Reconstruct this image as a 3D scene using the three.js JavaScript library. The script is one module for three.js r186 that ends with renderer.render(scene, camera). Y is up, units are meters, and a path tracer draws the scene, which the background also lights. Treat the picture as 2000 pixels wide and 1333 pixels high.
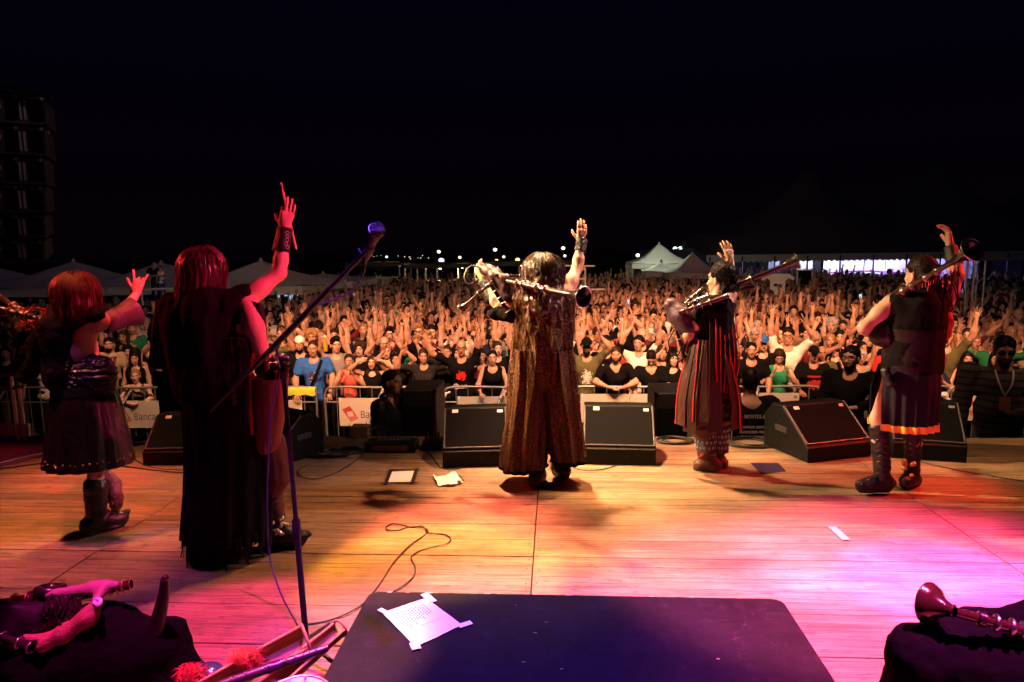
import * as THREE from 'three';
import { mergeGeometries } from 'three/addons/utils/BufferGeometryUtils.js';
import { ImprovedNoise } from 'three/addons/math/ImprovedNoise.js';
import { RoundedBoxGeometry } from 'three/addons/geometries/RoundedBoxGeometry.js';

const scene = new THREE.Scene();
const V = (x, y, z) => new THREE.Vector3(x, y, z);
// ---------------------------------------------------------------- camera
const camera = new THREE.PerspectiveCamera(53.13, 1024 / 682, 0.05, 400);
camera.position.set(0, 1.75, 0);
camera.rotation.order = 'YXZ';
camera.rotation.set(-Math.atan(176 / 1333), 0.064, -0.0145);
camera.updateMatrixWorld(true);
scene.add(camera);
// ---------------------------------------------------------------- night sky
{
  const w = 256, h = 128, d = new Float32Array(w * h * 4);
  for (let j = 0; j < h; j++) for (let i = 0; i < w; i++) {
    const up = ((j + 0.5) / h - 0.5) * 2, a = Math.max(0, up), k = (j * w + i) * 4;
    const glow = Math.exp(-Math.abs(up) * 9);
    d[k] = 0.0006 + 0.0012 * glow; d[k + 1] = 0.0002 + 0.0003 * glow; d[k + 2] = 0.0008 + 0.011 * a + 0.0006 * glow; d[k + 3] = 1;
  }
  const t = new THREE.DataTexture(d, w, h, THREE.RGBAFormat, THREE.FloatType);
  t.mapping = THREE.EquirectangularReflectionMapping; t.magFilter = THREE.LinearFilter; t.needsUpdate = true;
  scene.background = t; scene.environment = t;
}
// ---------------------------------------------------------------- renderer
const renderer = new THREE.WebGLRenderer();
renderer.toneMapping = THREE.LinearToneMapping;
renderer.toneMappingExposure = 1;
renderer.shadowMap.enabled = true;
// ---------------------------------------------------------------- stage lamps (unseen, above the frame, placed for the light they give)
const lampSpots = [];
function spot(color, cd, from, to, half, penumbra = 0.25, soft = 4) {
  const s = new THREE.SpotLight(new THREE.Color().setRGB(...color), cd, 0, half * Math.PI / 180, penumbra, 2);
  s.name = 'unseen_stage_light'; s.position.set(...from); s.target.position.set(...to);
  s.castShadow = true; s.shadow.radius = soft; s.shadow.mapSize.set(1024, 1024);
  scene.add(s, s.target); lampSpots.push({ s, from, to, color, half });
}
// unseen warm lamps placed above the stage edge: faces and floor, shadows away from the middle
spot([1, 0.50, 0.25], 800, [-0.7, 6.2, -6.9], [0.6, 0, -5.0], 16, 0.8, 9);
spot([1, 0.42, 0.17], 270, [1.7, 6.2, -6.7], [-0.6, 0, -4.2], 15, 0.8, 5);
spot([1, 0.48, 0.06], 600, [-0.4, 6.5, -5.4], [-0.66, 0, -3.5], 6.5, 0.2, 3);
spot([1, 0.42, 0.13], 150, [-3.6, 6.0, -7.0], [-3.6, 0, -4.6], 14, 0.6, 5);
spot([1, 0.50, 0.20], 60, [3.6, 6.2, -7.0], [3.8, 0, -5.0], 18, 0.9, 5);
// unseen side lamps, placed to edge the players
spot([1, 0.62, 0.32], 1000, [-6.2, 4.9, -6.4], [0.9, 1.0, -5.2], 11, 0.6, 4);
spot([1, 0.62, 0.55], 200, [6.8, 4.9, -6.6], [0.6, 1.4, -5.2], 8, 0.5, 4);
spot([1, 0.04, 0.15], 320, [3.6, 4.2, -3.9], [-2.8, 0.9, -4.4], 9, 0.4, 4);
spot([1, 0.04, 0.03], 55, [-6.2, 3.2, -4.6], [-2.3, 1.6, -4.3], 13, 0.4, 4);
spot([1, 0.04, 0.02], 260, [6.2, 4.7, -5.2], [3.5, 1.7, -5.1], 11, 0.4, 4);
// unseen lamps placed to wash the boards with colour from above
spot([1, 0.07, 0.52], 1150, [2.8, 6.5, -1.9], [2.1, 0, -2.75], 17, 0.55, 3);
spot([1, 0.14, 0.32], 1500, [1.3, 6.5, -2.2], [1.15, 0, -3.3], 9.5, 0.3, 3);
spot([0.8, 0.05, 0.9], 1000, [3.5, 6.5, -3.0], [2.1, 0, -3.45], 5.5, 0.25, 3);
spot([1, 0.03, 0.4], 560, [-1.5, 6.5, -1.9], [-1.35, 0, -2.55], 8.5, 0.25, 3);
spot([0.6, 0.1, 0.8], 75, [-2.9, 6.5, -2.9], [-2.7, 0, -3.3], 8, 0.2, 3);
spot([0.22, 0.06, 1], 480, [-0.3, 6.0, -1.4], [-0.3, 0, -2.5], 12, 0.4, 3);
spot([1, 0.45, 0.08], 420, [-1.0, 6.4, -4.0], [-0.95, 0.2, -2.5], 4.5, 0.4, 3);  // out of view, placed to warm the quivers
spot([1, 0.09, 0.28], 1350, [0.6, 6.5, -2.8], [1.9, 0, -3.75], 9, 0.4, 3);
spot([1, 0.18, 0.14], 700, [-0.2, 6.5, -3.4], [-0.5, 0, -3.95], 7.5, 0.4, 3);
spot([1, 0.60, 0.20], 620, [-4.8, 5.6, -4.75], [0.0, 0.8, -5.15], 6.5, 0.5, 4);  // out of view, placed to gild the left edge of the cloak
spot([1, 0.06, 0.07], 230, [-0.4, 5.2, -2.6], [-3.0, 1.15, -4.5], 5.5, 0.5, 4);  // out of view, placed to redden the bare back at left
spot([1, 0.6, 0.35], 75, [2.6, 6.5, -5.5], [0.8, -0.5, -7.7], 30, 0.8, 5);  // out of view, placed to light the pit guards and stage lip
spot([1, 0.22, 0.06], 200, [-3.8, 6.5, -3.5], [-3.0, 0, -3.75], 9, 0.5, 3);
// unseen amber lamps, placed to light the crowd
spot([1, 0.37, 0.15], 620, [-3.2, 5.8, -4.2], [-3.4, -0.8, -14], 19, 0.8, 5);
spot([1, 0.38, 0.16], 600, [1.4, 5.8, -4.2], [1.4, -0.8, -14], 19, 0.8, 5);
spot([1, 0.37, 0.15], 600, [4.6, 5.8, -4.4], [5.4, -0.8, -14.5], 18, 0.8, 5);
spot([1, 0.36, 0.15], 560, [0.6, 6.0, -4.2], [1.2, -0.5, -20], 13, 0.8, 5);
spot([1, 0.46, 0.24], 360, [1.0, 6.6, -5.7], [1.0, -1.2, -15], 44, 0.9, 5);  // out of view, wide, placed to light the crowd sides and the pit
spot([1, 0.44, 0.22], 230, [-3.6, 6.4, -6.0], [-7.0, -1.4, -13], 20, 0.9, 5);
spot([1, 0.5, 0.3], 120, [5.4, 6.4, -5.8], [7.4, -1.0, -11], 26, 0.9, 5);  // out of view, placed to light the man in the striped jumper
// unseen weak lamps, placed to light the speaker tower and the whole field
spot([0.6, 0.35, 0.55], 8, [-4.2, 6.6, -7.6], [-7.6, 4.3, -10.4], 26, 0.6, 4);
spot([1, 0.66, 0.55], 125, [-1.7, 6.6, -5.9], [0, 1.0, -30], 62, 0.5, 8);
// ---------------------------------------------------------------- helpers
let seed = 7;
const srand = (n) => { seed = n; };
function rnd() { seed |= 0; seed = seed + 0x6D2B79F5 | 0; let t = Math.imul(seed ^ seed >>> 15, 1 | seed); t = t + Math.imul(t ^ t >>> 7, 61 | t) ^ t; return ((t ^ t >>> 14) >>> 0) / 4294967296; }
const rr = (a, b) => a + (b - a) * rnd();
const pick = (a) => a[Math.floor(rnd() * a.length) % a.length];
const IN = new ImprovedNoise(), noise = (x, y, z) => IN.noise(x + 31.7, y + 17.3, z + 5.1);
const clamp = (x, a = 0, b = 1) => Math.max(a, Math.min(b, x)), lerp = (a, b, t) => a + (b - a) * t;
const smooth = (a, b, x) => { const t = clamp((x - a) / (b - a)); return t * t * (3 - 2 * t); };
const FPX = 1333;                                          // focal length in pixels of the 2000 x 1333 photograph
function ray(px, py) { return V((px - 1000) / FPX, -(py - 666.5) / FPX, -1).applyQuaternion(camera.quaternion); }
const atZ = (px, py, z) => { const r = ray(px, py); return camera.position.clone().addScaledVector(r, (z - camera.position.z) / r.z); };
const onY = (px, py, y = 0) => { const r = ray(px, py); return camera.position.clone().addScaledVector(r, (y - camera.position.y) / r.y); };

const used = {};
function numbered(n) { used[n] = (used[n] || 0) + 1; return used[n] === 1 ? n : n + '_' + String(used[n] - 1).padStart(3, '0'); }
function tag(o, label, category, group) { o.userData.label = label; o.userData.category = category; if (group) o.userData.group = group; return o; }
function thing(name, label, category, pos, group) {
  const o = new THREE.Group(); o.name = numbered(name); o.position.copy(pos); scene.add(o); return tag(o, label, category, group);
}
function norm(g) {
  const n = g.attributes.position.count;
  if (!g.index) g.setIndex([...Array(n).keys()]);
  if (!g.attributes.normal) g.computeVertexNormals();
  if (!g.attributes.uv) g.setAttribute('uv', new THREE.BufferAttribute(new Float32Array(n * 2), 2));
  if (!g.attributes.color) g.setAttribute('color', new THREE.BufferAttribute(new Float32Array(n * 3).fill(1), 3));
  for (const k of Object.keys(g.attributes)) if (!['position', 'normal', 'uv', 'color'].includes(k)) g.deleteAttribute(k);
  return g;
}
const merge = (list) => list.length === 1 ? norm(list[0]) : mergeGeometries(list.map(norm));
// a mesh made of world-space geometries, hung under a thing (whose place is taken off)
function part(name, geoms, mat, parent, kind) {
  const g = merge([].concat(geoms));
  const m = new THREE.Mesh(g, mat); m.name = name; m.castShadow = m.receiveShadow = true;
  if (parent) { const p = V(0, 0, 0); for (let q = parent; q && q !== scene; q = q.parent) p.add(q.position); g.translate(-p.x, -p.y, -p.z); parent.add(m); }
  else { m.name = numbered(name); scene.add(m); }
  if (kind) m.userData.kind = kind;
  return m;
}
function tint(g, c) { norm(g); const a = g.attributes.color; for (let i = 0; i < a.count; i++) a.setXYZ(i, c[0], c[1], c[2]); return g; }
const box = (w, h, d, x = 0, y = 0, z = 0) => new THREE.BoxGeometry(w, h, d).translate(x, y, z);
const rbox = (w, h, d, r = 0.01, seg = 2) => new RoundedBoxGeometry(w, h, d, seg, r);
const ball = (p, r, w = 10, h = 8) => new THREE.SphereGeometry(r, w, h).translate(p.x, p.y, p.z);
// tube through points with a radius that may vary
function tube(pts, r, radial = 6, n = 0, curve = true) {
  const R = typeof r === 'function' ? r : () => r;
  let P = pts;
  if (curve && pts.length > 2) P = new THREE.CatmullRomCurve3(pts, false, 'centripetal').getPoints(n || pts.length * 5);
  const N = P.length, pos = [], idx = [], uv = [];
  let up = V(0, 1, 0); const t0 = P[1].clone().sub(P[0]).normalize(); if (Math.abs(t0.y) > 0.9) up = V(1, 0, 0);
  let u = V().crossVectors(up, t0).normalize(), len = 0;
  for (let i = 0; i < N; i++) {
    const t = P[Math.min(N - 1, i + 1)].clone().sub(P[Math.max(0, i - 1)]).normalize();
    u.addScaledVector(t, -u.dot(t)).normalize(); const w = V().crossVectors(t, u), rad = R(i / (N - 1));
    if (i) len += P[i].distanceTo(P[i - 1]);
    for (let k = 0; k <= radial; k++) { const a = k / radial * 6.28319, c = Math.cos(a) * rad, s = Math.sin(a) * rad; pos.push(P[i].x + u.x * c + w.x * s, P[i].y + u.y * c + w.y * s, P[i].z + u.z * c + w.z * s); uv.push(len, k / radial); }
  }
  const q = radial + 1;
  for (let i = 0; i < N - 1; i++) for (let k = 0; k < radial; k++) { const a = i * q + k, b = a + 1, c = a + q, d = c + 1; idx.push(a, b, c, b, d, c); }
  for (const e of [0, N - 1]) { const m = pos.length / 3; pos.push(P[e].x, P[e].y, P[e].z); uv.push(0, 0); for (let k = 0; k < radial; k++) e ? idx.push(m, e * q + k, e * q + k + 1) : idx.push(m, k + 1, k); }
  const g = new THREE.BufferGeometry(); g.setAttribute('position', new THREE.Float32BufferAttribute(pos, 3)); g.setAttribute('uv', new THREE.Float32BufferAttribute(uv, 2)); g.setIndex(idx); g.computeVertexNormals();
  return g;
}
const rod = (a, b, r, radial = 8) => tube([a, b], r, radial, 0, false);
// turned piece from a to b: profile = [[share of the length, radius], ...]
function turned(a, b, profile, radial = 16) {
  const L = a.distanceTo(b), g = new THREE.LatheGeometry(profile.map(([t, r]) => new THREE.Vector2(Math.max(r, 1e-4), t * L)), radial);
  g.applyQuaternion(new THREE.Quaternion().setFromUnitVectors(V(0, 1, 0), b.clone().sub(a).normalize())); return g.translate(a.x, a.y, a.z);
}
// stacked rings: {c, rx, rz, fold(theta) -> scale}
function loft(rings, { from = 0, to = 6.28319, seg = 64, wave = null } = {}) {
  const pos = [], uv = [], idx = [], N = rings.length;
  rings.forEach((R, i) => { for (let k = 0; k <= seg; k++) { const a = from + (to - from) * k / seg, s = wave ? wave(a, i / (N - 1)) : 1; pos.push(R.c.x + Math.cos(a) * R.rx * s, R.c.y + (R.dy ? R.dy(a) : 0), R.c.z + Math.sin(a) * R.rz * s); uv.push(a * R.rx, R.c.y); } });
  for (let i = 0; i < N - 1; i++) for (let k = 0; k < seg; k++) { const a = i * (seg + 1) + k, b = a + 1, c = a + seg + 1, d = c + 1; idx.push(a, c, b, b, c, d); }
  const g = new THREE.BufferGeometry(); g.setAttribute('position', new THREE.Float32BufferAttribute(pos, 3)); g.setAttribute('uv', new THREE.Float32BufferAttribute(uv, 2)); g.setIndex(idx); g.computeVertexNormals();
  return g;
}
function ringsBetween(keys, n) {                            // interpolate key rings [[V, rx, rz], ...]
  const out = [], cx = new THREE.CatmullRomCurve3(keys.map((k) => k[0]), false, 'catmullrom', 0.3);
  for (let i = 0; i <= n; i++) { const t = i / n * (keys.length - 1), a = Math.min(keys.length - 2, Math.floor(t)), f = smooth(0, 1, t - a) * 0.5 + (t - a) * 0.5; out.push({ c: cx.getPoint(i / n), rx: lerp(keys[a][1], keys[a + 1][1], f), rz: lerp(keys[a][2], keys[a + 1][2], f) }); }
  return out;
}
// ---- smooth-joined distance field meshed by surface nets
const cap = (a, b, ra, rb = ra, o = {}) => ({ a, b, ra, rb, ...o });
const ell = (c, r, q = null, o = {}) => ({ c, r, q: q ? q.clone().invert() : null, ...o });
const _p = V();
function dist(p, m) {
  if (m.a) {
    const bx = m.b.x - m.a.x, by = m.b.y - m.a.y, bz = m.b.z - m.a.z, x = p.x - m.a.x, y = p.y - m.a.y, z = p.z - m.a.z, L = bx * bx + by * by + bz * bz;
    const t = L > 0 ? clamp((x * bx + y * by + z * bz) / L) : 0, dx = x - bx * t, dy = y - by * t, dz = z - bz * t;
    return Math.sqrt(dx * dx + dy * dy + dz * dz) - (m.ra + (m.rb - m.ra) * t);
  }
  _p.subVectors(p, m.c); if (m.q) _p.applyQuaternion(m.q);
  const x = _p.x / m.r[0], y = _p.y / m.r[1], z = _p.z / m.r[2], k0 = Math.sqrt(x * x + y * y + z * z), k1 = Math.hypot(x / m.r[0], y / m.r[1], z / m.r[2]);
  return k0 < 1e-6 ? -Math.min(...m.r) : k0 * (k0 - 1) / k1;
}
function field(prims, cell, { k = 0.03, disp = null, color = null } = {}) {
  const lo = V(9e9, 9e9, 9e9), hi = V(-9e9, -9e9, -9e9);
  const bounds = (m) => m.a ? [V(Math.min(m.a.x - m.ra, m.b.x - m.rb), Math.min(m.a.y - m.ra, m.b.y - m.rb), Math.min(m.a.z - m.ra, m.b.z - m.rb)), V(Math.max(m.a.x + m.ra, m.b.x + m.rb), Math.max(m.a.y + m.ra, m.b.y + m.rb), Math.max(m.a.z + m.ra, m.b.z + m.rb))]
    : (() => { const R = m.q ? Math.max(...m.r) : 0, r = m.q ? [R, R, R] : m.r; return [V(m.c.x - r[0], m.c.y - r[1], m.c.z - r[2]), V(m.c.x + r[0], m.c.y + r[1], m.c.z + r[2])]; })();
  for (const m of prims) if (!m.neg) { const [a, b] = bounds(m); lo.min(a); hi.max(b); }
  const pad = cell * 2.5 + k * 0.3 + (disp ? 0.03 : 0); lo.subScalar(pad); hi.addScalar(pad);
  const nx = Math.ceil((hi.x - lo.x) / cell) + 1, ny = Math.ceil((hi.y - lo.y) / cell) + 1, nz = Math.ceil((hi.z - lo.z) / cell) + 1, F = new Float32Array(nx * ny * nz).fill(0.3), p = V();
  for (const m of prims) {
    const [a, b] = bounds(m), kk = m.k ?? k, mg = kk + cell * 3 + (disp ? 0.03 : 0);
    const i0 = Math.max(0, Math.floor((a.x - mg - lo.x) / cell)), i1 = Math.min(nx - 1, Math.ceil((b.x + mg - lo.x) / cell)), j0 = Math.max(0, Math.floor((a.y - mg - lo.y) / cell)), j1 = Math.min(ny - 1, Math.ceil((b.y + mg - lo.y) / cell)), l0 = Math.max(0, Math.floor((a.z - mg - lo.z) / cell)), l1 = Math.min(nz - 1, Math.ceil((b.z + mg - lo.z) / cell));
    for (let l = l0; l <= l1; l++) for (let j = j0; j <= j1; j++) for (let i = i0; i <= i1; i++) {
      const n = (l * ny + j) * nx + i; p.set(lo.x + i * cell, lo.y + j * cell, lo.z + l * cell);
      const d = dist(p, m), f = F[n];
      if (m.neg) { const e = -d, h = Math.max(kk - Math.abs(f - e), 0) / kk; F[n] = Math.max(f, e) + h * h * kk * 0.25; }
      else { const h = Math.max(kk - Math.abs(f - d), 0) / kk; F[n] = Math.min(f, d) - h * h * kk * 0.25; }
    }
  }
  if (disp) for (let l = 0, n = 0; l < nz; l++) for (let j = 0; j < ny; j++) for (let i = 0; i < nx; i++, n++) if (Math.abs(F[n]) < 0.06) { p.set(lo.x + i * cell, lo.y + j * cell, lo.z + l * cell); F[n] -= disp(p); }
  const at = new Int32Array(nx * ny * nz).fill(-1), pos = [], nor = [], col = [], uv = [], idx = [], sx = 1, sy = nx, sz = nx * ny, c8 = [0, sx, sy, sx + sy, sz, sx + sz, sy + sz, sx + sy + sz], E = [[0, 1], [2, 3], [4, 5], [6, 7], [0, 2], [1, 3], [4, 6], [5, 7], [0, 4], [1, 5], [2, 6], [3, 7]];
  for (let l = 0; l < nz - 1; l++) for (let j = 0; j < ny - 1; j++) for (let i = 0; i < nx - 1; i++) {
    const n = (l * ny + j) * nx + i; let mask = 0; for (let q = 0; q < 8; q++) if (F[n + c8[q]] < 0) mask |= 1 << q;
    if (mask === 0 || mask === 255) continue;
    let x = 0, y = 0, z = 0, c = 0;
    for (const [a, b] of E) { const fa = F[n + c8[a]], fb = F[n + c8[b]]; if ((fa < 0) === (fb < 0)) continue; const t = fa / (fa - fb); x += lerp(a & 1, b & 1, t); y += lerp(a >> 1 & 1, b >> 1 & 1, t); z += lerp(a >> 2, b >> 2, t); c++; }
    x /= c; y /= c; z /= c;
    const f = c8.map((o) => F[n + o]);
    const g = V(f[1] - f[0] + f[3] - f[2] + f[5] - f[4] + f[7] - f[6], f[2] - f[0] + f[3] - f[1] + f[6] - f[4] + f[7] - f[5], f[4] - f[0] + f[5] - f[1] + f[6] - f[2] + f[7] - f[3]).normalize();
    at[n] = pos.length / 3; p.set(lo.x + (i + x) * cell, lo.y + (j + y) * cell, lo.z + (l + z) * cell);
    pos.push(p.x, p.y, p.z); nor.push(g.x, g.y, g.z); uv.push(p.x + p.z, p.y);
    if (color) col.push(...color(p, g)); else col.push(1, 1, 1);
  }
  for (let l = 1; l < nz - 1; l++) for (let j = 1; j < ny - 1; j++) for (let i = 1; i < nx - 1; i++) {
    const n = (l * ny + j) * nx + i, s = F[n] < 0;
    for (const [e, u, v] of [[sx, sy, sz], [sy, sz, sx], [sz, sx, sy]]) {
      if (s === (F[n + e] < 0)) continue;
      const a = at[n - u - v], b = at[n - v], c = at[n], d = at[n - u]; if (a < 0 || b < 0 || c < 0 || d < 0) continue;
      s ? idx.push(a, b, c, a, c, d) : idx.push(a, c, b, a, d, c);
    }
  }
  const g = new THREE.BufferGeometry();
  g.setAttribute('position', new THREE.Float32BufferAttribute(pos, 3)); g.setAttribute('normal', new THREE.Float32BufferAttribute(nor, 3)); g.setAttribute('uv', new THREE.Float32BufferAttribute(uv, 2)); g.setAttribute('color', new THREE.Float32BufferAttribute(col, 3)); g.setIndex(idx);
  return g;
}
// ---- hands: finger chains from a wrist; palm faces n, thumb on the side t
function handChains(w, d, n, t, s, curl, spread = 0.12, thumb = 0.6) {
  d = d.clone().normalize(); n = n.clone().addScaledVector(d, -n.dot(d)).normalize(); t = t.clone().addScaledVector(d, -t.dot(d)).addScaledVector(n, -t.dot(n)).normalize();
  const P = (a, b, c) => w.clone().addScaledVector(d, a * s).addScaledVector(t, b * s).addScaledVector(n, c * s), fingers = [];
  [[0.028, 0.076], [0.010, 0.086], [-0.010, 0.079], [-0.028, 0.060]].forEach(([off, len], i) => {
    const c = curl[i], pts = [P(0.092 - Math.abs(off) * 0.25, off, 0)]; let a = 0;
    [0.46, 0.30, 0.24].forEach((sh, j) => { a += c * (j ? 1 : 0.8); const dir = d.clone().multiplyScalar(Math.cos(a)).addScaledVector(n, Math.sin(a)).addScaledVector(t, off / 0.028 * spread * Math.cos(a)).normalize(); pts.push(pts[j].clone().addScaledVector(dir, len * sh * s)); });
    fingers.push(pts);
  });
  const tb = P(0.028, 0.026, 0.004), td = t.clone().multiplyScalar(0.75).addScaledVector(d, 0.75).addScaledVector(n, 0.15 + thumb * 0.6).normalize(), tm = tb.clone().addScaledVector(td, 0.042 * s), te = tm.clone().addScaledVector(td.clone().addScaledVector(d, 0.6).addScaledVector(n, thumb).normalize(), 0.036 * s);
  fingers.push([tb, tm, te]);
  return { fingers, palm: [P(0.0, 0, 0), P(0.085, 0.024, 0), P(0.088, 0.006, 0), P(0.084, -0.012, 0), P(0.076, -0.026, 0), P(0.02, 0.02, 0.004)], d, n, t };
}
function fineHand(h, s = 1, cell = 0.0036) {
  const m = [];
  for (let i = 1; i < 5; i++) m.push(cap(h.palm[0], h.palm[i], 0.019 * s, 0.0125 * s, { k: 0.012 }));
  m.push(cap(h.palm[5], h.palm[1], 0.017 * s, 0.012 * s, { k: 0.012 }));
  h.fingers.forEach((f, i) => { const r = (i === 4 ? 0.0115 : i === 3 ? 0.0078 : 0.0092) * s; for (let j = 0; j < f.length - 1; j++) m.push(cap(f[j], f[j + 1], r * (1 - 0.1 * j), r * (1 - 0.1 * (j + 1)), { k: 0.005 })); });
  return field(m, cell, { k: 0.008 });
}
function roughHand(h, s = 1, q = 5) {
  const g = [], w = h.palm[0];
  g.push(field([cap(w, h.palm[1], 0.019 * s, 0.015 * s), cap(w, h.palm[4], 0.019 * s, 0.014 * s), cap(w, h.palm[2], 0.019 * s, 0.015 * s)], 0.014, { k: 0.012 }));
  h.fingers.forEach((f, i) => g.push(tube(f, (t) => (i === 4 ? 0.012 : 0.0098) * s * (1 - 0.35 * t), q, 0, false)));
  return merge(g);
}
// ---------------------------------------------------------------- materials
const texs = {};
function dataTex(w, h, fn, srgb, repeat = true) {
  const d = new Uint8Array(w * h * 4); for (let j = 0; j < h; j++) for (let i = 0; i < w; i++) { const c = fn(i / w, j / h), k = (j * w + i) * 4; d[k] = clamp(c[0]) * 255; d[k + 1] = clamp(c[1]) * 255; d[k + 2] = clamp(c[2]) * 255; d[k + 3] = 255; }
  const t = new THREE.DataTexture(d, w, h); t.magFilter = THREE.LinearFilter; if (repeat) t.wrapS = t.wrapT = THREE.RepeatWrapping; if (srgb) t.colorSpace = THREE.SRGBColorSpace; t.needsUpdate = true; return t;
}
function canvasTex(w, h, draw) { const c = document.createElement('canvas'); c.width = w; c.height = h; const x = c.getContext('2d'); draw(x, w, h); const t = new THREE.CanvasTexture(c); t.colorSpace = THREE.SRGBColorSpace; return t; }
const tileNoise = (x, y, n, z = 0) => { const a = noise(x * n, y * n, z), b = noise((x - 1) * n, y * n, z), c = noise(x * n, (y - 1) * n, z), d = noise((x - 1) * n, (y - 1) * n, z); return lerp(lerp(a, b, x), lerp(c, d, x), y); };
const M = (c, rough, o = {}) => { const m = new THREE.MeshPhysicalMaterial({ roughness: rough, side: THREE.DoubleSide, ...o }); m.color.setRGB(...c); return m; };
const weave = dataTex(256, 256, (x, y) => { const v = 0.5 + 0.25 * Math.sin(x * 402.1) * Math.sin(y * 402.1) + 0.4 * tileNoise(x, y, 9) + 0.3 * tileNoise(x, y, 31); return [v, v, v]; });
weave.repeat.set(4, 4);
const hide = dataTex(256, 256, (x, y) => { const v = 0.5 + 0.5 * tileNoise(x, y, 7) + 0.35 * Math.abs(tileNoise(x, y, 22)) + 0.25 * tileNoise(x, y, 55); return [v, v, v]; });
hide.repeat.set(3, 3);
const MAT = {
  skin: M([0.46, 0.27, 0.19], 0.48, { vertexColors: true, bumpMap: hide, bumpScale: 0.0025 }),
  black: M([0.006, 0.005, 0.006], 0.9, { specularIntensity: 0.12, bumpMap: weave, bumpScale: 0.0012 }),
  blackLeather: M([0.010, 0.009, 0.010], 0.4, { specularIntensity: 0.6, bumpMap: hide, bumpScale: 0.004 }),
  brownLeather: M([0.055, 0.019, 0.014], 0.42, { specularIntensity: 0.4, bumpMap: hide, bumpScale: 0.004 }),
  darkLeather: M([0.026, 0.012, 0.011], 0.4, { specularIntensity: 0.4, bumpMap: hide, bumpScale: 0.004 }),
  tanLeather: M([0.36, 0.15, 0.05], 0.5, { bumpMap: hide, bumpScale: 0.002 }),
  purpleLeather: M([0.06, 0.035, 0.05], 0.36, { specularIntensity: 0.4, bumpMap: hide, bumpScale: 0.003 }),
  maroon: M([0.055, 0.010, 0.014], 0.8, { specularIntensity: 0.4, bumpMap: weave, bumpScale: 0.003 }),
  metal: M([0.62, 0.6, 0.58], 0.28, { metalness: 1 }),
  brass: M([0.65, 0.42, 0.16], 0.3, { metalness: 1 }),
  steel: M([0.42, 0.43, 0.45], 0.42, { metalness: 0.9 }),
  blackMetal: M([0.008, 0.008, 0.008], 0.42, { specularIntensity: 0.45 }),
  darkWood: M([0.035, 0.012, 0.008], 0.25, { clearcoat: 0.35, clearcoatRoughness: 0.15 }),
  ebony: M([0.015, 0.01, 0.01], 0.2, { clearcoat: 0.5, clearcoatRoughness: 0.15 }),
  wood: M([0.5, 0.3, 0.15], 0.5),
  rubber: M([0.012, 0.012, 0.012], 0.55),
  white: M([0.78, 0.77, 0.74], 0.7),
  redCord: M([0.55, 0.02, 0.02], 0.4),
};
// ---------------------------------------------------------------- the ground and the stage
const GY = -1.5;
{
  const t = dataTex(512, 512, (x, y) => { const v = 0.5 + 0.5 * tileNoise(x, y, 6) + 0.4 * tileNoise(x, y, 27) + 0.3 * tileNoise(x, y, 90); return [0.26 + 0.14 * v, 0.25 + 0.15 * v, 0.16 + 0.1 * v]; }, true);
  const g = new THREE.PlaneGeometry(700, 700, 1, 1).rotateX(-Math.PI / 2).translate(0, GY, -100); const uv = g.attributes.uv; for (let i = 0; i < uv.count; i++) uv.setXY(i, uv.getX(i) * 140, uv.getY(i) * 140);
  const m = part('ground', g, M([0.5, 0.5, 0.5], 0.95, { map: t }), null, 'structure');
}
const EDGE = onY(640, 850).z, COLW = 2.62, COL0 = onY(1044, 1060).x, ROWW = 0.1165, BOLD0 = onY(1040, 1088).z;
const woodTex = dataTex(2048, 1024, (x, y) => {
  const warp = tileNoise(x, y, 4, 3) * 0.02 + tileNoise(x, y, 11, 5) * 0.006, yy = y + warp;
  let g = 0; for (const [f, a, q] of [[26, 0.5, 1], [70, 0.45, 2], [190, 0.4, 3]]) g += a * (noise(x * 4 * q, yy * f, q * 9) * (1 - x) + noise((x - 1) * 4 * q, yy * f, q * 9) * x);
  const blot = tileNoise(x, y, 5, 8) * 0.5 + tileNoise(x, y, 13, 2) * 0.35, fine = noise(x * 40, y * 520, 1);
  let v = 0.55 + 0.27 * g + 0.2 * blot + 0.1 * fine;
  const pit = noise(x * 34, y * 150, 22); if (pit > 0.46) v *= 0.6;
  const stk = noise(x * 5, y * 120, 12) + 0.5 * noise(x * 16, y * 260, 13); if (stk > 0.34) v *= 1 - Math.min(0.55, (stk - 0.34) * 1.6);
  if (noise(x * 22, y * 260, 4) > 0.52) v *= 0.62;
  const k = tileNoise(x, y, 17, 6); if (k > 0.42) v *= 1 - (k - 0.42) * 2.4;
  return [0.86 * v + 0.05, 0.69 * v + 0.04, 0.53 * v + 0.025];
}, true);
const woodBump = dataTex(1024, 1024, (x, y) => { const v = 0.6 + 0.35 * noise(x * 6, y * 190, 2) + 0.3 * noise(x * 30, y * 420, 3) - (noise(x * 22, y * 260, 4) > 0.5 ? 0.4 : 0); return [v, v, v]; });
const woodRough = dataTex(512, 512, (x, y) => { const v = 0.68 + 0.16 * tileNoise(x, y, 6) + 0.12 * tileNoise(x, y, 30); return [v, v, v]; });
const woodMat = M([0.98, 0.98, 0.98], 1, { map: woodTex, bumpMap: woodBump, bumpScale: 0.0022, roughnessMap: woodRough, vertexColors: true });
const stage = new THREE.Group(); stage.name = 'stage_floor'; stage.userData.kind = 'structure'; scene.add(stage);
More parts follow.
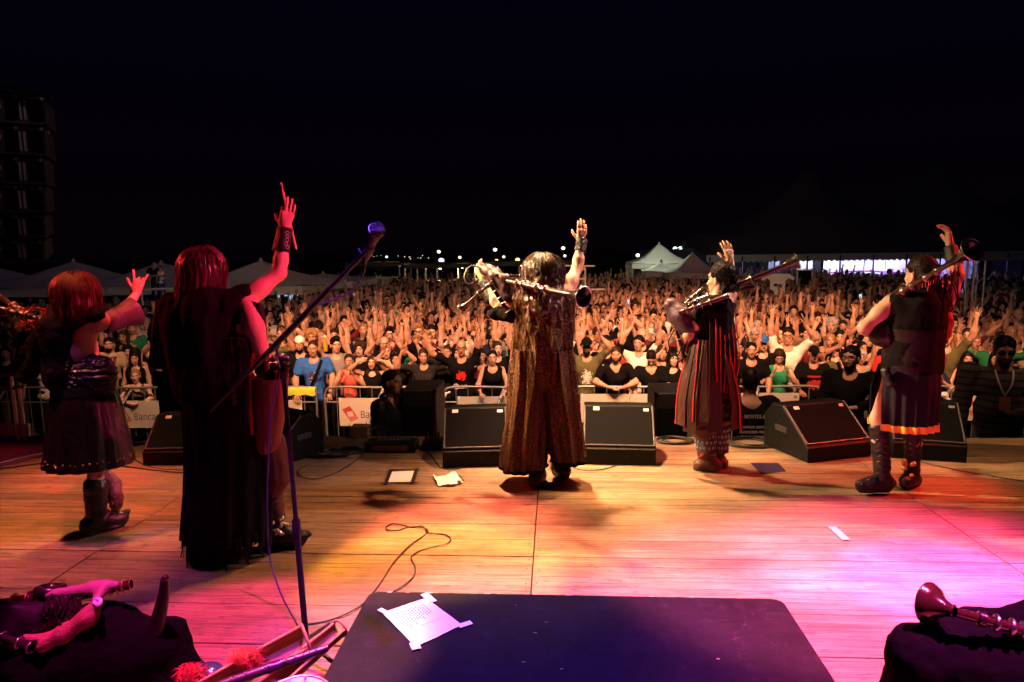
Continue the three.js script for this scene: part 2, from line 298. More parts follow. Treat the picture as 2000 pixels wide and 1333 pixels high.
{
  srand(11);
  const row0 = Math.round((BOLD0 - EDGE) / ROWW), zStart = BOLD0 - row0 * ROWW;     // so that a bold joint falls on the photographed one
  let n = 0;
  for (let c = -3; c <= 3; c++) for (let r = 0; r < 42; r++) {
    const joint = (q) => ((q - row0) % 8 + 8) % 8 === 0 ? 0.0055 : ((q - row0) % 4 + 4) % 4 === 0 ? 0.0026 : 0.0008, bold = ((r - row0) % 4 + 4) % 4 === 0, gapA = joint(r), gapB = joint(r + 1);
    const x0 = COL0 + c * COLW + 0.004, x1 = x0 + COLW - 0.008, z0 = zStart + r * ROWW + gapA, z1 = zStart + (r + 1) * ROWW - gapB;
    if (z1 > -1.9) continue;
    const far = -z0; if (x0 > far * 0.84 + 0.9 || x1 < -far * 0.9 - 0.9) continue;
    const seg = 26, dy = rr(-0.0012, 0.0012) + (bold ? 0.0008 : 0), uo = rnd(), vo = rnd(), brd = Math.floor((r - row0 + 400) / 4) * 7 + c, b = rr(0.88, 1.08) * (0.82 + 0.3 * Math.abs(Math.sin(brd * 12.9898) * 43758.5 % 1)), hue = rr(-0.05, 0.05) + 0.08 * (Math.abs(Math.sin(brd * 78.233) * 4375.5 % 1) - 0.5);
    const g = new THREE.BoxGeometry(x1 - x0, 0.03, z1 - z0, seg, 1, 1); g.translate((x0 + x1) / 2, dy - 0.015, (z0 + z1) / 2);
    const P = g.attributes.position, U = g.attributes.uv, C = new Float32Array(P.count * 3);
    for (let i = 0; i < P.count; i++) {
      const x = P.getX(i), z = P.getZ(i); U.setXY(i, uo + x / 2.6, vo + z / 1.0);
      const st = 0.5 + 0.9 * noise(x * 0.55, 1, z * 0.8) + 0.5 * noise(x * 1.5, 4, z * 2.6) + 0.3 * noise(x * 5, 4, z * 7), dark = lerp(0.45, 1.08, smooth(-0.1, 0.85, st)) * b;
      const edgeNail = Math.min(x - x0, x1 - x) < 0.05 ? 0.93 : 1;
      C[i * 3] = dark * edgeNail; C[i * 3 + 1] = dark * edgeNail * (0.97 + hue * 0.5); C[i * 3 + 2] = dark * edgeNail * (0.95 + hue);
    }
    g.setAttribute('color', new THREE.BufferAttribute(C, 3));
    const m = new THREE.Mesh(g, woodMat); m.name = n ? 'plank_' + String(n).padStart(3, '0') : 'plank'; n++; m.castShadow = m.receiveShadow = true; stage.add(m);
  }
  // nail heads along the joints
  const nails = []; srand(5);
  for (let r = 0; r < 34; r++) for (const c of [-1, 0, 1, 2]) for (const s of [-1, 1]) for (const f of [rr(0.2, 0.8)]) if (rnd() < 0.75) nails.push(new THREE.CylinderGeometry(0.0034, 0.0034, 0.003, 7).translate(COL0 + c * COLW + s * (0.03 + rr(-0.008, 0.008)), 0.001, zStart + (r + f) * ROWW + rr(-0.01, 0.01)));
  part('nails', nails, MAT.blackMetal, stage, 'stuff');
  const under = M([0.02, 0.016, 0.013], 0.9);
  part('sub_floor', [box(20, 0.06, 12, 0, -0.072, EDGE + 6.0)], under, stage);
  part('rear_deck', [box(20, 0.03, 6, 0, -0.02, 1.12)], M([0.35, 0.24, 0.15], 0.7), stage);
  part('stage_front', [box(20, -GY - 0.11, 0.04, 0, (GY - 0.11) / 2, EDGE + 0.05)], M([0.015, 0.014, 0.014], 0.9), stage);
}
// black painted riser
const RH = 0.2;
{
  const a = onY(722, 1159, RH), b = onY(1524, 1168, RH), w = b.x - a.x, z = (a.z + b.z) / 2, cx = (a.x + b.x) / 2, dep = 2.0;
  const t = dataTex(1024, 1024, (x, y) => {
    let v = 0.085 + 0.04 * tileNoise(x, y, 5) + 0.05 * tileNoise(x, y, 19) + 0.03 * noise(x * 30, y * 160, 2);
    if (noise(x * 9, y * 190, 7) > 0.5) v += 0.05; if (noise(x * 150, y * 22, 3) > 0.55) v += 0.07; if (tileNoise(x, y, 90, 4) > 0.46) v += 0.14; const sc = Math.abs(noise(x * 7 + y * 5, y * 7 - x * 3, 15)); if (sc < 0.006) v += 0.09; const s2 = Math.abs(noise(x * 11 - y * 4, y * 9 + x * 8, 33)); if (s2 < 0.005 && tileNoise(x, y, 6, 2) > 0) v += 0.12;
    return [v, v * 0.98, v * 1.03];
  }, true);
  const rise = thing('drum_riser', 'low black scuffed plywood riser at the bottom middle of the photo', 'riser', V(cx, 0, z + dep / 2));
  const sh = new THREE.Shape(), R = 0.055, hw = w / 2;
  sh.moveTo(-hw, -dep / 2); sh.lineTo(-hw, dep / 2 - R); sh.quadraticCurveTo(-hw, dep / 2, -hw + R, dep / 2); sh.lineTo(hw - R, dep / 2); sh.quadraticCurveTo(hw, dep / 2, hw, dep / 2 - R); sh.lineTo(hw, -dep / 2);
  const g = new THREE.ExtrudeGeometry(sh, { depth: 0.03, bevelEnabled: true, bevelSize: 0.004, bevelThickness: 0.004, bevelSegments: 2 }).rotateX(-Math.PI / 2).translate(cx, RH - 0.034, z + dep / 2);
  part('top_board', g, M([0.55, 0.5, 0.58], 0.6, { map: t, bumpMap: t, bumpScale: 0.003, specularIntensity: 0.4 }), rise);
  part('frame', box(w - 0.06, RH - 0.04, dep - 0.06, cx, (RH - 0.04) / 2, z + dep / 2), MAT.black, rise);
  srand(77); const chips = [];
  for (let i = 0; i < 26; i++) { const e = i < 14, x = e ? cx + rr(-hw + 0.08, hw - 0.08) : cx + rr(-hw, hw) * 0.95, zz = e ? z + 0.004 : z + rr(0.02, 0.9); chips.push(new THREE.CircleGeometry(rr(0.003, e ? 0.011 : 0.006), 6).scale(rr(1, 2.6), rr(0.4, 0.8), 1).rotateX(-Math.PI / 2).rotateY(0).translate(x, RH + 0.0035, zz)); }
  part('paint_chips', chips, MAT.wood, rise, 'stuff');
}
// ---------------------------------------------------------------- performers (joints are read off at each performer's own distance)
const hd = (p, n, k = 0.012) => k * noise(p.x * n, p.y * n, p.z * n);
// loose strands over a hair shell: each starts on the crown and falls along the head, then hangs to a length
function strands(c, R, q, n, len, curl, thick, lean = V(0, 0, 0), dirOk = () => true) {
  const out = [];
  for (let i = 0; i < n; i++) {
    const u = rr(0.05, 1), a = rr(0, 6.2832), ph = rr(0, 6.28), L = len(a, u), f = rnd() < 0.12 ? rr(1.03, 1.16) : rr(0.9, 1.04), cr = curl * rr(0.6, 1.4), tw = rr(18, 30);
    const d = V(Math.cos(a) * Math.sqrt(1 - u * u), u, Math.sin(a) * Math.sqrt(1 - u * u)); if (!dirOk(d)) continue;
    const pts = []; let el = Math.asin(u), p = null, drop = 0; const N = Math.max(7, Math.round(L / 0.035));
    for (let k = 0; k <= N; k++) {
      const s = k / N * L, e = el - s / ((R[0] + R[1]) / 2);
      let x;
      if (e > -0.25) x = V(Math.cos(a) * Math.cos(e) * R[0] * f, Math.sin(e) * R[1] * f, Math.sin(a) * Math.cos(e) * R[2] * f);
      else { x = p.clone(); x.y -= L / N; x.x *= 0.985; x.z *= 0.99; x.addScaledVector(lean, L / N); }
      p = x; const w = cr * smooth(0, 0.3, k / N);
      pts.push(V(x.x + Math.sin(s * tw + ph) * w, x.y, x.z + Math.cos(s * tw + ph) * w).applyQuaternion(q).add(c));
    }
    out.push(tube(pts, (t) => thick * (1 - 0.75 * t) * (0.35 + 0.65 * smooth(0, 0.12, t)), 3, 0, false));
  }
  return out;
}
const QI = new THREE.Quaternion(), QE = (x, y, z) => new THREE.Quaternion().setFromEuler(new THREE.Euler(x, y, z, 'YXZ'));
// head prims in head space (faces +z), for a turned head at c
function headPrims(c, q, s = 1, open = 0, wide = 1) {
  const P = (x, y, z) => V(x * s, y * s, z * s).applyQuaternion(q).add(c), e = (x, y, z, a, b, d, o) => ell(P(x, y, z), [a * s, b * s, d * s], q, o), m = [
    e(0, 0.045, -0.012, 0.076, 0.088, 0.095), e(0, -0.02, 0.03, 0.06 * wide, 0.088, 0.06), e(0, -0.066, 0.036, 0.047 * wide, 0.036, 0.048), e(0, -0.098, 0.062, 0.021, 0.018, 0.018),
    cap(P(0, 0.018, 0.088), P(0, -0.028, 0.106), 0.0085 * s, 0.014 * s, { k: 0.012 }), cap(P(-0.038, 0.034, 0.074), P(0.038, 0.034, 0.074), 0.013 * s, 0.013 * s, { k: 0.015 })];
  for (const x of [-1, 1]) m.push(e(x * 0.042, -0.016, 0.058, 0.022, 0.02, 0.022, { k: 0.015 }), e(x * 0.079, -0.006, -0.01, 0.011, 0.032, 0.018, { k: 0.008 }), e(x * 0.0155, -0.03, 0.094, 0.008, 0.007, 0.009, { k: 0.006 }));
  m.push(cap(P(-0.02, -0.056, 0.084), P(0.02, -0.056, 0.084), 0.0075 * s, 0.0075 * s, { k: 0.008 }), cap(P(-0.017, -0.07 - open * 0.02, 0.084), P(0.017, -0.07 - open * 0.02, 0.084), 0.008 * s, 0.008 * s, { k: 0.008 }));
  for (const x of [-1, 1]) m.push(e(x * 0.032, 0.012, 0.098, 0.017, 0.012, 0.018, { neg: true, k: 0.012 }));
  if (open) m.push(e(0, -0.064 - open * 0.01, 0.098, 0.019, 0.004 + open * 0.014, 0.022, { neg: true, k: 0.006 }));
  return m;
}
function faceColor(c, q, s = 1, open = 0, beard = 0, brow = [0.08, 0.05, 0.04]) {
  const qi = q.clone().invert(), v = V();
  return (p) => {
    v.subVectors(p, c).applyQuaternion(qi).divideScalar(s); let r = [1, 1, 1]; const ax = Math.abs(v.x);
    if (v.z > 0.03) {
      const ex = Math.hypot(ax - 0.032, (v.y - 0.011) * 1.5);
      if (ex < 0.0065) r = [0.05, 0.05, 0.05]; else if (ex < 0.0145) r = [1.25, 1.6, 2.0]; else if (ex < 0.02) r = [0.6, 0.5, 0.5];
      if (Math.abs(v.y - 0.036 + ax * 0.06) < 0.0065 && ax > 0.012 && ax < 0.056) r = brow;
      if (ax < 0.026 && Math.abs(v.y + 0.064 + open * 0.008) < 0.012 + open * 0.012) r = [0.85, 0.5, 0.5];
      if (ax < 0.019 && Math.abs(v.y + 0.064 + open * 0.01) < 0.0025 + open * 0.012) r = [0.07, 0.03, 0.03];
    }
    if (beard && v.z > -0.02 && v.y < -0.035 && v.y > -0.13 && r[0] === 1 && (v.y < -0.078 || ax > 0.03 || Math.abs(v.y + 0.046) < 0.008)) r = [lerp(1, brow[0] * 1.4, beard), lerp(1, brow[1] * 1.6, beard), lerp(1, brow[2] * 1.8, beard)];
    return r;
  };
}
// a whole body from joints (missing joints are mirrored into sensible places); skin is one continuous mesh
function bodyPrims(j, s = 1) {
  const m = [], c = (a, b, ra, rb, o) => m.push(cap(a, b, ra * s * 0.93, rb * s * 0.93, o)), mid = (a, b, t) => a.clone().lerp(b, t);
  c(j.pelvis, j.chest, 0.115, 0.125); c(mid(j.hipL, j.hipR, 0.15), mid(j.hipL, j.hipR, 0.85), 0.105, 0.105); c(mid(j.shL, j.shR, 0.14), mid(j.shL, j.shR, 0.86), 0.075, 0.075); c(j.chest, mid(j.shL, j.shR, 0.3), 0.11, 0.07); c(j.chest, mid(j.shL, j.shR, 0.7), 0.11, 0.07);
  c(j.neck, j.head, 0.058, 0.055); c(mid(j.shL, j.shR, 0.3), j.neck, 0.05, 0.05); c(mid(j.shL, j.shR, 0.7), j.neck, 0.05, 0.05);
  for (const e of ['L', 'R']) {
    const sh = j['sh' + e], el = j['el' + e], wr = j['wr' + e];
    c(sh, mid(sh, el, 0.45), 0.057, 0.053); c(mid(sh, el, 0.4), el, 0.052, 0.041); c(el, mid(el, wr, 0.3), 0.041, 0.045); c(mid(el, wr, 0.3), wr, 0.045, 0.028, { k: 0.02 });
    const hp = j['hip' + e], kn = j['kn' + e], an = j['an' + e], to = j['to' + e];
    c(hp, kn, 0.088, 0.058); c(kn, mid(kn, an, 0.35), 0.054, 0.058); c(mid(kn, an, 0.35), an, 0.056, 0.036); c(an, to, 0.042, 0.03);
  }
  return m;
}
function boot(an, to, kn, top, mat, par, name = 'boot', rs = 1, extra = []) {      // shaft up to share `top` of the shin, foot with sole
  const up = an.clone().lerp(kn, top), fd = to.clone().sub(an); fd.y = 0; const heel = an.clone().addScaledVector(fd.clone().normalize(), -0.045 * rs), gy = Math.min(an.y, to.y);
  const hv = V(heel.x, an.y - 0.035 * rs, heel.z), tv = V(to.x, to.y, to.z);
  const g = field([cap(an.clone().add(V(0, 0.02, 0)), up, 0.055 * rs, 0.068 * rs), cap(hv, an.clone().lerp(tv, 0.55).add(V(0, -0.018, 0)), 0.05 * rs, 0.046 * rs), cap(an.clone().lerp(tv, 0.5), tv, 0.043 * rs, 0.04 * rs), ...extra, cap(hv.clone().add(V(0, -0.02, 0)), tv.clone().add(V(0, -0.018, 0)), 0.03 * rs, 0.03 * rs)], 0.0085, { k: 0.03, disp: (p) => 0.007 * noise(p.x * 9, p.y * 26, p.z * 9) + 0.004 * noise(p.x * 40, p.y * 40, p.z * 40) });
  const b = part(name, g, mat, par);
  const sole = field([cap(V(hv.x, hv.y - 0.052 * rs, hv.z), V(tv.x, tv.y - 0.036 * rs, tv.z), 0.022 * rs, 0.02 * rs), ell(V(tv.x, tv.y - 0.03 * rs, tv.z).lerp(V(hv.x, hv.y - 0.045 * rs, hv.z), 0.3), [0.05 * rs, 0.018, 0.05 * rs])], 0.008, { k: 0.03 });
  part('sole', sole, MAT.rubber, b);
  return b;
}
function strip(pts, w, normal, thick = 0.004) {               // a flat strap along points
  const P = new THREE.CatmullRomCurve3(pts).getPoints(14), pos = [], idx = [], uv = [];
  P.forEach((p, i) => { const t = P[Math.min(P.length - 1, i + 1)].clone().sub(P[Math.max(0, i - 1)]).normalize(), s = V().crossVectors(t, normal).normalize(), ww = typeof w === 'function' ? w(i / (P.length - 1)) : w; for (const [a, b] of [[-1, 0], [1, 0], [1, 1], [-1, 1]]) { const q = p.clone().addScaledVector(s, a * ww / 2).addScaledVector(normal, -b * thick); pos.push(q.x, q.y, q.z); uv.push(a * ww / 2, i * 0.03); } });
  for (let i = 0; i < P.length - 1; i++) for (let k = 0; k < 4; k++) { const a = i * 4 + k, b = i * 4 + (k + 1) % 4; idx.push(a, b, a + 4, b, b + 4, a + 4); }
  idx.push(0, 2, 1, 0, 3, 2); const e = (P.length - 1) * 4; idx.push(e, e + 1, e + 2, e, e + 2, e + 3);
  const g = new THREE.BufferGeometry(); g.setAttribute('position', new THREE.Float32BufferAttribute(pos, 3)); g.setAttribute('uv', new THREE.Float32BufferAttribute(uv, 2)); g.setIndex(idx); const f = g.toNonIndexed(); f.computeVertexNormals(); return f;
}
// turned pipe with rings and a flared bell; holes and cords are parts
function pipe(par, a, b, r, bell, mat, ringMat, rings = [0.2, 0.45, 0.6], bellMat = mat) {
  const prof = [[0, 0], [0, r * 1.1], [0.012, r * 1.25], [0.03, r]], L = a.distanceTo(b), bs = 1 - Math.min(0.4, bell * 2.6 / L);
  for (const q of rings) if (q < bs - 0.03) prof.push([q - 0.022, r], [q - 0.016, r * 1.35], [q - 0.006, r * 1.7], [q + 0.004, r * 1.35], [q + 0.012, r * 1.55], [q + 0.02, r]);
  prof.push([bs, r * 1.05]);
  part('pipe', turned(a, a.clone().lerp(b, bs), prof.map(([t, x]) => [t / bs, x])), mat, par);
  const m = a.clone().lerp(b, bs), bp = []; for (let i = 0; i <= 9; i++) { const t = i / 9; bp.push([t * 0.97, lerp(r * 1.05, bell, Math.pow(t, 2.4))]); }
  bp.push([1, bell * 1.02], [1, bell * 0.95], [0.94, bell * 0.8], [0.7, bell * 0.36], [0.4, r * 0.7], [0.3, 0.0002]);
  const bg = part('bell', turned(m, b, bp, 28), bellMat, par);
  part('bell_rim', new THREE.TorusGeometry(bell * 1.0, bell * 0.055, 8, 30).applyQuaternion(new THREE.Quaternion().setFromUnitVectors(V(0, 0, 1), b.clone().sub(a).normalize())).translate(b.x, b.y, b.z), ringMat, bg);
  for (const q of rings) { const c = a.clone().lerp(b, q); part('ferrule', new THREE.TorusGeometry(r * 1.45, r * 0.28, 6, 18).applyQuaternion(new THREE.Quaternion().setFromUnitVectors(V(0, 0, 1), b.clone().sub(a).normalize())).translate(c.x, c.y, c.z), ringMat, par); }
}
function dangles(par, from, n, len, mat, r = 0.0022, name = 'cord') { const g = []; for (let i = 0; i < n; i++) { const p = from(i / Math.max(1, n - 1)), L = len * rr(0.5, 1.2), dx = rr(-0.3, 0.3) * L, dz = rr(-0.2, 0.2) * L; g.push(tube([p, p.clone().add(V(dx * 0.6, -L * 0.4, dz)), p.clone().add(V(dx, -L, dz * 1.5))], r, 4, 8)); } return part(name, g, mat, par); }
const cloakTex = dataTex(512, 512, (x, y) => {
  // woven damask: rows of staggered leaf medallions with scrolls between
  const cell = (u, v) => { const dx = Math.abs(u), a = Math.hypot(dx * 1.9, v), leaf = Math.abs(a - 0.34) < 0.055 || a < 0.13 || (Math.abs(dx - 0.2 * Math.sin(v * 9)) < 0.035 && Math.abs(v) < 0.5), vein = Math.abs(Math.sin((a * 14 + Math.atan2(v, dx) * 3))) > 0.82 && a < 0.5; return leaf || vein; };
  const n = 5, u = x * n, v = y * n, w = tileNoise(x, y, 8) * 0.08, on1 = cell(((u + w) % 1 + 1) % 1 - 0.5, ((v + w) % 1 + 1) % 1 - 0.5), on2 = cell(((u + 0.5) % 1) - 0.5, ((v + 0.5) % 1) - 0.5);
  const th = 0.85 + 0.15 * Math.sin(y * 1600), on = (on1 || on2) ? 1 : 0, k = on * clamp(0.75 + tileNoise(x, y, 21) * 0.8);
  return [lerp(0.17, 0.84, k) * th, lerp(0.05, 0.55, k) * th, lerp(0.03, 0.18, k) * th];
}, true);
cloakTex.repeat.set(2.4, 2.4);

// short hair: many fine tufts standing off the skull
function fuzz(c, q, R, n, len, r, cut) { const g = []; for (let i = 0; i < n; i++) { const u = rr(-0.55, 1), a = rr(0, 6.2832), w = Math.sqrt(1 - u * u), d = V(Math.cos(a) * w, u, Math.sin(a) * w); if (cut(d)) continue; const p0 = V(d.x * R[0], d.y * R[1], d.z * R[2]), t = V(rr(-1, 1), rr(-1.4, 0.6), rr(-1, 1)), L = len * rr(0.5, 1.2), p1 = p0.clone().addScaledVector(d, L * 0.6).addScaledVector(t, L * 0.25), p2 = p0.clone().addScaledVector(d, L * 0.8).addScaledVector(t, L * 0.6); g.push(tube([p0, p1, p2].map((x) => x.applyQuaternion(q).add(c)), (k) => r * (1 - 0.8 * k), 3, 0, false)); } return g; }

srand(101);
// ------------------------------------------------ performer 1: woman at the left
{
  const z0 = onY(190, 1043).z, J = (x, y, d = 0) => atZ(x, y, z0 + d);
  const p = thing('person', 'woman with auburn bob, bare back and pleated leather skirt making a horns sign', 'person', V(J(185, 1043).x, 0, z0));
  const j = { pelvis: J(158, 795), chest: J(152, 690), shL: J(102, 640), shR: J(200, 628), neck: J(150, 622), head: J(148, 584), hipL: J(132, 805), hipR: J(180, 805), elR: J(232, 620, -0.24), wrR: J(267, 573, -0.36), elL: J(52, 690, -0.12), wrL: J(62, 640, -0.32), knR: J(186, 910), anR: J(188, 1012), toR: J(236, 1012, -0.1), knL: J(168, 900, -0.2), anL: J(222, 950, -0.16), toL: J(226, 985, -0.2) };
  const hq = QE(0, Math.PI - 0.35, 0), hr = handChains(j.wrR, J(273, 538, -0.38).sub(j.wrR), V(-0.3, 0, -1), V(-1, 0.1, 0.2), 0.95, [0.05, 1.35, 1.4, 0.05], 0.3, -0.2), hl = handChains(j.wrL, V(0.3, 0.3, -1), V(0, -1, 0), V(1, 0, 0), 0.95, [0.6, 0.7, 0.7, 0.7]);
  part('body', [field([...bodyPrims(j, 0.92)], 0.012), field(headPrims(j.head, hq, 0.95), 0.008, { color: faceColor(j.head, hq, 0.95) }), fineHand(hr, 0.95), fineHand(hl, 0.95, 0.005)], MAT.skin, p);
  const hc = j.head.clone().add(V(0, 0.03, 0)), hairM = M([0.06, 0.016, 0.008], 0.45, { specularIntensity: 0.5 });
  const shell = field([ell(hc, [0.112, 0.115, 0.115], null), ell(hc.clone().add(V(0, -0.045, 0.02)), [0.118, 0.085, 0.105]), cap(J(128, 594), J(174, 596), 0.05, 0.05)], 0.012, { k: 0.04, disp: (q) => hd(q, 22, 0.01) });
  part('hair', [shell, ...strands(hc, [0.122, 0.128, 0.124], QI, 1900, () => rr(0.15, 0.25), 0.005, 0.0028)], hairM, p);
  part('scarf', field([cap(J(112, 632, 0.04), J(190, 618, 0.03), 0.06, 0.045), cap(J(150, 622, 0.05), J(200, 614, -0.08), 0.05, 0.045), cap(J(110, 638, 0.03), J(60, 690, -0.08), 0.075, 0.07), cap(J(60, 690, -0.1), J(62, 648, -0.3), 0.06, 0.05), cap(J(112, 642, 0.06), J(126, 735, 0.06), 0.1, 0.11), cap(J(98, 660, 0.02), J(52, 735, 0), 0.075, 0.05), cap(J(126, 735, 0.06), J(128, 690, -0.02), 0.1, 0.1)], 0.013, { k: 0.05, disp: (q) => 0.016 * noise(q.x * 13, q.y * 7, q.z * 13) + hd(q, 30, 0.006) }), MAT.black, p);
  // corset with sequins
  const cor = part('corset', field([cap(J(140, 715, 0.01), J(195, 722, 0.02), 0.098, 0.088), cap(J(135, 740, 0.01), J(190, 745, 0.02), 0.105, 0.1), ell(J(165, 735), [0.165, 0.09, 0.135])], 0.012, { k: 0.05, disp: (q) => 0.005 * Math.sin(q.y * 190) + hd(q, 40, 0.008) }), MAT.blackLeather, p);
  const seq = []; for (let i = 0; i < 150; i++) { const a = rr(-0.2, 2.2), y = rr(695, 765), q = J(168, y, 0.0); seq.push(new THREE.SphereGeometry(rr(0.003, 0.0075), 6, 5).scale(1.6, 0.7, 1).translate(q.x + Math.cos(a) * 0.172, q.y, q.z + Math.sin(a) * 0.142)); }
  part('sequins', seq, MAT.metal, cor, 'stuff');
  // pleated leather skirt
  const sk = part('skirt', loft(ringsBetween([[J(164, 757), 0.175, 0.15], [J(166, 790), 0.205, 0.175], [J(171, 850), 0.235, 0.2], [J(174, 906), 0.258, 0.22]], 26), { seg: 260, wave: (a, t) => 1 + (0.03 + 0.055 * t) * (Math.abs(((a * 15 / 6.283) % 1) - 0.5) * 2 - 0.5) + 0.012 * noise(Math.cos(a) * 9, t * 6, Math.sin(a) * 9) }), M([0.010, 0.004, 0.005], 0.34, { specularIntensity: 0.6, bumpMap: hide, bumpScale: 0.006 }), p);
  part('belt', loft(ringsBetween([[J(164, 748), 0.182, 0.156], [J(164, 766), 0.19, 0.162]], 3), { seg: 60 }), MAT.blackLeather, p);
  const studs = []; for (let i = 0; i < 44; i++) { const a = i / 44 * 6.283, t = J(172, 893), b = 1 + 0.06 * Math.cos(a * 15); studs.push(new THREE.SphereGeometry(0.006, 6, 5).translate(t.x + Math.cos(a) * 0.262 * b, t.y + rr(0, 0.02), t.z + Math.sin(a) * 0.224 * b)); }
  part('studs', studs, MAT.brass, sk, 'stuff');
  // flared leather cuff on the raised arm
  const ca = J(200, 634, -0.02), cb = J(264, 608, -0.2);
  part('cuff', [turned(ca, cb, [[0, 0.062], [0.12, 0.064], [0.4, 0.066], [0.42, 0.07], [0.5, 0.07], [0.52, 0.066], [0.8, 0.084], [1, 0.094], [1, 0.089], [0.8, 0.079], [0.5, 0.06], [0, 0.056]], 26)], MAT.purpleLeather, p);
  boot(j.anR, j.toR, j.knR, 0.62, MAT.blackLeather, p, 'boot', 1.05, [cap(J(236, 1012, -0.1), J(249, 998, -0.12), 0.03, 0.016)]);
  const fb = boot(j.anL, j.toL, j.knL, 0.45, M([0.10, 0.09, 0.09], 0.7), p, 'boot', 0.85);
  const fur = []; for (let i = 0; i < 420; i++) { const c = j.anL.clone().add(V(rr(-0.045, 0.045), rr(-0.1, 0.06), rr(-0.03, 0.06))); fur.push(tube([c, c.clone().add(V(rr(-0.02, 0.02), -rr(0.02, 0.045), rr(0, 0.02)))], (t) => 0.0025 * (1 - t), 3, 0, false)); }
  part('fur_trim', fur, M([0.22, 0.19, 0.17], 0.9), fb, 'stuff');
  // bagpipe at her left side
  const bp = thing('bagpipe', 'dark red shining bagpipe carried by the woman in the pleated skirt', 'bagpipe', J(40, 650, -0.2));
  part('bag', field([ell(J(78, 668, -0.16), [0.13, 0.17, 0.11]), cap(J(50, 640, -0.2), J(96, 690, -0.14), 0.08, 0.1)], 0.012, { k: 0.05, disp: (q) => hd(q, 14, 0.02) }), MAT.blackLeather, bp);
  pipe(bp, J(66, 630, -0.14), J(-30, 560, -0.3), 0.021, 0.06, MAT.darkWood, MAT.brass, [0.15, 0.3, 0.42]);
  pipe(bp, J(72, 622, -0.06), J(-40, 595, 0.02), 0.018, 0.055, MAT.darkWood, MAT.metal, [0.2, 0.35, 0.5]);
  const bs = []; for (let i = 0; i < 70; i++) bs.push(ball(J(rr(42, 100), rr(598, 648), rr(-0.12, 0.06)), rr(0.004, 0.010), 7, 6));
  part('beads', bs, M([0.4, 0.02, 0.02], 0.15, { clearcoat: 1 }), bp, 'stuff');
  dangles(bp, (t) => J(lerp(2, 84, t), lerp(598, 640, t), -0.08), 16, 0.2, MAT.darkLeather, 0.0035);
}
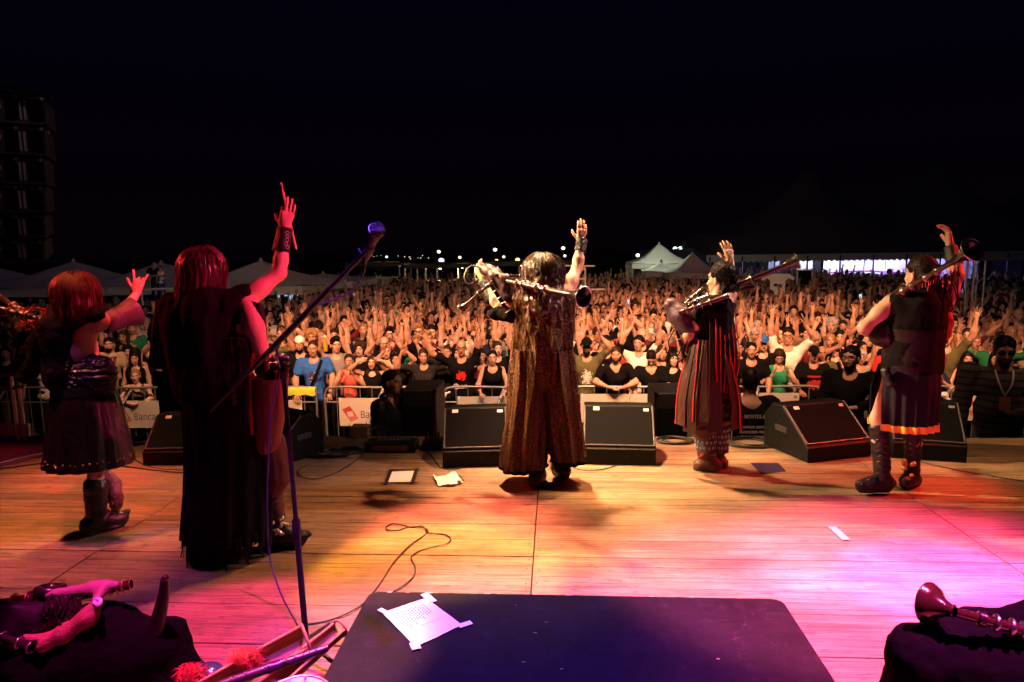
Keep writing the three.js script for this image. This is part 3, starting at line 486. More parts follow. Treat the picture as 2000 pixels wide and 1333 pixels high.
// ------------------------------------------------ performer 2: tall man in the long black coat
{
  const z0 = onY(470, 1078).z, J = (x, y, d = 0) => atZ(x, y, z0 + d);
  const p = thing('person', 'long-haired performer in long black coat raising a drumstick beside the microphone stand', 'person', V(J(450, 1080).x, 0, z0));
  const j = { pelvis: J(432, 790), chest: J(408, 660), shL: J(338, 602), shR: J(478, 588), neck: J(400, 585), head: J(398, 540, -0.02), hipL: J(400, 800), hipR: J(466, 800), elR: J(545, 534, -0.14), wrR: J(556, 448, -0.2), elL: J(318, 695, -0.18), wrL: J(372, 730, -0.42), knL: J(425, 940, 0.03), anL: J(440, 1062, 0.04), toL: J(452, 1082, 0.14), knR: J(520, 930, -0.1), anR: J(534, 1032, -0.06), toR: J(584, 1050, -0.08) };
  const hq = QE(0.05, Math.PI - 0.25, 0.06), hr = handChains(j.wrR, J(564, 398, -0.22).sub(j.wrR), V(-0.35, 0, -1), V(-1, 0.1, 0.2), 1.08, [0.75, 0.12, 0.05, 0.06], 0.08, 0.9), hl = handChains(j.wrL, V(0.4, 0.1, -1), V(0, -1, 0), V(1, 0, 0), 1.05, [0.6, 0.7, 0.7, 0.7]);
  part('body', [field([...bodyPrims(j, 1), cap(J(484, 600, 0.03), J(497, 640, 0.06), 0.055, 0.052), cap(J(497, 640, 0.06), J(514, 700, 0.05), 0.05, 0.045), cap(J(400, 640, 0.02), J(470, 640, 0), 0.11, 0.09)], 0.0125), field(headPrims(j.head, hq, 1), 0.009, { color: faceColor(j.head, hq, 1) }), fineHand(hr, 1.08), fineHand(hl, 1.05, 0.005)], MAT.skin, p);
  const hc = j.head.clone().add(V(0, 0.035, 0.01)), hairM = M([0.10, 0.03, 0.022], 0.38);
  part('hair', [field([ell(hc, [0.105, 0.115, 0.115]), cap(hc.clone().add(V(0, -0.03, 0.03)), J(388, 585, 0.05), 0.1, 0.085), cap(J(375, 560, 0.04), J(358, 588, 0.06), 0.06, 0.04)], 0.012, { k: 0.05, disp: (q) => 0.01 * noise(q.x * 45, q.y * 9, q.z * 45) }), ...strands(hc, [0.116, 0.126, 0.126], QI, 2300, () => rr(0.24, 0.42), 0.005, 0.0028, V(-0.14, 0, 0.12))], hairM, p);
  // coat: upper part, strips on the shoulders, long skirt
  const coat = part('coat', [field([cap(J(352, 606, 0.03), J(452, 600, 0.03), 0.085, 0.08), cap(J(398, 600, 0.05), J(415, 750, 0.04), 0.13, 0.16), cap(J(365, 640, 0.03), J(390, 760, 0.02), 0.14, 0.14), cap(J(436, 640, 0.03), J(452, 770, 0.02), 0.1, 0.13), cap(J(335, 600, 0), J(322, 650, -0.08), 0.085, 0.075), cap(J(320, 650, -0.08), J(316, 700, -0.18), 0.075, 0.06), cap(J(316, 700, -0.18), J(365, 730, -0.4), 0.06, 0.05), cap(J(450, 596, 0), J(474, 584, -0.02), 0.078, 0.07), cap(J(452, 596, 0.02), J(484, 578, -0.03), 0.055, 0.06)], 0.0125, { k: 0.05, disp: (q) => 0.012 * noise(q.x * 18, q.y * 5, q.z * 18) + hd(q, 35, 0.005) })], MAT.black, p);
  part('coat_skirt', [loft(ringsBetween([[J(428, 752), 0.215, 0.185], [J(440, 800), 0.235, 0.2], [J(450, 880), 0.25, 0.22], [J(452, 960), 0.255, 0.24], [J(449, 1040), 0.262, 0.26]], 34), { seg: 240, from: -0.55, to: 5.4, wave: (a, t) => 1 + 0.055 * t * Math.sin(a * 17 + 2 * noise(a, t * 2, 1)) + 0.05 * t * noise(Math.cos(a) * 3, t * 2, Math.sin(a) * 3) + 0.006 * noise(a * 20, t * 30, 2) })], MAT.black, p);
  const rag = []; for (let i = 0; i < 46; i++) { const a = rr(0.0, 3.3), t = J(449, 1036), q = V(t.x + Math.cos(a) * 0.262, t.y, t.z + Math.sin(a) * 0.262), L = rr(0.03, 0.14); rag.push(strip([q.clone().add(V(0, 0.05, 0)), q.clone().add(V(rr(-0.01, 0.01), -L * 0.5, 0)), q.clone().add(V(rr(-0.02, 0.02), -L, rr(-0.01, 0.01)))], (s) => rr(0.02, 0.05) * (1 - s * 0.8), V(Math.cos(a), 0, Math.sin(a)), 0.003)); }
  part('torn_hem', rag, MAT.black, p, 'stuff');
  for (const [a, b, n, dz] of [[[304, 604], [352, 588], 8, 0.09], [[456, 588], [508, 598], 9, 0.09]]) for (let i = 0; i < n; i++) {
    const t = i / (n - 1), x = lerp(a[0], b[0], t), y = lerp(a[1], b[1], t), s = a[0] < 400 ? -1 : 1, o = s * (s < 0 ? 1 - t : t);
    const L = rr(110, 150); part('leather_strip', strip([J(lerp(x, 400, 0.14), y - 4, 0.06), J(x, y, dz * 0.9 - Math.abs(o) * 0.03), J(x + o * 8, y + L * 0.35, dz - Math.abs(o) * 0.05), J(x + o * 9 + rr(-3, 3), y + L, dz - Math.abs(o) * 0.05)], 0.024, V(o * 0.75, 0.05, 0.8).normalize(), 0.005), MAT.blackLeather, p);
  }
  for (let i = 0; i < 9; i++) { const x = 432 + i * 6.2 + rr(-2, 2), L = rr(80, 170); part('leather_strip', strip([J(x - 6, 660, 0.13), J(x, 700, 0.15), J(x + rr(-6, 6), 660 + L, 0.16 + rr(-0.01, 0.03))], 0.022, V(0.3, 0, 1).normalize(), 0.005), i % 3 === 1 ? MAT.brownLeather : MAT.blackLeather, p); }
  // maroon side panel, trousers, bells, shoes
  part('side_panel', loft(ringsBetween([[J(530, 850), 0.06, 0.08], [J(540, 900), 0.07, 0.1], [J(543, 940), 0.066, 0.1], [J(535, 968), 0.04, 0.06]], 12), { seg: 48, wave: (a, t) => 1 + 0.1 * noise(Math.cos(a) * 3, t * 4, Math.sin(a) * 3) }), MAT.maroon, p);
  part('trousers', field([cap(J(470, 800), J(520, 930, -0.1), 0.1, 0.085), cap(J(520, 930, -0.1), J(538, 1008, -0.06), 0.085, 0.055), cap(J(400, 800), J(425, 940, 0.03), 0.1, 0.085), cap(J(425, 940, 0.03), J(440, 1050, 0.04), 0.08, 0.06)], 0.013, { k: 0.03, disp: (q) => 0.012 * noise(q.x * 12, q.y * 24, q.z * 12) }), MAT.maroon, p);
  boot(j.anL, j.toL, j.knL, 0.5, MAT.blackLeather, p, 'boot', 1.05);
  boot(j.anR, j.toR, j.knR, 0.25, MAT.blackLeather, p, 'shoe', 1.05, [cap(J(584, 1050, -0.08), J(603, 1044, -0.09), 0.034, 0.018)]);
  for (let i = 0; i < 42; i++) { const a = rr(0, 6.28), q = J(531, rr(1008, 1042), -0.06); part('jingle_bell', ball(V(q.x + Math.cos(a) * 0.082 + rr(-0.01, 0.01), q.y, q.z + Math.sin(a) * 0.075), rr(0.010, 0.015), 10, 8), MAT.metal, p); }
  // bracer
  const w1 = J(548, 492, -0.17), w2 = J(556, 446, -0.2), br = part('bracer', turned(w1, w2, [[0, 0.044], [0, 0.05], [0.08, 0.053], [0.12, 0.049], [0.88, 0.043], [0.92, 0.047], [1, 0.044], [1, 0.036]], 24), MAT.blackLeather, p);
  const scr = []; for (let i = 0; i < 5; i++) { const a = J(561 + rr(-3, 4), 455 + i * 7, -0.13); scr.push(new THREE.TorusGeometry(0.009, 0.0022, 5, 12).rotateY(0.5).translate(a.x, a.y, a.z)); } part('ornament', scr, MAT.metal, br);
  // drumstick
  const ds = thing('drumstick', 'pale wooden drumstick in the raised hand of the performer in black coat', 'drumstick', J(562, 430, -0.2));
  part('shaft', turned(J(578, 488, -0.21), J(549, 358, -0.27), [[0, 0], [0.004, 0.008], [0.5, 0.0082], [0.85, 0.0065], [0.93, 0.0042]], 12), MAT.wood, ds);
  part('tip', turned(J(551, 366, -0.267), J(548, 355, -0.272), [[0, 0.0042], [0.35, 0.0066], [0.75, 0.0055], [1, 0]], 12), MAT.wood, ds);
  // bag of mallets at the hip
  const sb = thing('mallet_bag', 'maroon cloth bag of drum mallets at the hip of the long-coated performer', 'stick bag', J(527, 800, 0.08));
  part('bag', loft(ringsBetween([[J(529, 738, 0.06), 0.098, 0.085], [J(527, 760, 0.06), 0.1, 0.085], [J(526, 820, 0.06), 0.085, 0.08], [J(522, 868, 0.06), 0.07, 0.07], [J(520, 884, 0.06), 0.045, 0.045], [J(519, 887, 0.06), 0.004, 0.004]], 26), { seg: 70, wave: (a, t) => 1 + 0.05 * noise(Math.cos(a) * 3, t * 5, Math.sin(a) * 3) + 0.02 * noise(Math.cos(a) * 9, t * 11, Math.sin(a) * 9) }), M([0.13, 0.018, 0.03], 0.75, { bumpMap: weave, bumpScale: 0.002 }), sb);
  [[504, 704], [511, 722], [518, 697], [526, 728], [533, 702], [541, 718], [548, 706], [555, 722], [559, 708]].forEach(([x, y], i) => { const d = 0.03 + (i % 3) * 0.03, a = J(lerp(x, 528, 0.45), 800, d), b = J(x, y + 8, d); const ma = part('mallet', turned(a, b, [[0, 0.007], [0.6, 0.008], [0.62, 0.016], [1, 0.019]], 10), i % 2 ? M([0.3, 0.02, 0.05], 0.35) : MAT.maroon, sb); part('mallet_head', ball(J(x, y, d), 0.0185, 12, 10), M([0.05, 0.01, 0.04], 0.3), ma); });
  part('strap', [strip([J(494, 690, 0.1), J(487, 760, 0.13), J(492, 850, 0.13)], 0.018, V(0, 0, 1), 0.004), strip([J(470, 700, 0.15), J(500, 740, 0.13), J(515, 745, 0.15)], 0.02, V(0, 0, 1), 0.004)], MAT.redCord, sb);
}
// ------------------------------------------------ performer 3: curly hair, gold brocade cloak, centre
{
  const z0 = onY(1060, 944).z, J = (x, y, d = 0) => atZ(x, y, z0 + d);
  const p = thing('person', 'curly dark-haired piper in long gold and red brocade cloak at centre stage', 'person', V(J(1065, 944).x, 0, z0));
  const j = { pelvis: J(1064, 745), chest: J(1060, 645), shL: J(1016, 588), shR: J(1106, 572), neck: J(1060, 580), head: J(1062, 542, -0.02), hipL: J(1042, 755), hipR: J(1088, 755), elR: J(1128, 522, -0.14), wrR: J(1135, 474, -0.2), elL: J(978, 606, -0.1), wrL: J(944, 548, -0.24), knL: J(1048, 850), anL: J(1050, 922), toL: J(1042, 938, 0.1), knR: J(1096, 840, -0.08), anR: J(1095, 912, -0.08), toR: J(1104, 922, -0.02) };
  const hq = QE(0, Math.PI, 0), hr = handChains(j.wrR, J(1138, 438, -0.22).sub(j.wrR), V(-0.2, 0, -1), V(-1, 0, 0.5), 1.02, [0.2, 0.12, 0.15, 0.3], 0.06, 0.3), hl = handChains(j.wrL, J(932, 520, -0.26).sub(j.wrL), V(0.5, 0, -1), V(1, 0.2, 0), 1.02, [0.25, 0.4, 0.5, 0.6], 0.2, 0.1);
  part('body', [field(bodyPrims(j, 1), 0.0125), field(headPrims(j.head, hq), 0.01, { color: faceColor(j.head, hq) }), fineHand(hr, 1.02), fineHand(hl, 1.02)], MAT.skin, p);
  const hc = j.head.clone().add(V(0, 0.045, 0.02)), hairM = M([0.03, 0.010, 0.008], 0.36);
  part('hair', [field([ell(hc, [0.115, 0.115, 0.115]), cap(hc.clone().add(V(0, -0.05, 0.02)), J(1062, 600, 0.07), 0.135, 0.13), cap(J(1045, 560, 0.05), J(1030, 604, 0.07), 0.06, 0.04), cap(J(1080, 560, 0.05), J(1092, 604, 0.06), 0.06, 0.04)], 0.0125, { k: 0.05, disp: (q) => hd(q, 26, 0.018) }), ...strands(hc, [0.138, 0.13, 0.138], QI, 2600, () => rr(0.26, 0.42), 0.010, 0.0030, V(0, 0, 0.1))], hairM, p);
  const brocade = M([0.29, 0.25, 0.21], 0.45, { map: cloakTex, bumpMap: cloakTex, bumpScale: 0.006, specularIntensity: 0.5 });
  const fold = (q) => 0.035 * noise(q.x * 13, q.y * 2.0, q.z * 13) + 0.026 * (0.4 - Math.abs(noise(q.x * 24 + q.y * 5, q.y * 3, q.z * 24))) + 0.008 * noise(q.x * 50, q.y * 14, q.z * 50);
  const upper = field([cap(J(1022, 592, 0.03), J(1100, 588, 0.03), 0.075, 0.07), cap(J(1060, 600, 0.04), J(1060, 730, 0.03), 0.14, 0.15), cap(J(1034, 620, 0.02), J(1020, 740, 0), 0.085, 0.085), cap(J(1092, 620, 0.02), J(1100, 740, 0), 0.08, 0.08), cap(J(1100, 590, 0), J(1104, 640, -0.02), 0.06, 0.05)], 0.0125, { k: 0.06, disp: fold });
  part('cloak', upper, brocade, p);
  const foldWave = (n, ph) => (a, t) => 1 + 0.05 + 0.15 * (0.45 - Math.abs(Math.sin(a * 4 + ph + 1.5 * noise(t * 2.5, ph, 1) + noise(a * 2, t, ph)))) + (0.06 + 0.16 * t) * noise(Math.cos(a) * n + ph, t * 1.6, Math.sin(a) * n) + 0.05 * noise(Math.cos(a) * n * 3, t * 2.5 + ph, Math.sin(a) * n * 3);
  part('cloak_tail', loft(ringsBetween([[J(1036, 680), 0.13, 0.16], [J(1035, 750), 0.15, 0.185], [J(1031, 820), 0.155, 0.185], [J(1023, 885), 0.168, 0.18], [J(1022, 912), 0.16, 0.175]], 34), { seg: 200, wave: foldWave(2.6, 1) }), brocade, p);
  part('cloak_tail', loft(ringsBetween([[J(1086, 680), 0.12, 0.15], [J(1090, 750), 0.135, 0.175], [J(1097, 820), 0.14, 0.175], [J(1107, 880), 0.128, 0.165], [J(1109, 897), 0.118, 0.16]], 34), { seg: 200, wave: foldWave(2.6, 7) }), brocade, p);
  const hem = []; for (const [x, y, rx, rz, w] of [[1022, 912, 0.16, 0.175, foldWave(2.6, 1)], [1109, 897, 0.118, 0.16, foldWave(2.6, 7)]]) { const c = J(x, y), pts = []; for (let i = 0; i <= 60; i++) { const a = i / 60 * 6.283; const s = w(a, 1); pts.push(V(c.x + Math.cos(a) * rx * s, c.y, c.z + Math.sin(a) * rz * s)); } hem.push(tube(pts, 0.012, 6, 0, false)); }
  part('hem', hem, MAT.black, p);
  part('trousers', field([cap(J(1044, 760), j.knL, 0.095, 0.075), cap(j.knL, j.anL, 0.075, 0.055), cap(J(1088, 760), j.knR, 0.095, 0.075), cap(j.knR, j.anR, 0.075, 0.055)], 0.014, { k: 0.02 }), MAT.black, p);
  part('red_lit_sleeve', field([cap(J(1018, 590, -0.02), J(980, 606, -0.1), 0.072, 0.06)], 0.012, { disp: (q) => hd(q, 30, 0.012) }), M([0.35, 0.02, 0.02], 0.7), p);  // red light on the left upper arm, put into the sleeve colour
  boot(j.anL, j.toL, j.knL, 0.3, MAT.darkLeather, p, 'boot', 1.1); const rb = boot(j.anR, j.toR, j.knR, 0.3, MAT.blackLeather, p, 'boot', 1.02);
  const tuft = []; for (let i = 0; i < 260; i++) { const a = rr(0, 6.28), c = J(1095, rr(894, 914), -0.08).add(V(Math.cos(a) * 0.07, 0, Math.sin(a) * 0.07)); tuft.push(tube([c, c.clone().add(V(Math.cos(a) * rr(0.01, 0.04), rr(-0.04, 0.02), Math.sin(a) * rr(0.01, 0.04)))], (t) => 0.004 * (1 - t), 3, 0, false)); }
  part('fur_trim', tuft, M([0.12, 0.06, 0.04], 0.8), rb, 'stuff');
  const wr = part('wristband', turned(J(1133, 492, -0.18), J(1137, 466, -0.21), [[0, 0.036], [0, 0.042], [0.1, 0.044], [0.48, 0.041], [0.52, 0.041], [0.9, 0.04], [1, 0.038], [1, 0.032]], 22), MAT.blackLeather, p);
  const wrs = []; for (let r = 0; r < 2; r++) for (let i = 0; i < 12; i++) { const a = i / 12 * 6.283, c = J(1134 + r * 2, 486 - r * 12, -0.19); wrs.push(new THREE.BoxGeometry(0.012, 0.016, 0.006).rotateY(-a + 1.57).translate(c.x + Math.cos(a) * 0.043, c.y, c.z + Math.sin(a) * 0.043)); } part('plates', wrs, MAT.metal, wr, 'stuff');
  part('sleeve_cuff', turned(J(962, 588, -0.17), J(943, 548, -0.25), [[0, 0.044], [0, 0.05], [0.1, 0.052], [0.9, 0.042], [1, 0.044], [1, 0.034]], 22), MAT.blackLeather, p);
  // bagpipe across his back
  const b = thing('bagpipe', 'bagpipe with black horn bell slung across the back of the piper in the gold cloak', 'bagpipe', J(1050, 565, 0.15));
  part('bag', field([ell(J(964, 540, -0.1), [0.05, 0.075, 0.06]), cap(J(940, 522, -0.14), J(988, 550, 0), 0.035, 0.045), cap(J(975, 545, -0.05), J(990, 575, -0.02), 0.04, 0.045), cap(J(985, 555, -0.02), J(992, 580, 0), 0.035, 0.03)], 0.011, { k: 0.05, disp: (q) => hd(q, 16, 0.018) }), MAT.purpleLeather, b);
  part('pouch', field([cap(J(966, 612, -0.06), J(1004, 616, 0.0), 0.05, 0.06)], 0.011, { disp: (q) => hd(q, 22, 0.012) }), MAT.black, b);
  pipe(b, J(972, 546, -0.06), J(1140, 581, 0.62), 0.019, 0.07, MAT.darkWood, MAT.metal, [0.1, 0.26, 0.33, 0.5, 0.6], MAT.ebony);
  pipe(b, J(966, 538, 0.02), J(1044, 541, -0.1), 0.010, 0.02, MAT.ebony, MAT.metal, [0.3, 0.6]);
  pipe(b, J(965, 548, 0), J(902, 602, -0.12), 0.013, 0.034, MAT.ebony, MAT.metal, [0.2, 0.45]);
  pipe(b, J(958, 556, 0.04), J(992, 608, 0.06), 0.015, 0.026, MAT.ebony, MAT.metal, [0.25, 0.5, 0.7]);
  part('tube', [tube([J(945, 526, -0.1), J(920, 520, -0.1), J(907, 540, -0.08), J(915, 556, -0.06), J(930, 550, -0.06)], 0.007, 6, 24)], MAT.rubber, b);
  dangles(b, (t) => J(lerp(985, 1130, t), lerp(552, 580, t), lerp(0.0, 0.5, t)), 26, 0.12, MAT.ebony, 0.0028);
  const kn = []; for (let i = 0; i < 40; i++) { const t = rr(0.1, 0.75); kn.push(ball(J(lerp(975, 1130, t), lerp(546, 578, t) + rr(-4, 4), lerp(0.0, 0.56, t)), rr(0.005, 0.010), 7, 5)); } part('knots', kn, MAT.metal, b, 'stuff');
}
// ------------------------------------------------ performer 4: short dark hair, brown leather panels with red piping
{
  const z0 = onY(1380, 920).z, J = (x, y, d = 0) => atZ(x, y, z0 + d);
  const p = thing('person', 'short-haired piper in brown leather panels edged with red piping, one arm raised', 'person', V(J(1380, 920).x, 0, z0));
  const j = { pelvis: J(1388, 735), chest: J(1394, 640), shL: J(1378, 606, 0.06), shR: J(1420, 592, -0.08), neck: J(1402, 585), head: J(1408, 548), hipL: J(1374, 745, 0.03), hipR: J(1406, 745, -0.03), elR: J(1432, 560, -0.12), wrR: J(1428, 512, -0.14), elL: J(1344, 656, 0.06), wrL: J(1324, 636, -0.2), knL: J(1372, 835, 0.02), anL: J(1384, 898, 0), toL: J(1364, 910, -0.02), knR: J(1400, 830, -0.1), anR: J(1400, 896, -0.1), toR: J(1388, 906, -0.12) };
  const hq = QE(0, Math.PI + 0.75, 0), hr = handChains(j.wrR, J(1421, 482, -0.16).sub(j.wrR), V(-0.3, 0, -1), V(-1, 0.1, -0.2), 1.02, [0.1, 0.15, 0.15, 0.2], 0.22, 0.2), hl = handChains(j.wrL, V(-0.2, 0.2, -1), V(1, 0, 0), V(0, 1, 0), 1.02, [0.5, 0.6, 0.6, 0.6], 0.1, 0.6);
  part('body', [field(bodyPrims(j, 0.98), 0.0125), field(headPrims(j.head, hq), 0.0075, { color: faceColor(j.head, hq) }), fineHand(hr, 1.02), fineHand(hl, 1.02)], MAT.skin, p);
  const hh = (x, y, z) => V(x, y, z).applyQuaternion(hq).add(j.head);
  part('hair', [field([ell(hh(0, 0.055, -0.02), [0.086, 0.095, 0.105], hq), cap(hh(-0.03, -0.05, -0.07), hh(0.03, -0.05, -0.07), 0.04, 0.04), ell(hh(0, -0.035, 0.085), [0.085, 0.1, 0.085], hq, { neg: true, k: 0.02 }), ell(hh(0.09, -0.05, 0.03), [0.05, 0.06, 0.05], hq, { neg: true }), ell(hh(-0.09, -0.05, 0.03), [0.05, 0.06, 0.05], hq, { neg: true })], 0.008, { k: 0.03, disp: (q) => hd(q, 75, 0.007) }), ...fuzz(hh(0, 0.035, -0.02), hq, [0.084, 0.1, 0.104], 2600, 0.022, 0.0018, (d) => d.z > 0.45 && d.y < 0.55 || d.y < -0.1 && d.z > -0.1)], M([0.005, 0.0035, 0.003], 0.5, { specularIntensity: 0.2 }), p);
  const ti = []; for (let i = 0; i < 3; i++) { const c = J(1361, 614, 0.122); ti.push(new THREE.TorusGeometry(0.012 + i * 0.011, 0.0022, 4, 20).rotateY(-0.5).translate(c.x, c.y, c.z)); }
  part('vest', field([cap(J(1384, 606, 0.05), J(1420, 600, -0.06), 0.07, 0.065), cap(J(1398, 610, 0.02), J(1396, 690, 0.02), 0.13, 0.135), cap(J(1380, 604, 0.06), J(1368, 622, 0.07), 0.07, 0.066), cap(J(1392, 590, 0), J(1412, 588, 0), 0.05, 0.05)], 0.011, { k: 0.05, disp: (q) => hd(q, 20, 0.014) }), MAT.black, p);
  // panels: each a hanging strip of leather edged with red piping
  const quilt = M([0.035, 0.012, 0.009], 0.45, { specularIntensity: 0.4, bumpMap: hide, bumpScale: 0.008 });
  for (let i = 0; i < 9; i++) {
    const a = lerp(2.75, -0.35, i / 8), o = (r, y, w) => { const c = J(1384, y); return V(c.x + Math.cos(a) * r * w, c.y, c.z + Math.sin(a) * r); };
    const dropY = [826, 835, 812, 830, 838, 828, 836, 840, 832][i], P = [o(0.155, 660, 0.9), o(0.19, 715, 1), o(0.215, 770, 1.1), o(0.225, dropY, 1.12)];
    const n = V(Math.cos(a), 0, Math.sin(a)); if (i === 4) continue;
    part('leather_panel', strip(P, (t) => 0.088 + 0.03 * t, n, 0.006), quilt, p);
    const s = V().crossVectors(V(0, -1, 0), n).multiplyScalar(0.05); if (i % 2 === 0) part('piping', tube(P.map((q, k) => q.clone().addScaledVector(s, 1 + 0.1 * k).addScaledVector(n, 0.004)), 0.0045, 5, 24), MAT.redCord, p);
  }
  for (let i = 0; i < 6; i++) { const x = 1392 + i * 8, P = [J(x - 4, 596, 0.09 - i * 0.018), J(x, 640, 0.16 - i * 0.02), J(x + i * 1.2, 705, 0.18 - i * 0.02), J(x + 4 - i * 2, 768, 0.19 - i * 0.02)]; part('leather_panel', strip(P, 0.05, V(0.4 + 0.1 * i, 0, 1).normalize(), 0.006), MAT.darkLeather, p); part('piping', tube(P.map((q) => q.clone().add(V(0.022, 0, 0.012))), 0.0042, 5, 24), MAT.redCord, p); }
  part('trousers', field([cap(J(1374, 745, 0.03), j.knL, 0.11, 0.095), cap(j.knL, J(1380, 848, 0), 0.1, 0.085), cap(J(1406, 745, -0.03), j.knR, 0.1, 0.09), cap(j.knR, J(1400, 850, -0.1), 0.085, 0.07)], 0.013, { k: 0.03, disp: (q) => 0.016 * noise(q.x * 9, q.y * 26, q.z * 9) }), MAT.brownLeather, p);
  for (const [cx, dz, r] of [[1378, 0, 0.088], [1404, -0.1, 0.08]]) {
    const gt = part('gaiter', loft(ringsBetween([[J(cx - 1, 830, dz), r, r * 1.05], [J(cx + 2, 882, dz), r * 0.86, r * 0.9]], 8), { seg: 40 }), M([0.02, 0.017, 0.028], 0.5, { bumpMap: hide, bumpScale: 0.003 }), p);
    const rg = []; for (let k = 0; k < 4; k++) for (let i = 0; i < 15; i++) { const a = i / 15 * 6.283 + k * 0.2, c = J(cx, 838 + k * 11, dz), q = r * (1 - 0.04 * k) + 0.003; rg.push(new THREE.TorusGeometry(0.0085, 0.0022, 5, 12).scale(0.75, 1, 1).rotateY(-a + 1.57).translate(c.x + Math.cos(a) * q, c.y, c.z + Math.sin(a) * q * 1.05)); }
    part('rings', rg, MAT.metal, gt, 'stuff');
  }
  boot(j.anR, j.toR, j.knR, 0.25, MAT.brownLeather, p, 'boot', 1); const lb = boot(j.anL, j.toL, j.knL, 0.25, MAT.brownLeather, p, 'boot', 1.12);
  part('laces', [0, 1, 2, 3].map((i) => tube([J(1366 + i * 4, 894 + i * -2, 0.06), J(1374 + i * 4, 886 + i, 0.075), J(1390 + i * 2, 890, 0.06)], 0.004, 4, 8)), MAT.redCord, lb);
  part('wrist_wrap', turned(J(1340, 652, 0.0), J(1327, 639, -0.16), [[0, 0.042], [0.1, 0.046], [0.5, 0.044], [1, 0.038]], 18), MAT.blackLeather, p);
  const b = thing('bagpipe', 'bagpipe with long slender pipe held by the piper in brown leather', 'bagpipe', J(1360, 610, 0));
  part('bag', field([ell(J(1330, 618, 0.0), [0.09, 0.085, 0.10], QE(0, 0, -0.7)), cap(J(1312, 596, -0.02), J(1348, 640, 0.02), 0.055, 0.085), cap(J(1345, 640, 0), J(1370, 640, 0), 0.08, 0.06)], 0.011, { k: 0.05, disp: (q) => hd(q, 10, 0.014) }), MAT.purpleLeather, b);
  pipe(b, J(1312, 608, -0.06), J(1557, 510, 0.06), 0.02, 0.062, MAT.ebony, MAT.metal, [0.12, 0.3, 0.42, 0.52, 0.64], MAT.ebony);
  pipe(b, J(1326, 612, 0.1), J(1424, 578, 0.14), 0.017, 0.024, MAT.darkWood, MAT.metal, [0.15, 0.3, 0.45, 0.62]);
  pipe(b, J(1334, 598, -0.16), J(1374, 562, -0.22), 0.012, 0.016, MAT.ebony, MAT.metal, [0.4]);
  pipe(b, J(1408, 572, 0.1), J(1470, 562, 0.0), 0.014, 0.026, MAT.ebony, MAT.metal, [0.4]);
  pipe(b, J(1322, 645, 0.02), J(1337, 700, 0.02), 0.013, 0.02, MAT.ebony, MAT.metal, [0.3, 0.6]);
  part('cords', [tube([J(1320, 640, 0.02), J(1306, 668, 0.04), J(1318, 700, 0.04), J(1334, 670, 0.05), J(1326, 640, 0.06)], 0.005, 5, 30)], MAT.ebony, b);
  dangles(b, (t) => J(lerp(1330, 1480, t), lerp(604, 540, t), 0.06), 22, 0.05, MAT.ebony, 0.0025);
  const st = []; for (let i = 0; i < 46; i++) { const t = rr(0, 0.78); st.push(ball(J(lerp(1320, 1557, t), lerp(604, 512, t) + rr(-3, 3), 0.03 * t), rr(0.004, 0.008), 6, 5)); } part('studs', st, MAT.metal, b, 'stuff');
}
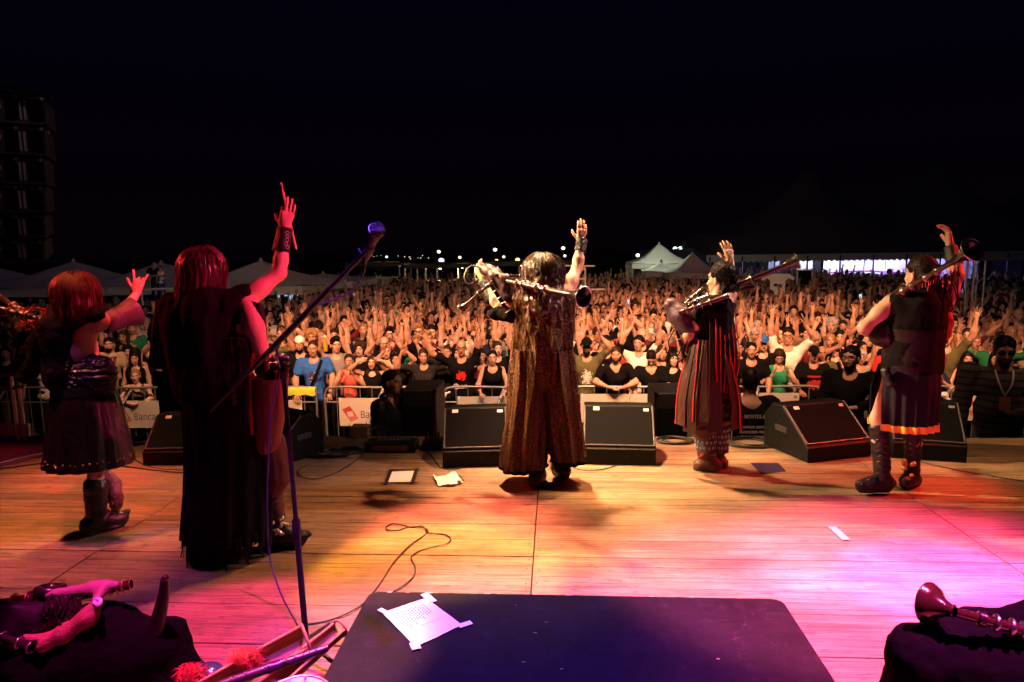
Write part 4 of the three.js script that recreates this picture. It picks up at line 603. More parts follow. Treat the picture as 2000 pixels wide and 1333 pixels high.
// ------------------------------------------------ performer 5: black kilt with yellow hem, tall boots
{
  const z0 = onY(1720, 966).z, J = (x, y, d = 0) => atZ(x, y, z0 + d);
  const p = thing('person', 'piper in black vest and black kilt with yellow hem at stage right', 'person', V(J(1745, 965).x, 0, z0));
  const j = { pelvis: J(1775, 735), chest: J(1788, 640), shL: J(1740, 592, 0.02), shR: J(1846, 594, -0.04), neck: J(1794, 578), head: J(1798, 540), hipL: J(1750, 745), hipR: J(1800, 745), elR: J(1871, 538, -0.04), wrR: J(1856, 480, -0.12), elL: J(1688, 640, 0.02), wrL: J(1716, 660, -0.22), knL: J(1716, 820, -0.02), anL: J(1724, 935), toL: J(1682, 948, 0.02), knR: J(1784, 830, -0.12), anR: J(1782, 930, -0.16), toR: J(1768, 940, -0.1) };
  const hq = QE(0, Math.PI + 0.35, 0), hr = handChains(j.wrR, J(1853, 452, -0.14).sub(j.wrR), V(-1, 0.0, -0.3), V(0.3, 0, -1), 1.04, [0.45, 0.5, 0.5, 0.45], 0.3, 0.2), hl = handChains(j.wrL, V(0.4, 0, -1), V(0, 1, 0), V(1, 0, 0), 1.02, [0.5, 0.6, 0.6, 0.6]);
  part('body', [field(bodyPrims(j, 1.02), 0.0125), field(headPrims(j.head, hq), 0.0085, { color: faceColor(j.head, hq) }), fineHand(hr, 1.06), fineHand(hl, 1.02, 0.005)], MAT.skin, p);
  const hh = (x, y, z) => V(x, y, z).applyQuaternion(hq).add(j.head);
  part('hair', [field([ell(hh(0, 0.06, -0.015), [0.082, 0.088, 0.1], hq), ell(hh(0, 0.0, -0.06), [0.074, 0.08, 0.062], hq), ell(hh(0, -0.035, 0.085), [0.085, 0.1, 0.085], hq, { neg: true, k: 0.02 })], 0.008, { k: 0.03, disp: (q) => hd(q, 60, 0.005) }), ...fuzz(hh(0, 0.04, -0.015), hq, [0.08, 0.098, 0.1], 2600, 0.016, 0.0016, (d) => d.z > 0.45 && d.y < 0.55 || d.y < -0.1 && d.z > -0.1)], M([0.014, 0.007, 0.006], 0.5, { specularIntensity: 0.3 }), p);
  part('vest', field([cap(J(1752, 594, 0.03), J(1836, 592, 0), 0.075, 0.07), cap(J(1794, 600, 0.03), J(1782, 720, 0.03), 0.15, 0.15), cap(J(1768, 620, 0.03), J(1760, 712, 0.03), 0.11, 0.11), cap(J(1815, 620, 0.0), J(1808, 712, 0.02), 0.11, 0.11), cap(J(1780, 582, 0.02), J(1808, 582, 0.02), 0.06, 0.06)], 0.0115, { k: 0.05, disp: (q) => 0.01 * noise(q.x * 9, q.y * 12, q.z * 9) + hd(q, 34, 0.004) }), MAT.black, p);
  part('corset_belt', loft(ringsBetween([[J(1784, 640, 0.01), 0.192, 0.18], [J(1781, 680, 0.01), 0.178, 0.172], [J(1778, 722, 0.01), 0.186, 0.172]], 12), { seg: 60, wave: (a, t) => 1 + 0.012 * Math.sin(t * 30) }), M([0.010, 0.005, 0.006], 0.5, { specularIntensity: 0.3, bumpMap: hide, bumpScale: 0.005 }), p);
  part('red_sash', field([cap(J(1834, 640, 0), J(1830, 700, 0.02), 0.04, 0.045), cap(J(1830, 700, 0.02), J(1832, 765, 0.04), 0.04, 0.02), cap(J(1846, 600, -0.02), J(1846, 650, 0), 0.05, 0.045)], 0.011, { k: 0.04, disp: (q) => 0.02 * noise(q.x * 20, q.y * 12, q.z * 20) }), M([0.30, 0.04, 0.02], 0.6), p);
  const kw = (a, t) => 1 + 0.05 * t * Math.sin(a * 20) + 0.03 * noise(Math.cos(a) * 3, t, Math.sin(a) * 3);
  part('kilt', loft(ringsBetween([[J(1776, 715), 0.19, 0.175], [J(1770, 760), 0.215, 0.19], [J(1764, 828), 0.205, 0.2]], 22), { seg: 200, from: -2.8, to: 2.75, wave: kw }), M([0.010, 0.009, 0.016], 0.85, { specularIntensity: 0.3, bumpMap: weave, bumpScale: 0.003 }), p);
  part('yellow_hem', loft(ringsBetween([[J(1764, 821), 0.212, 0.207], [J(1764, 834), 0.212, 0.207]], 3), { seg: 200, from: -2.8, to: 2.75, wave: (a, t) => kw(a, 1) }), M([0.7, 0.48, 0.03], 0.5), p);
  part('pouch', field([cap(J(1730, 724, 0.13), J(1738, 748, 0.15), 0.03, 0.035)], 0.01, { disp: (q) => hd(q, 30, 0.01) }), MAT.blackLeather, p);
  const lb = boot(j.anL, j.toL, j.knL, 0.84, MAT.blackLeather, p, 'boot', 0.98); const rb = boot(j.anR, j.toR, j.knR, 0.84, MAT.blackLeather, p, 'boot', 0.94);
  part('laces', [0, 1, 2, 3, 4, 5, 6].map((i) => tube([J(1708 + i % 2 * 3, 862 + i * 11, 0.06), J(1722, 857 + i * 11, 0.085), J(1738, 864 + i * 11, 0.06)], 0.005, 4, 10)), MAT.ebony, lb);
  for (let i = 0; i < 14; i++) { const a = rr(0, 6.28), q = J(1772, rr(898, 925), -0.1); part('bell', ball(V(q.x + Math.cos(a) * 0.035, q.y, q.z + 0.02 + Math.sin(a) * 0.03), rr(0.013, 0.019), 10, 8), MAT.brass, rb); }
  part('forearm_guard', turned(J(1866, 520, -0.06), J(1857, 483, -0.12), [[0, 0.048], [0.1, 0.052], [0.9, 0.042], [1, 0.044], [1, 0.034]], 20), MAT.blackLeather, p);
  const b = thing('bagpipe', 'bagpipe with wide black bell resting over the shoulder of the piper in the kilt', 'bagpipe', J(1790, 590, 0));
  part('bag', field([ell(J(1720, 645, -0.02), [0.075, 0.10, 0.1]), cap(J(1712, 625, -0.1), J(1732, 660, 0.02), 0.06, 0.07)], 0.011, { k: 0.05, disp: (q) => hd(q, 12, 0.016) }), MAT.blackLeather, b);
  pipe(b, J(1716, 598, -0.12), J(1901, 488, 0.62), 0.017, 0.074, MAT.darkWood, MAT.metal, [0.12, 0.3, 0.4, 0.55, 0.66], MAT.ebony);
  pipe(b, J(1722, 592, -0.1), J(1766, 558, -0.14), 0.014, 0.018, MAT.darkWood, MAT.metal, [0.4]);
  part('drape', field([cap(J(1838, 560, 0), J(1848, 600, 0.02), 0.04, 0.045), cap(J(1850, 545, -0.03), J(1842, 575, 0.02), 0.03, 0.04)], 0.01, { disp: (q) => hd(q, 40, 0.02) }), MAT.brownLeather, b);
  dangles(b, (t) => J(lerp(1740, 1870, t), lerp(590, 515, t), 0.08 + 0.06 * t), 20, 0.08, MAT.redCord, 0.0028);
  dangles(b, (t) => J(lerp(1836, 1872, t), lerp(545, 520, t), 0.08), 12, 0.22, MAT.darkLeather, 0.004, 'fringe');
}
// ---------------------------------------------------------------- behind the crowd: tents, lights, towers
srand(900);
const tentCloth = M([0.62, 0.59, 0.58], 0.85, { bumpMap: weave, bumpScale: 0.01 });
const wallCloth = M([0.5, 0.5, 0.48], 0.85, { bumpMap: weave, bumpScale: 0.01 });
// square pagoda tent: curved roof to a peak, valance, four legs, optional walls
function pagoda(c, half, eave, peak, label, { walls = false, group, lit = 0, cloth = tentCloth } = {}) {
  const t = thing('pagoda_tent', label, 'tent', c, group), P = (x, y, z) => V(c.x + x, c.y + y, c.z + z);
  const pos = [], idx = [], N = 8, q = 4 * 6;
  for (let i = 0; i <= N; i++) { const f = i / N, r = half * (1 - f) * (1 - 0.22 * Math.sin(f * Math.PI)) + 0.05, y = eave + (peak - eave) * Math.pow(f, 1.25); for (let k = 0; k < q; k++) { const s = Math.floor(k / 6), u = (k % 6) / 6 * 2 - 1, e = [[u, -1], [1, u], [-u, 1], [-1, -u]][s], sag = -0.1 * (1 - u * u) * (1 - f); const p = P(e[0] * r, y + sag * (half / 2.5), e[1] * r); pos.push(p.x, p.y, p.z); } }
  for (let i = 0; i < N; i++) for (let k = 0; k < q; k++) { const a = i * q + k, b = i * q + (k + 1) % q; idx.push(a, b, a + q, b, b + q, a + q); }
  const g = new THREE.BufferGeometry(); g.setAttribute('position', new THREE.Float32BufferAttribute(pos, 3)); g.setIndex(idx); g.computeVertexNormals();
  part('roof', g, cloth, t);
  part('finial', turned(P(0, peak - 0.02, 0), P(0, peak + 0.14, 0), [[0, 0.07], [0.6, 0.06], [1, 0]], 8), cloth, t);
  for (const [x, z, w, d] of [[0, -half, 2 * half, 0.02], [0, half, 2 * half, 0.02], [-half, 0, 0.02, 2 * half], [half, 0, 0.02, 2 * half]]) part('valance', box(w, 0.28, d, c.x + x, c.y + eave - 0.2, c.z + z), cloth, t);
  for (const x of [-1, 1]) for (const z of [-1, 1]) part('leg', box(0.08, eave, 0.08, c.x + x * (half - 0.05), c.y + eave / 2, c.z + z * (half - 0.05)), MAT.steel, t);
  if (walls) { part('wall', box(2 * half - 0.12, eave - 0.3, 0.03, c.x, c.y + (eave - 0.3) / 2, c.z - half + 0.06), wallCloth, t); part('wall', box(0.03, eave - 0.3, 2 * half - 0.12, c.x - half + 0.06, c.y + (eave - 0.3) / 2, c.z), wallCloth, t); }
  if (lit) {
    const l = new THREE.PointLight(new THREE.Color().setRGB(1, 0.72, 0.32), lit, 0, 2); l.name = 'tent_light'; l.position.set(c.x, c.y + eave - 0.35, c.z + half * 0.2); l.castShadow = true; l.shadow.radius = 4; scene.add(l);
    const b = part('bulb', ball(V(c.x, c.y + eave - 0.35, c.z + half * 0.2), 0.11, 10, 8), M([0, 0, 0], 1, { emissive: new THREE.Color().setRGB(1, 0.72, 0.35), emissiveIntensity: 9 }), t);
    part('counter', [box(2 * half - 0.3, 1.0, 0.5, c.x, c.y + 0.5, c.z + half - 0.4)], wallCloth, t);
  }
  return t;
}
const ground = (px, py, z) => { const p = atZ(px, py, z); return V(p.x, GY, z); };
const LT = 'white pagoda tents along the left';
[[148, 506, -25, 2.6], [318, 508, -25.5, 2.5], [512, 504, -24.5, 2.4], [632, 530, -31, 2.0], [-30, 512, -24.5, 2.6]].forEach(([px, py, z, h], i) => {
  const c = ground(px, 560, z), pk = atZ(px, py, z).y - GY - 0.12; const lab = ['white pagoda tent behind the woman with auburn bob', 'white pagoda tent behind the man holding the child', 'white pagoda tent under the raised arm with drumstick', 'low small white tent right of the bright blue screen', 'white pagoda tent cut off by the left edge'][i];
  pagoda(c, h, i === 3 ? 2.1 : 2.25, pk, lab, { walls: i < 2 || i === 4, group: LT });
});
// bright pale blue screen under a tent at the left
{
  const a = atZ(540, 556, -27), b = atZ(601, 590, -27), t = thing('screen', 'bright pale blue lit screen under the left tents', 'screen', V((a.x + b.x) / 2, GY, -27));
  part('panel', box(b.x - a.x, a.y - b.y + 0.5, 0.06, (a.x + b.x) / 2, (a.y + b.y) / 2 - 0.25, -27), M([0.02, 0.02, 0.02], 0.5, { emissive: new THREE.Color().setRGB(0.3, 0.62, 0.78), emissiveIntensity: 1 }), t);
  for (const x of [a.x - 0.05, b.x + 0.05]) part('leg', box(0.08, a.y - GY + 0.1, 0.08, x, (a.y + GY) / 2, -27.05), MAT.blackMetal, t);
  part('top_bar', box(b.x - a.x + 0.4, 0.3, 0.1, (a.x + b.x) / 2 + 0.1, a.y + 0.2, -26.9), MAT.blackMetal, t);
}
// pale walls seen between the tents
{
  const t = thing('cloth_screen', 'pale canvas side wall under the left tents', 'canvas wall', ground(240, 590, -25.2)), a = atZ(180, 566, -25.2), b = atZ(300, 640, -25.2);
  part('canvas', box(b.x - a.x, a.y - GY, 0.04, (a.x + b.x) / 2, (a.y + GY) / 2, -25.2), wallCloth, t);
  part('pole', [rod(V(a.x, GY, -25.1), V(a.x, a.y + 0.1, -25.1), 0.03)], MAT.steel, t);
}
// platform with a rail; a man holds a child on it
{
  const z = -19, a = atZ(286, 590, z), b = atZ(452, 590, z), t = thing('platform', 'raised platform with white tubular rail where a man holds a child', 'platform', V((a.x + b.x) / 2, GY, z)), py = a.y;
  part('deck', box(b.x - a.x + 0.3, 0.1, 1.6, (a.x + b.x) / 2, py - 0.05, z - 0.6), MAT.steel, t);
  for (const x of [a.x, (a.x + b.x) / 2, b.x]) for (const d of [0.12, -1.3]) part('leg', rod(V(x, GY, z + d), V(x, py, z + d), 0.03), MAT.steel, t);
  const r1 = atZ(286, 565, z).y, r2 = atZ(452, 560, z).y, wr = M([0.75, 0.75, 0.75], 0.4);
  part('rail', rod(V(a.x, r1 + 0.0, z + 0.2), V(b.x, r2, z + 0.2), 0.032), wr, t);
  for (const x of [a.x, b.x]) part('post', rod(V(x, GY, z + 0.2), V(x, r1, z + 0.2), 0.028), wr, t);
  part('lower_rail', [rod(V(a.x, py - 0.3, z + 0.2), V(b.x, py - 0.3, z + 0.2), 0.022)], wr, t);
  part('brace', rod(V(a.x, py - 1.0, z + 0.2), V(a.x + 0.9, py, z + 0.2), 0.024), wr, t);
}
// scaffold of the mixing position behind the crowd
{
  const z = -24, t = thing('scaffold', 'pale tubular scaffold frame behind the raised arm of the gold-cloaked piper', 'scaffold', ground(1125, 560, z)), w = M([0.7, 0.7, 0.68], 0.4), P = (x, y, d = 0) => atZ(x, y, z + d), base = (x) => { const p = P(x, 560); return V(p.x, GY, z); };
  for (const x of [1100, 1120, 1143]) part('upright', rod(base(x), P(x, 519), 0.035), w, t);
  part('ledger', rod(P(1086, 519), P(1162, 520), 0.03), w, t); part('ledger', rod(P(1100, 545), P(1143, 545), 0.03), w, t);
  part('brace', rod(P(1100, 570), P(1143, 522), 0.025), w, t); part('deck', box(2.2, 0.06, 1.2, P(1122, 566).x, P(1122, 566).y, z - 0.6), MAT.steel, t);
}
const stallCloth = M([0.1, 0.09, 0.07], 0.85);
// stalls with warm lamps
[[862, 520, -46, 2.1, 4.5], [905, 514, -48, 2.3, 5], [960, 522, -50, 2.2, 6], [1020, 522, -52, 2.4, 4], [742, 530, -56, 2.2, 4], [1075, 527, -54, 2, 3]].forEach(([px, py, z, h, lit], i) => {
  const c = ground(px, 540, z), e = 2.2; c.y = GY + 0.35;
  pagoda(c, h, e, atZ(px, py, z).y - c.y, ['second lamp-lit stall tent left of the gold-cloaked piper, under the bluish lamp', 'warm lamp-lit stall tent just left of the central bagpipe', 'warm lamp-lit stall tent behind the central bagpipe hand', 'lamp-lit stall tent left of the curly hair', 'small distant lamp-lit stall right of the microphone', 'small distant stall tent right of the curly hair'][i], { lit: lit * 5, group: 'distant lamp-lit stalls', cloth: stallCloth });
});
// distant lamps on posts
const lampHead = (c, k) => M([0, 0, 0], 1, { emissive: new THREE.Color().setRGB(...c), emissiveIntensity: k });
[[857, 492, -70, [1, 0.9, 0.7], 0.19, 'pale lamp directly above the bluish lamp'], [862, 509, -62, [0.55, 0.75, 1], 0.26, 'brightest bluish white lamp over the stalls'], [898, 503, -75, [1, 0.85, 0.6], 0.17, 'small lamp right of the bluish lamp'], [967, 488, -70, [1, 0.9, 0.75], 0.2, 'lamp above the left hand of the gold-cloaked piper'], [984, 502, -80, [1, 0.8, 0.5], 0.17, 'small lamp left of the curly hair'], [1011, 508, -60, [1, 0.75, 0.3], 0.2, 'yellowish lamp beside the curly hair'], [970, 509, -60, [1, 0.75, 0.3], 0.14, 'yellowish lamp over the central stalls'], [1100, 485, -70, [1, 0.9, 0.75], 0.2, 'upper lamp just left of the raised wristband'], [1103, 500, -72, [1, 0.85, 0.65], 0.16, 'lower lamp just left of the raised forearm'], [1246, 499, -64, [1, 0.95, 0.85], 0.19, 'lamp at the left corner of the lit white tent'], [1319, 486, -58, [0.85, 1, 0.9], 0.19, 'left of two close white lamps behind the tents'], [1329, 485, -58, [0.85, 1, 0.9], 0.16, 'right of two close white lamps behind the tents'], [1347, 492, -64, [1, 1, 0.9], 0.12, 'small lamp right of the two close lamps'], [755, 502, -85, [1, 0.85, 0.6], 0.16, 'small lamp right of the microphone, upper'], [744, 517, -80, [1, 0.9, 0.7], 0.14, 'small lamp right of the microphone, lower'], [780, 519, -80, [1, 0.9, 0.7], 0.12, 'small lamp between microphone and stalls'], [676, 517, -85, [1, 0.85, 0.6], 0.11, 'small dim lamp left of the microphone']].forEach(([px, py, z, c, r, lab]) => {
  const p = atZ(px, py, z), t = thing('street_lamp', lab + ', far behind the crowd', 'lamp', V(p.x, GY, z), 'distant lamps');
  part('lamp_post', turned(V(p.x, GY, z - 0.3), V(p.x, p.y + 0.1, z - 0.3), [[0, 0.09], [1, 0.05]], 8), MAT.blackMetal, t); part('arm', rod(V(p.x, p.y + 0.12, z - 0.32), V(p.x, p.y + 0.12, z + 0.05), 0.04), MAT.blackMetal, t);
  part('lantern', new THREE.SphereGeometry(r, 12, 9).scale(1, 0.85, 1).translate(p.x, p.y, z), lampHead(c, 2.5), t);
});
{ const g = []; for (let i = 0; i < 22; i++) { const p = atZ(rr(690, 840), rr(498, 506), -110 - rnd() * 60); g.push(ball(p, rr(0.05, 0.12), 6, 5)); } const m = part('distant_lights', g, lampHead([1, 0.85, 0.6], 1.2), null, 'stuff'); tag(m, 'faint far-off house lights right of the microphone', 'lights'); }
// dark hedge line and sheds at the horizon
{ const g = []; for (let i = 0; i < 70; i++) { const px = 560 + i * 12 + rr(-5, 5), z = -95 - rr(0, 20), p = ground(px, 520, z); g.push(new THREE.IcosahedronGeometry(rr(1.2, 2.6), 2).scale(1.5, rr(0.5, 0.9), 1).translate(p.x, GY + rr(0.6, 1.4), z)); } g.forEach((q) => { const P = q.attributes.position; for (let i = 0; i < P.count; i++) { const n = 1 + 0.3 * noise(P.getX(i) * 1.3, P.getY(i) * 1.3, P.getZ(i) * 1.3); P.setY(i, GY + (P.getY(i) - GY) * n); } q.computeVertexNormals(); }); tag(part('hedge', g, M([0.03, 0.045, 0.02], 0.95), null, 'stuff'), 'dark hedge line at the horizon behind the stalls', 'hedge'); }
// white gable tents right of the centre
{
  const mk = (px0, px1, pkx, pky, eavey, z, lab, lit) => {
    const a = atZ(px0, eavey, z), b = atZ(px1, eavey, z), pk = atZ(pkx, pky, z), c = V((a.x + b.x) / 2, GY, z); return pagoda(c, (b.x - a.x) / 2, (a.y + b.y) / 2 - GY, pk.y - GY - 0.1, lab, { walls: true });
  };
  mk(1228, 1346, 1284, 474, 512, -42, 'tall pale gable tent with lit top left of the brown leather piper', 0);
  mk(1258, 1325, 1288, 508, 528, -38, 'small pale tent in front of the tall gable tent', 0);
  mk(1300, 1404, 1360, 492, 530, -36, 'low grey tent just left of the brown leather piper', 0);
  const l = new THREE.PointLight(new THREE.Color().setRGB(0.9, 1, 0.7), 13, 0, 2); const p = atZ(1284, 496, -39.2); l.position.copy(p).add(V(0, 0.9, 0.4)); l.shadow.radius = 5; l.castShadow = true; l.name = 'tent_light'; scene.add(l);  // unseen lamp without a body, placed to light the tall tent roof
}
// the big marquee at the right
{
  const z = -44, E = (x, y, d = 0) => atZ(x, y, z + d), gA = E(1380, 503), gB = E(2120, 494), eaveY = (gA.y + gB.y) / 2 + 0.05, dep = 22;
  const t = thing('marquee', 'huge dark two-peaked marquee tent with scalloped edge and violet lit walls at right', 'tent', V((gA.x + gB.x) / 2, GY, z));
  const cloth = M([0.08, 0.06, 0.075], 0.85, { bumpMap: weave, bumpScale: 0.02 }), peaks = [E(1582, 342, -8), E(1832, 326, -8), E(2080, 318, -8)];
  const nx = 90, nz = 26, pos = [], idx = [];
  for (let k = 0; k <= nz; k++) for (let i = 0; i <= nx; i++) {
    const x = lerp(gA.x, gB.x + 6, i / nx), zz = z - dep * k / nz, cross = Math.sin(Math.PI * k / nz); let y = eaveY + 1.9 * Math.pow(Math.min(1, (x - gA.x) / 4), 0.8) * cross;
    for (const p of peaks) { const d = Math.hypot((x - p.x) * 0.9, (zz - p.z) * 0.8), h = (p.y - eaveY) * Math.exp(-d / 3.6); y = Math.max(y, eaveY + h * Math.min(1, cross * 2.2) + 0.8 * cross * (x > gA.x + 1 ? 1 : 0)); }
    pos.push(x, y, zz);
  }
  for (let k = 0; k < nz; k++) for (let i = 0; i < nx; i++) { const a = k * (nx + 1) + i; idx.push(a, a + 1, a + nx + 1, a + 1, a + nx + 2, a + nx + 1); }
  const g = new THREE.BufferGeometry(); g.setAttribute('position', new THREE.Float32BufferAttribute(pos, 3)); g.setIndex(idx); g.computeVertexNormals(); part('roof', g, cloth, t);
  const sc = new THREE.Shape(), L = gB.x + 6 - gA.x, n = Math.round(L / 0.34); sc.moveTo(0, 0.1); sc.lineTo(L, 0.1); sc.lineTo(L, -0.28); for (let i = n; i > 0; i--) sc.quadraticCurveTo((i - 0.5) * L / n, -0.5, (i - 1) * L / n, -0.28);
  part('scalloped_valance', new THREE.ExtrudeGeometry(sc, { depth: 0.02, bevelEnabled: false, curveSegments: 4 }).translate(gA.x, eaveY, z + 0.02), M([0.4, 0.38, 0.37], 0.85), t);
  for (let i = 0; i <= 14; i++) { const x = lerp(gA.x + 0.2, gB.x + 5.5, i / 14); part('pole', rod(V(x, GY, z + 0.05), V(x, eaveY, z + 0.05), 0.05, 6), MAT.blackMetal, t); }
  for (const p of peaks) part('mast', rod(V(p.x, GY, p.z), V(p.x, p.y + 0.3, p.z), 0.08, 8), MAT.blackMetal, t);
  // white cloth walls inside, with wrinkles
  const wz = z - 4.5; let wi = 0;
  for (const [x0, x1, y0] of [[1502, 1522, 500], [1558, 1586, 500], [1610, 1640, 498], [1642, 1686, 498], [1690, 1728, 498], [1731, 1768, 498], [1771, 1830, 498], [1834, 1882, 498], [1884, 1912, 498]]) {
    const a = atZ(x0, y0, wz), b = atZ(x1, 540, wz), w = b.x - a.x, h = x0 < 1600 ? 1.1 : a.y - GY, q = new THREE.PlaneGeometry(w, h, 14, 10), P = q.attributes.position; for (let i = 0; i < P.count; i++) P.setZ(i, 0.09 * noise(P.getX(i) * 1.6 + wi * 7, P.getY(i) * 0.8, 1) + 0.05 * Math.abs(noise(P.getX(i) * 3 + P.getY(i) * 2 + wi, 2, P.getY(i))));
    q.translate((a.x + b.x) / 2, a.y - h / 2, wz); q.computeVertexNormals(); part('wall_cloth', q, M([0.7, 0.7, 0.72], 0.8), t); wi++;
  }
  part('bunting', tube([atZ(1610, 534, wz + 0.3), atZ(1690, 530, wz + 0.3), atZ(1770, 533, wz + 0.3), atZ(1840, 529, wz + 0.3)], 0.06, 6, 30), M([0.35, 0.03, 0.2], 0.8), t);
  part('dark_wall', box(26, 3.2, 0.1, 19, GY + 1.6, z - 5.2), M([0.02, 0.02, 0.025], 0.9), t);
  for (const [px, c, i] of [[1625, [0.75, 0.82, 1], 24], [1715, [0.42, 0.36, 1], 30], [1760, [0.36, 0.32, 1], 26], [1850, [0.3, 0.3, 1], 22], [1560, [0.45, 0.5, 1], 8]]) {  // unseen lamps under the eave, placed to light the wall cloths
    const p = atZ(px, 503, wz + 1.6), l = new THREE.PointLight(new THREE.Color().setRGB(...c), i, 0, 2); l.position.copy(p); l.castShadow = true; l.shadow.radius = 5; l.name = 'unseen_marquee_light'; scene.add(l);
    part('bulb', ball(p, 0.1, 8, 6), lampHead(c, 3), t);
  }
}
// lattice mast at the right
{
  const z = -17, t = thing('lattice_tower', 'slim metal lattice mast beside the big bell at the right', 'truss', ground(1913, 590, z)), P = (x, y) => atZ(x, y, z), a = P(1905, 508), b = P(1926, 508);
  for (const x of [a.x, b.x]) for (const d of [0, -0.28]) part('chord', rod(V(x, GY, z + d), V(x, a.y, z + d), 0.024), MAT.steel, t);
  for (let y = GY + 0.1, s = 0; y < a.y - 0.3; y += 0.3, s++) for (const d of [0, -0.28]) part('brace', rod(V(s % 2 ? a.x : b.x, y, z + d), V(s % 2 ? b.x : a.x, y + 0.3, z + d), 0.011, 5), MAT.steel, t);
  part('top_bar', rod(V(a.x - 0.1, a.y, z), V(b.x + 1.6, a.y, z), 0.03), MAT.steel, t);
}
{ const t = thing('fence', 'dark railing and benches behind the crowd at the far right edge', 'fence', ground(1970, 590, -19)), z = -19; for (let i = 0; i < 3; i++) part('rail', rod(atZ(1930, 566 + i * 12, z), atZ(2080, 560 + i * 12, z), 0.03), MAT.steel, t); for (const x of [1935, 1985, 2040]) { const p = atZ(x, 560, z); part('post', rod(V(p.x, GY, z), p, 0.03), MAT.steel, t); } }
// white speaker box on a stand in front of the marquee
{ const z = -30, a = atZ(1558, 528, z), b = atZ(1586, 556, z), t = thing('speaker_cabinet', 'small speaker cabinet with pale frame above the crowd under the long pipe', 'speaker', V((a.x + b.x) / 2, GY, z)); part('cabinet', box(b.x - a.x, a.y - b.y, 0.5, (a.x + b.x) / 2, (a.y + b.y) / 2, z - 0.3), MAT.blackMetal, t); part('frame', [box(b.x - a.x + 0.1, 0.05, 0.06, (a.x + b.x) / 2, a.y, z), box(0.05, a.y - b.y, 0.06, a.x, (a.y + b.y) / 2, z), box(0.05, a.y - b.y, 0.06, b.x, (a.y + b.y) / 2, z)], MAT.white, t, 'stuff'); part('stand', rod(V((a.x + b.x) / 2, GY, z - 0.3), V((a.x + b.x) / 2, b.y, z - 0.3), 0.05), MAT.blackMetal, t); }
// hung loudspeaker array at the left
{
  const z = -10.5, t = thing('line_array', 'tall hung stack of loudspeaker boxes in the dark at top left', 'speaker stack', atZ(50, 330, z));
  const cab = M([0.022, 0.016, 0.022], 0.55, { bumpMap: hide, bumpScale: 0.003 }), grille = M([0.003, 0.002, 0.003], 0.6, { specularIntensity: 0.05 });
  const ys = [172, 232, 292, 348, 402, 452, 496];
  for (let i = 0; i < 6; i++) {
    const a = atZ(74 - i * 0.6, ys[i] + 22, z), b = atZ(-120, ys[i], z), top = atZ(60, ys[i] + 4, z).y, bot = atZ(60, ys[i + 1] + 2, z).y, h = top - bot - 0.03, w = 1.7, x1 = a.x, cy = (top + bot) / 2 - 0.05;
    const g = rbox(w, h, 0.75, 0.015, 2); const m = new THREE.Matrix4().compose(V(x1 - w * 0.44 - 0.34, cy, z - 0.3), QE(0.04 * i - 0.05, 0.5, 0), V(1, 1, 1)); g.applyMatrix4(m);
    const c = part('cabinet', g, cab, t);
    const put = (q) => q.applyMatrix4(m);
    part('grille', [put(box(0.2, h * 0.8, 0.02, 0.7, 0, 0.385)), put(box(0.17, h * 0.8, 0.02, 0.38, 0, 0.385))], grille, c, 'stuff');
    part('waveguide', [put(box(0.025, h * 0.72, 0.05, 0.5, 0, 0.395)), put(box(0.025, h * 0.72, 0.05, 0.56, 0, 0.395))], MAT.steel, c, 'stuff');
    part('rail', [put(box(1.72, 0.03, 0.05, 0, h * 0.47, 0.39)), put(box(0.02, h * 0.9, 0.04, 0.83, 0, 0.39))], MAT.blackMetal, c, 'stuff');
    part('handle', put(new THREE.TorusGeometry(0.045, 0.012, 6, 14).translate(0.2, 0.05, 0.39)), MAT.metal, c);
    part('fittings', [[0.12, 0.4], [0.8, 0.4], [0.84, 0.1], [0.46, 0.4]].map(([x, zz]) => put(box(0.045, 0.05, 0.035, x, h * 0.48, zz))), MAT.metal, c, 'stuff');
  }
  part('rigging_frame', [rod(atZ(-60, 148, z), atZ(100, 190, z), 0.04), rod(atZ(-60, 160, z - 0.6), atZ(100, 200, z - 0.6), 0.04)], MAT.blackMetal, t);
}
// ---------------------------------------------------------------- the crowd behind the barriers (faces the stage, so +z)
srand(4242);
const SKIN = [[0.50, 0.30, 0.21], [0.44, 0.25, 0.17], [0.56, 0.35, 0.26], [0.34, 0.18, 0.12]].map((c) => M(c, 0.5, { vertexColors: true }));
const HAIRM = { black: M([0.005, 0.004, 0.004], 0.55, { specularIntensity: 0.3 }), brown: M([0.025, 0.012, 0.007], 0.55, { specularIntensity: 0.4 }), fair: M([0.24, 0.13, 0.05], 0.5), grey: M([0.28, 0.27, 0.26], 0.6) };
const SHIRT = { black: [0.004, 0.004, 0.0045], charcoal: [0.016, 0.015, 0.017], white: [0.72, 0.70, 0.66], grey: [0.2, 0.2, 0.2], navy: [0.012, 0.02, 0.06], red: [0.4, 0.03, 0.03], green: [0.02, 0.16, 0.07], olive: [0.09, 0.09, 0.04], blue: [0.03, 0.13, 0.5], maroon: [0.12, 0.015, 0.025], beige: [0.5, 0.38, 0.24], coral: [0.72, 0.12, 0.09] };
const SHIRTM = {}; for (const k in SHIRT) SHIRTM[k] = M(SHIRT[k], 0.9, { specularIntensity: 0.2, bumpMap: weave, bumpScale: 0.002 });
const PANTS = [M([0.012, 0.015, 0.03], 0.9, { specularIntensity: 0.2 }), M([0.006, 0.006, 0.007], 0.9, { specularIntensity: 0.2 }), M([0.04, 0.037, 0.03], 0.9)];
const nv = (x, y, z) => V(x, y, z).normalize();
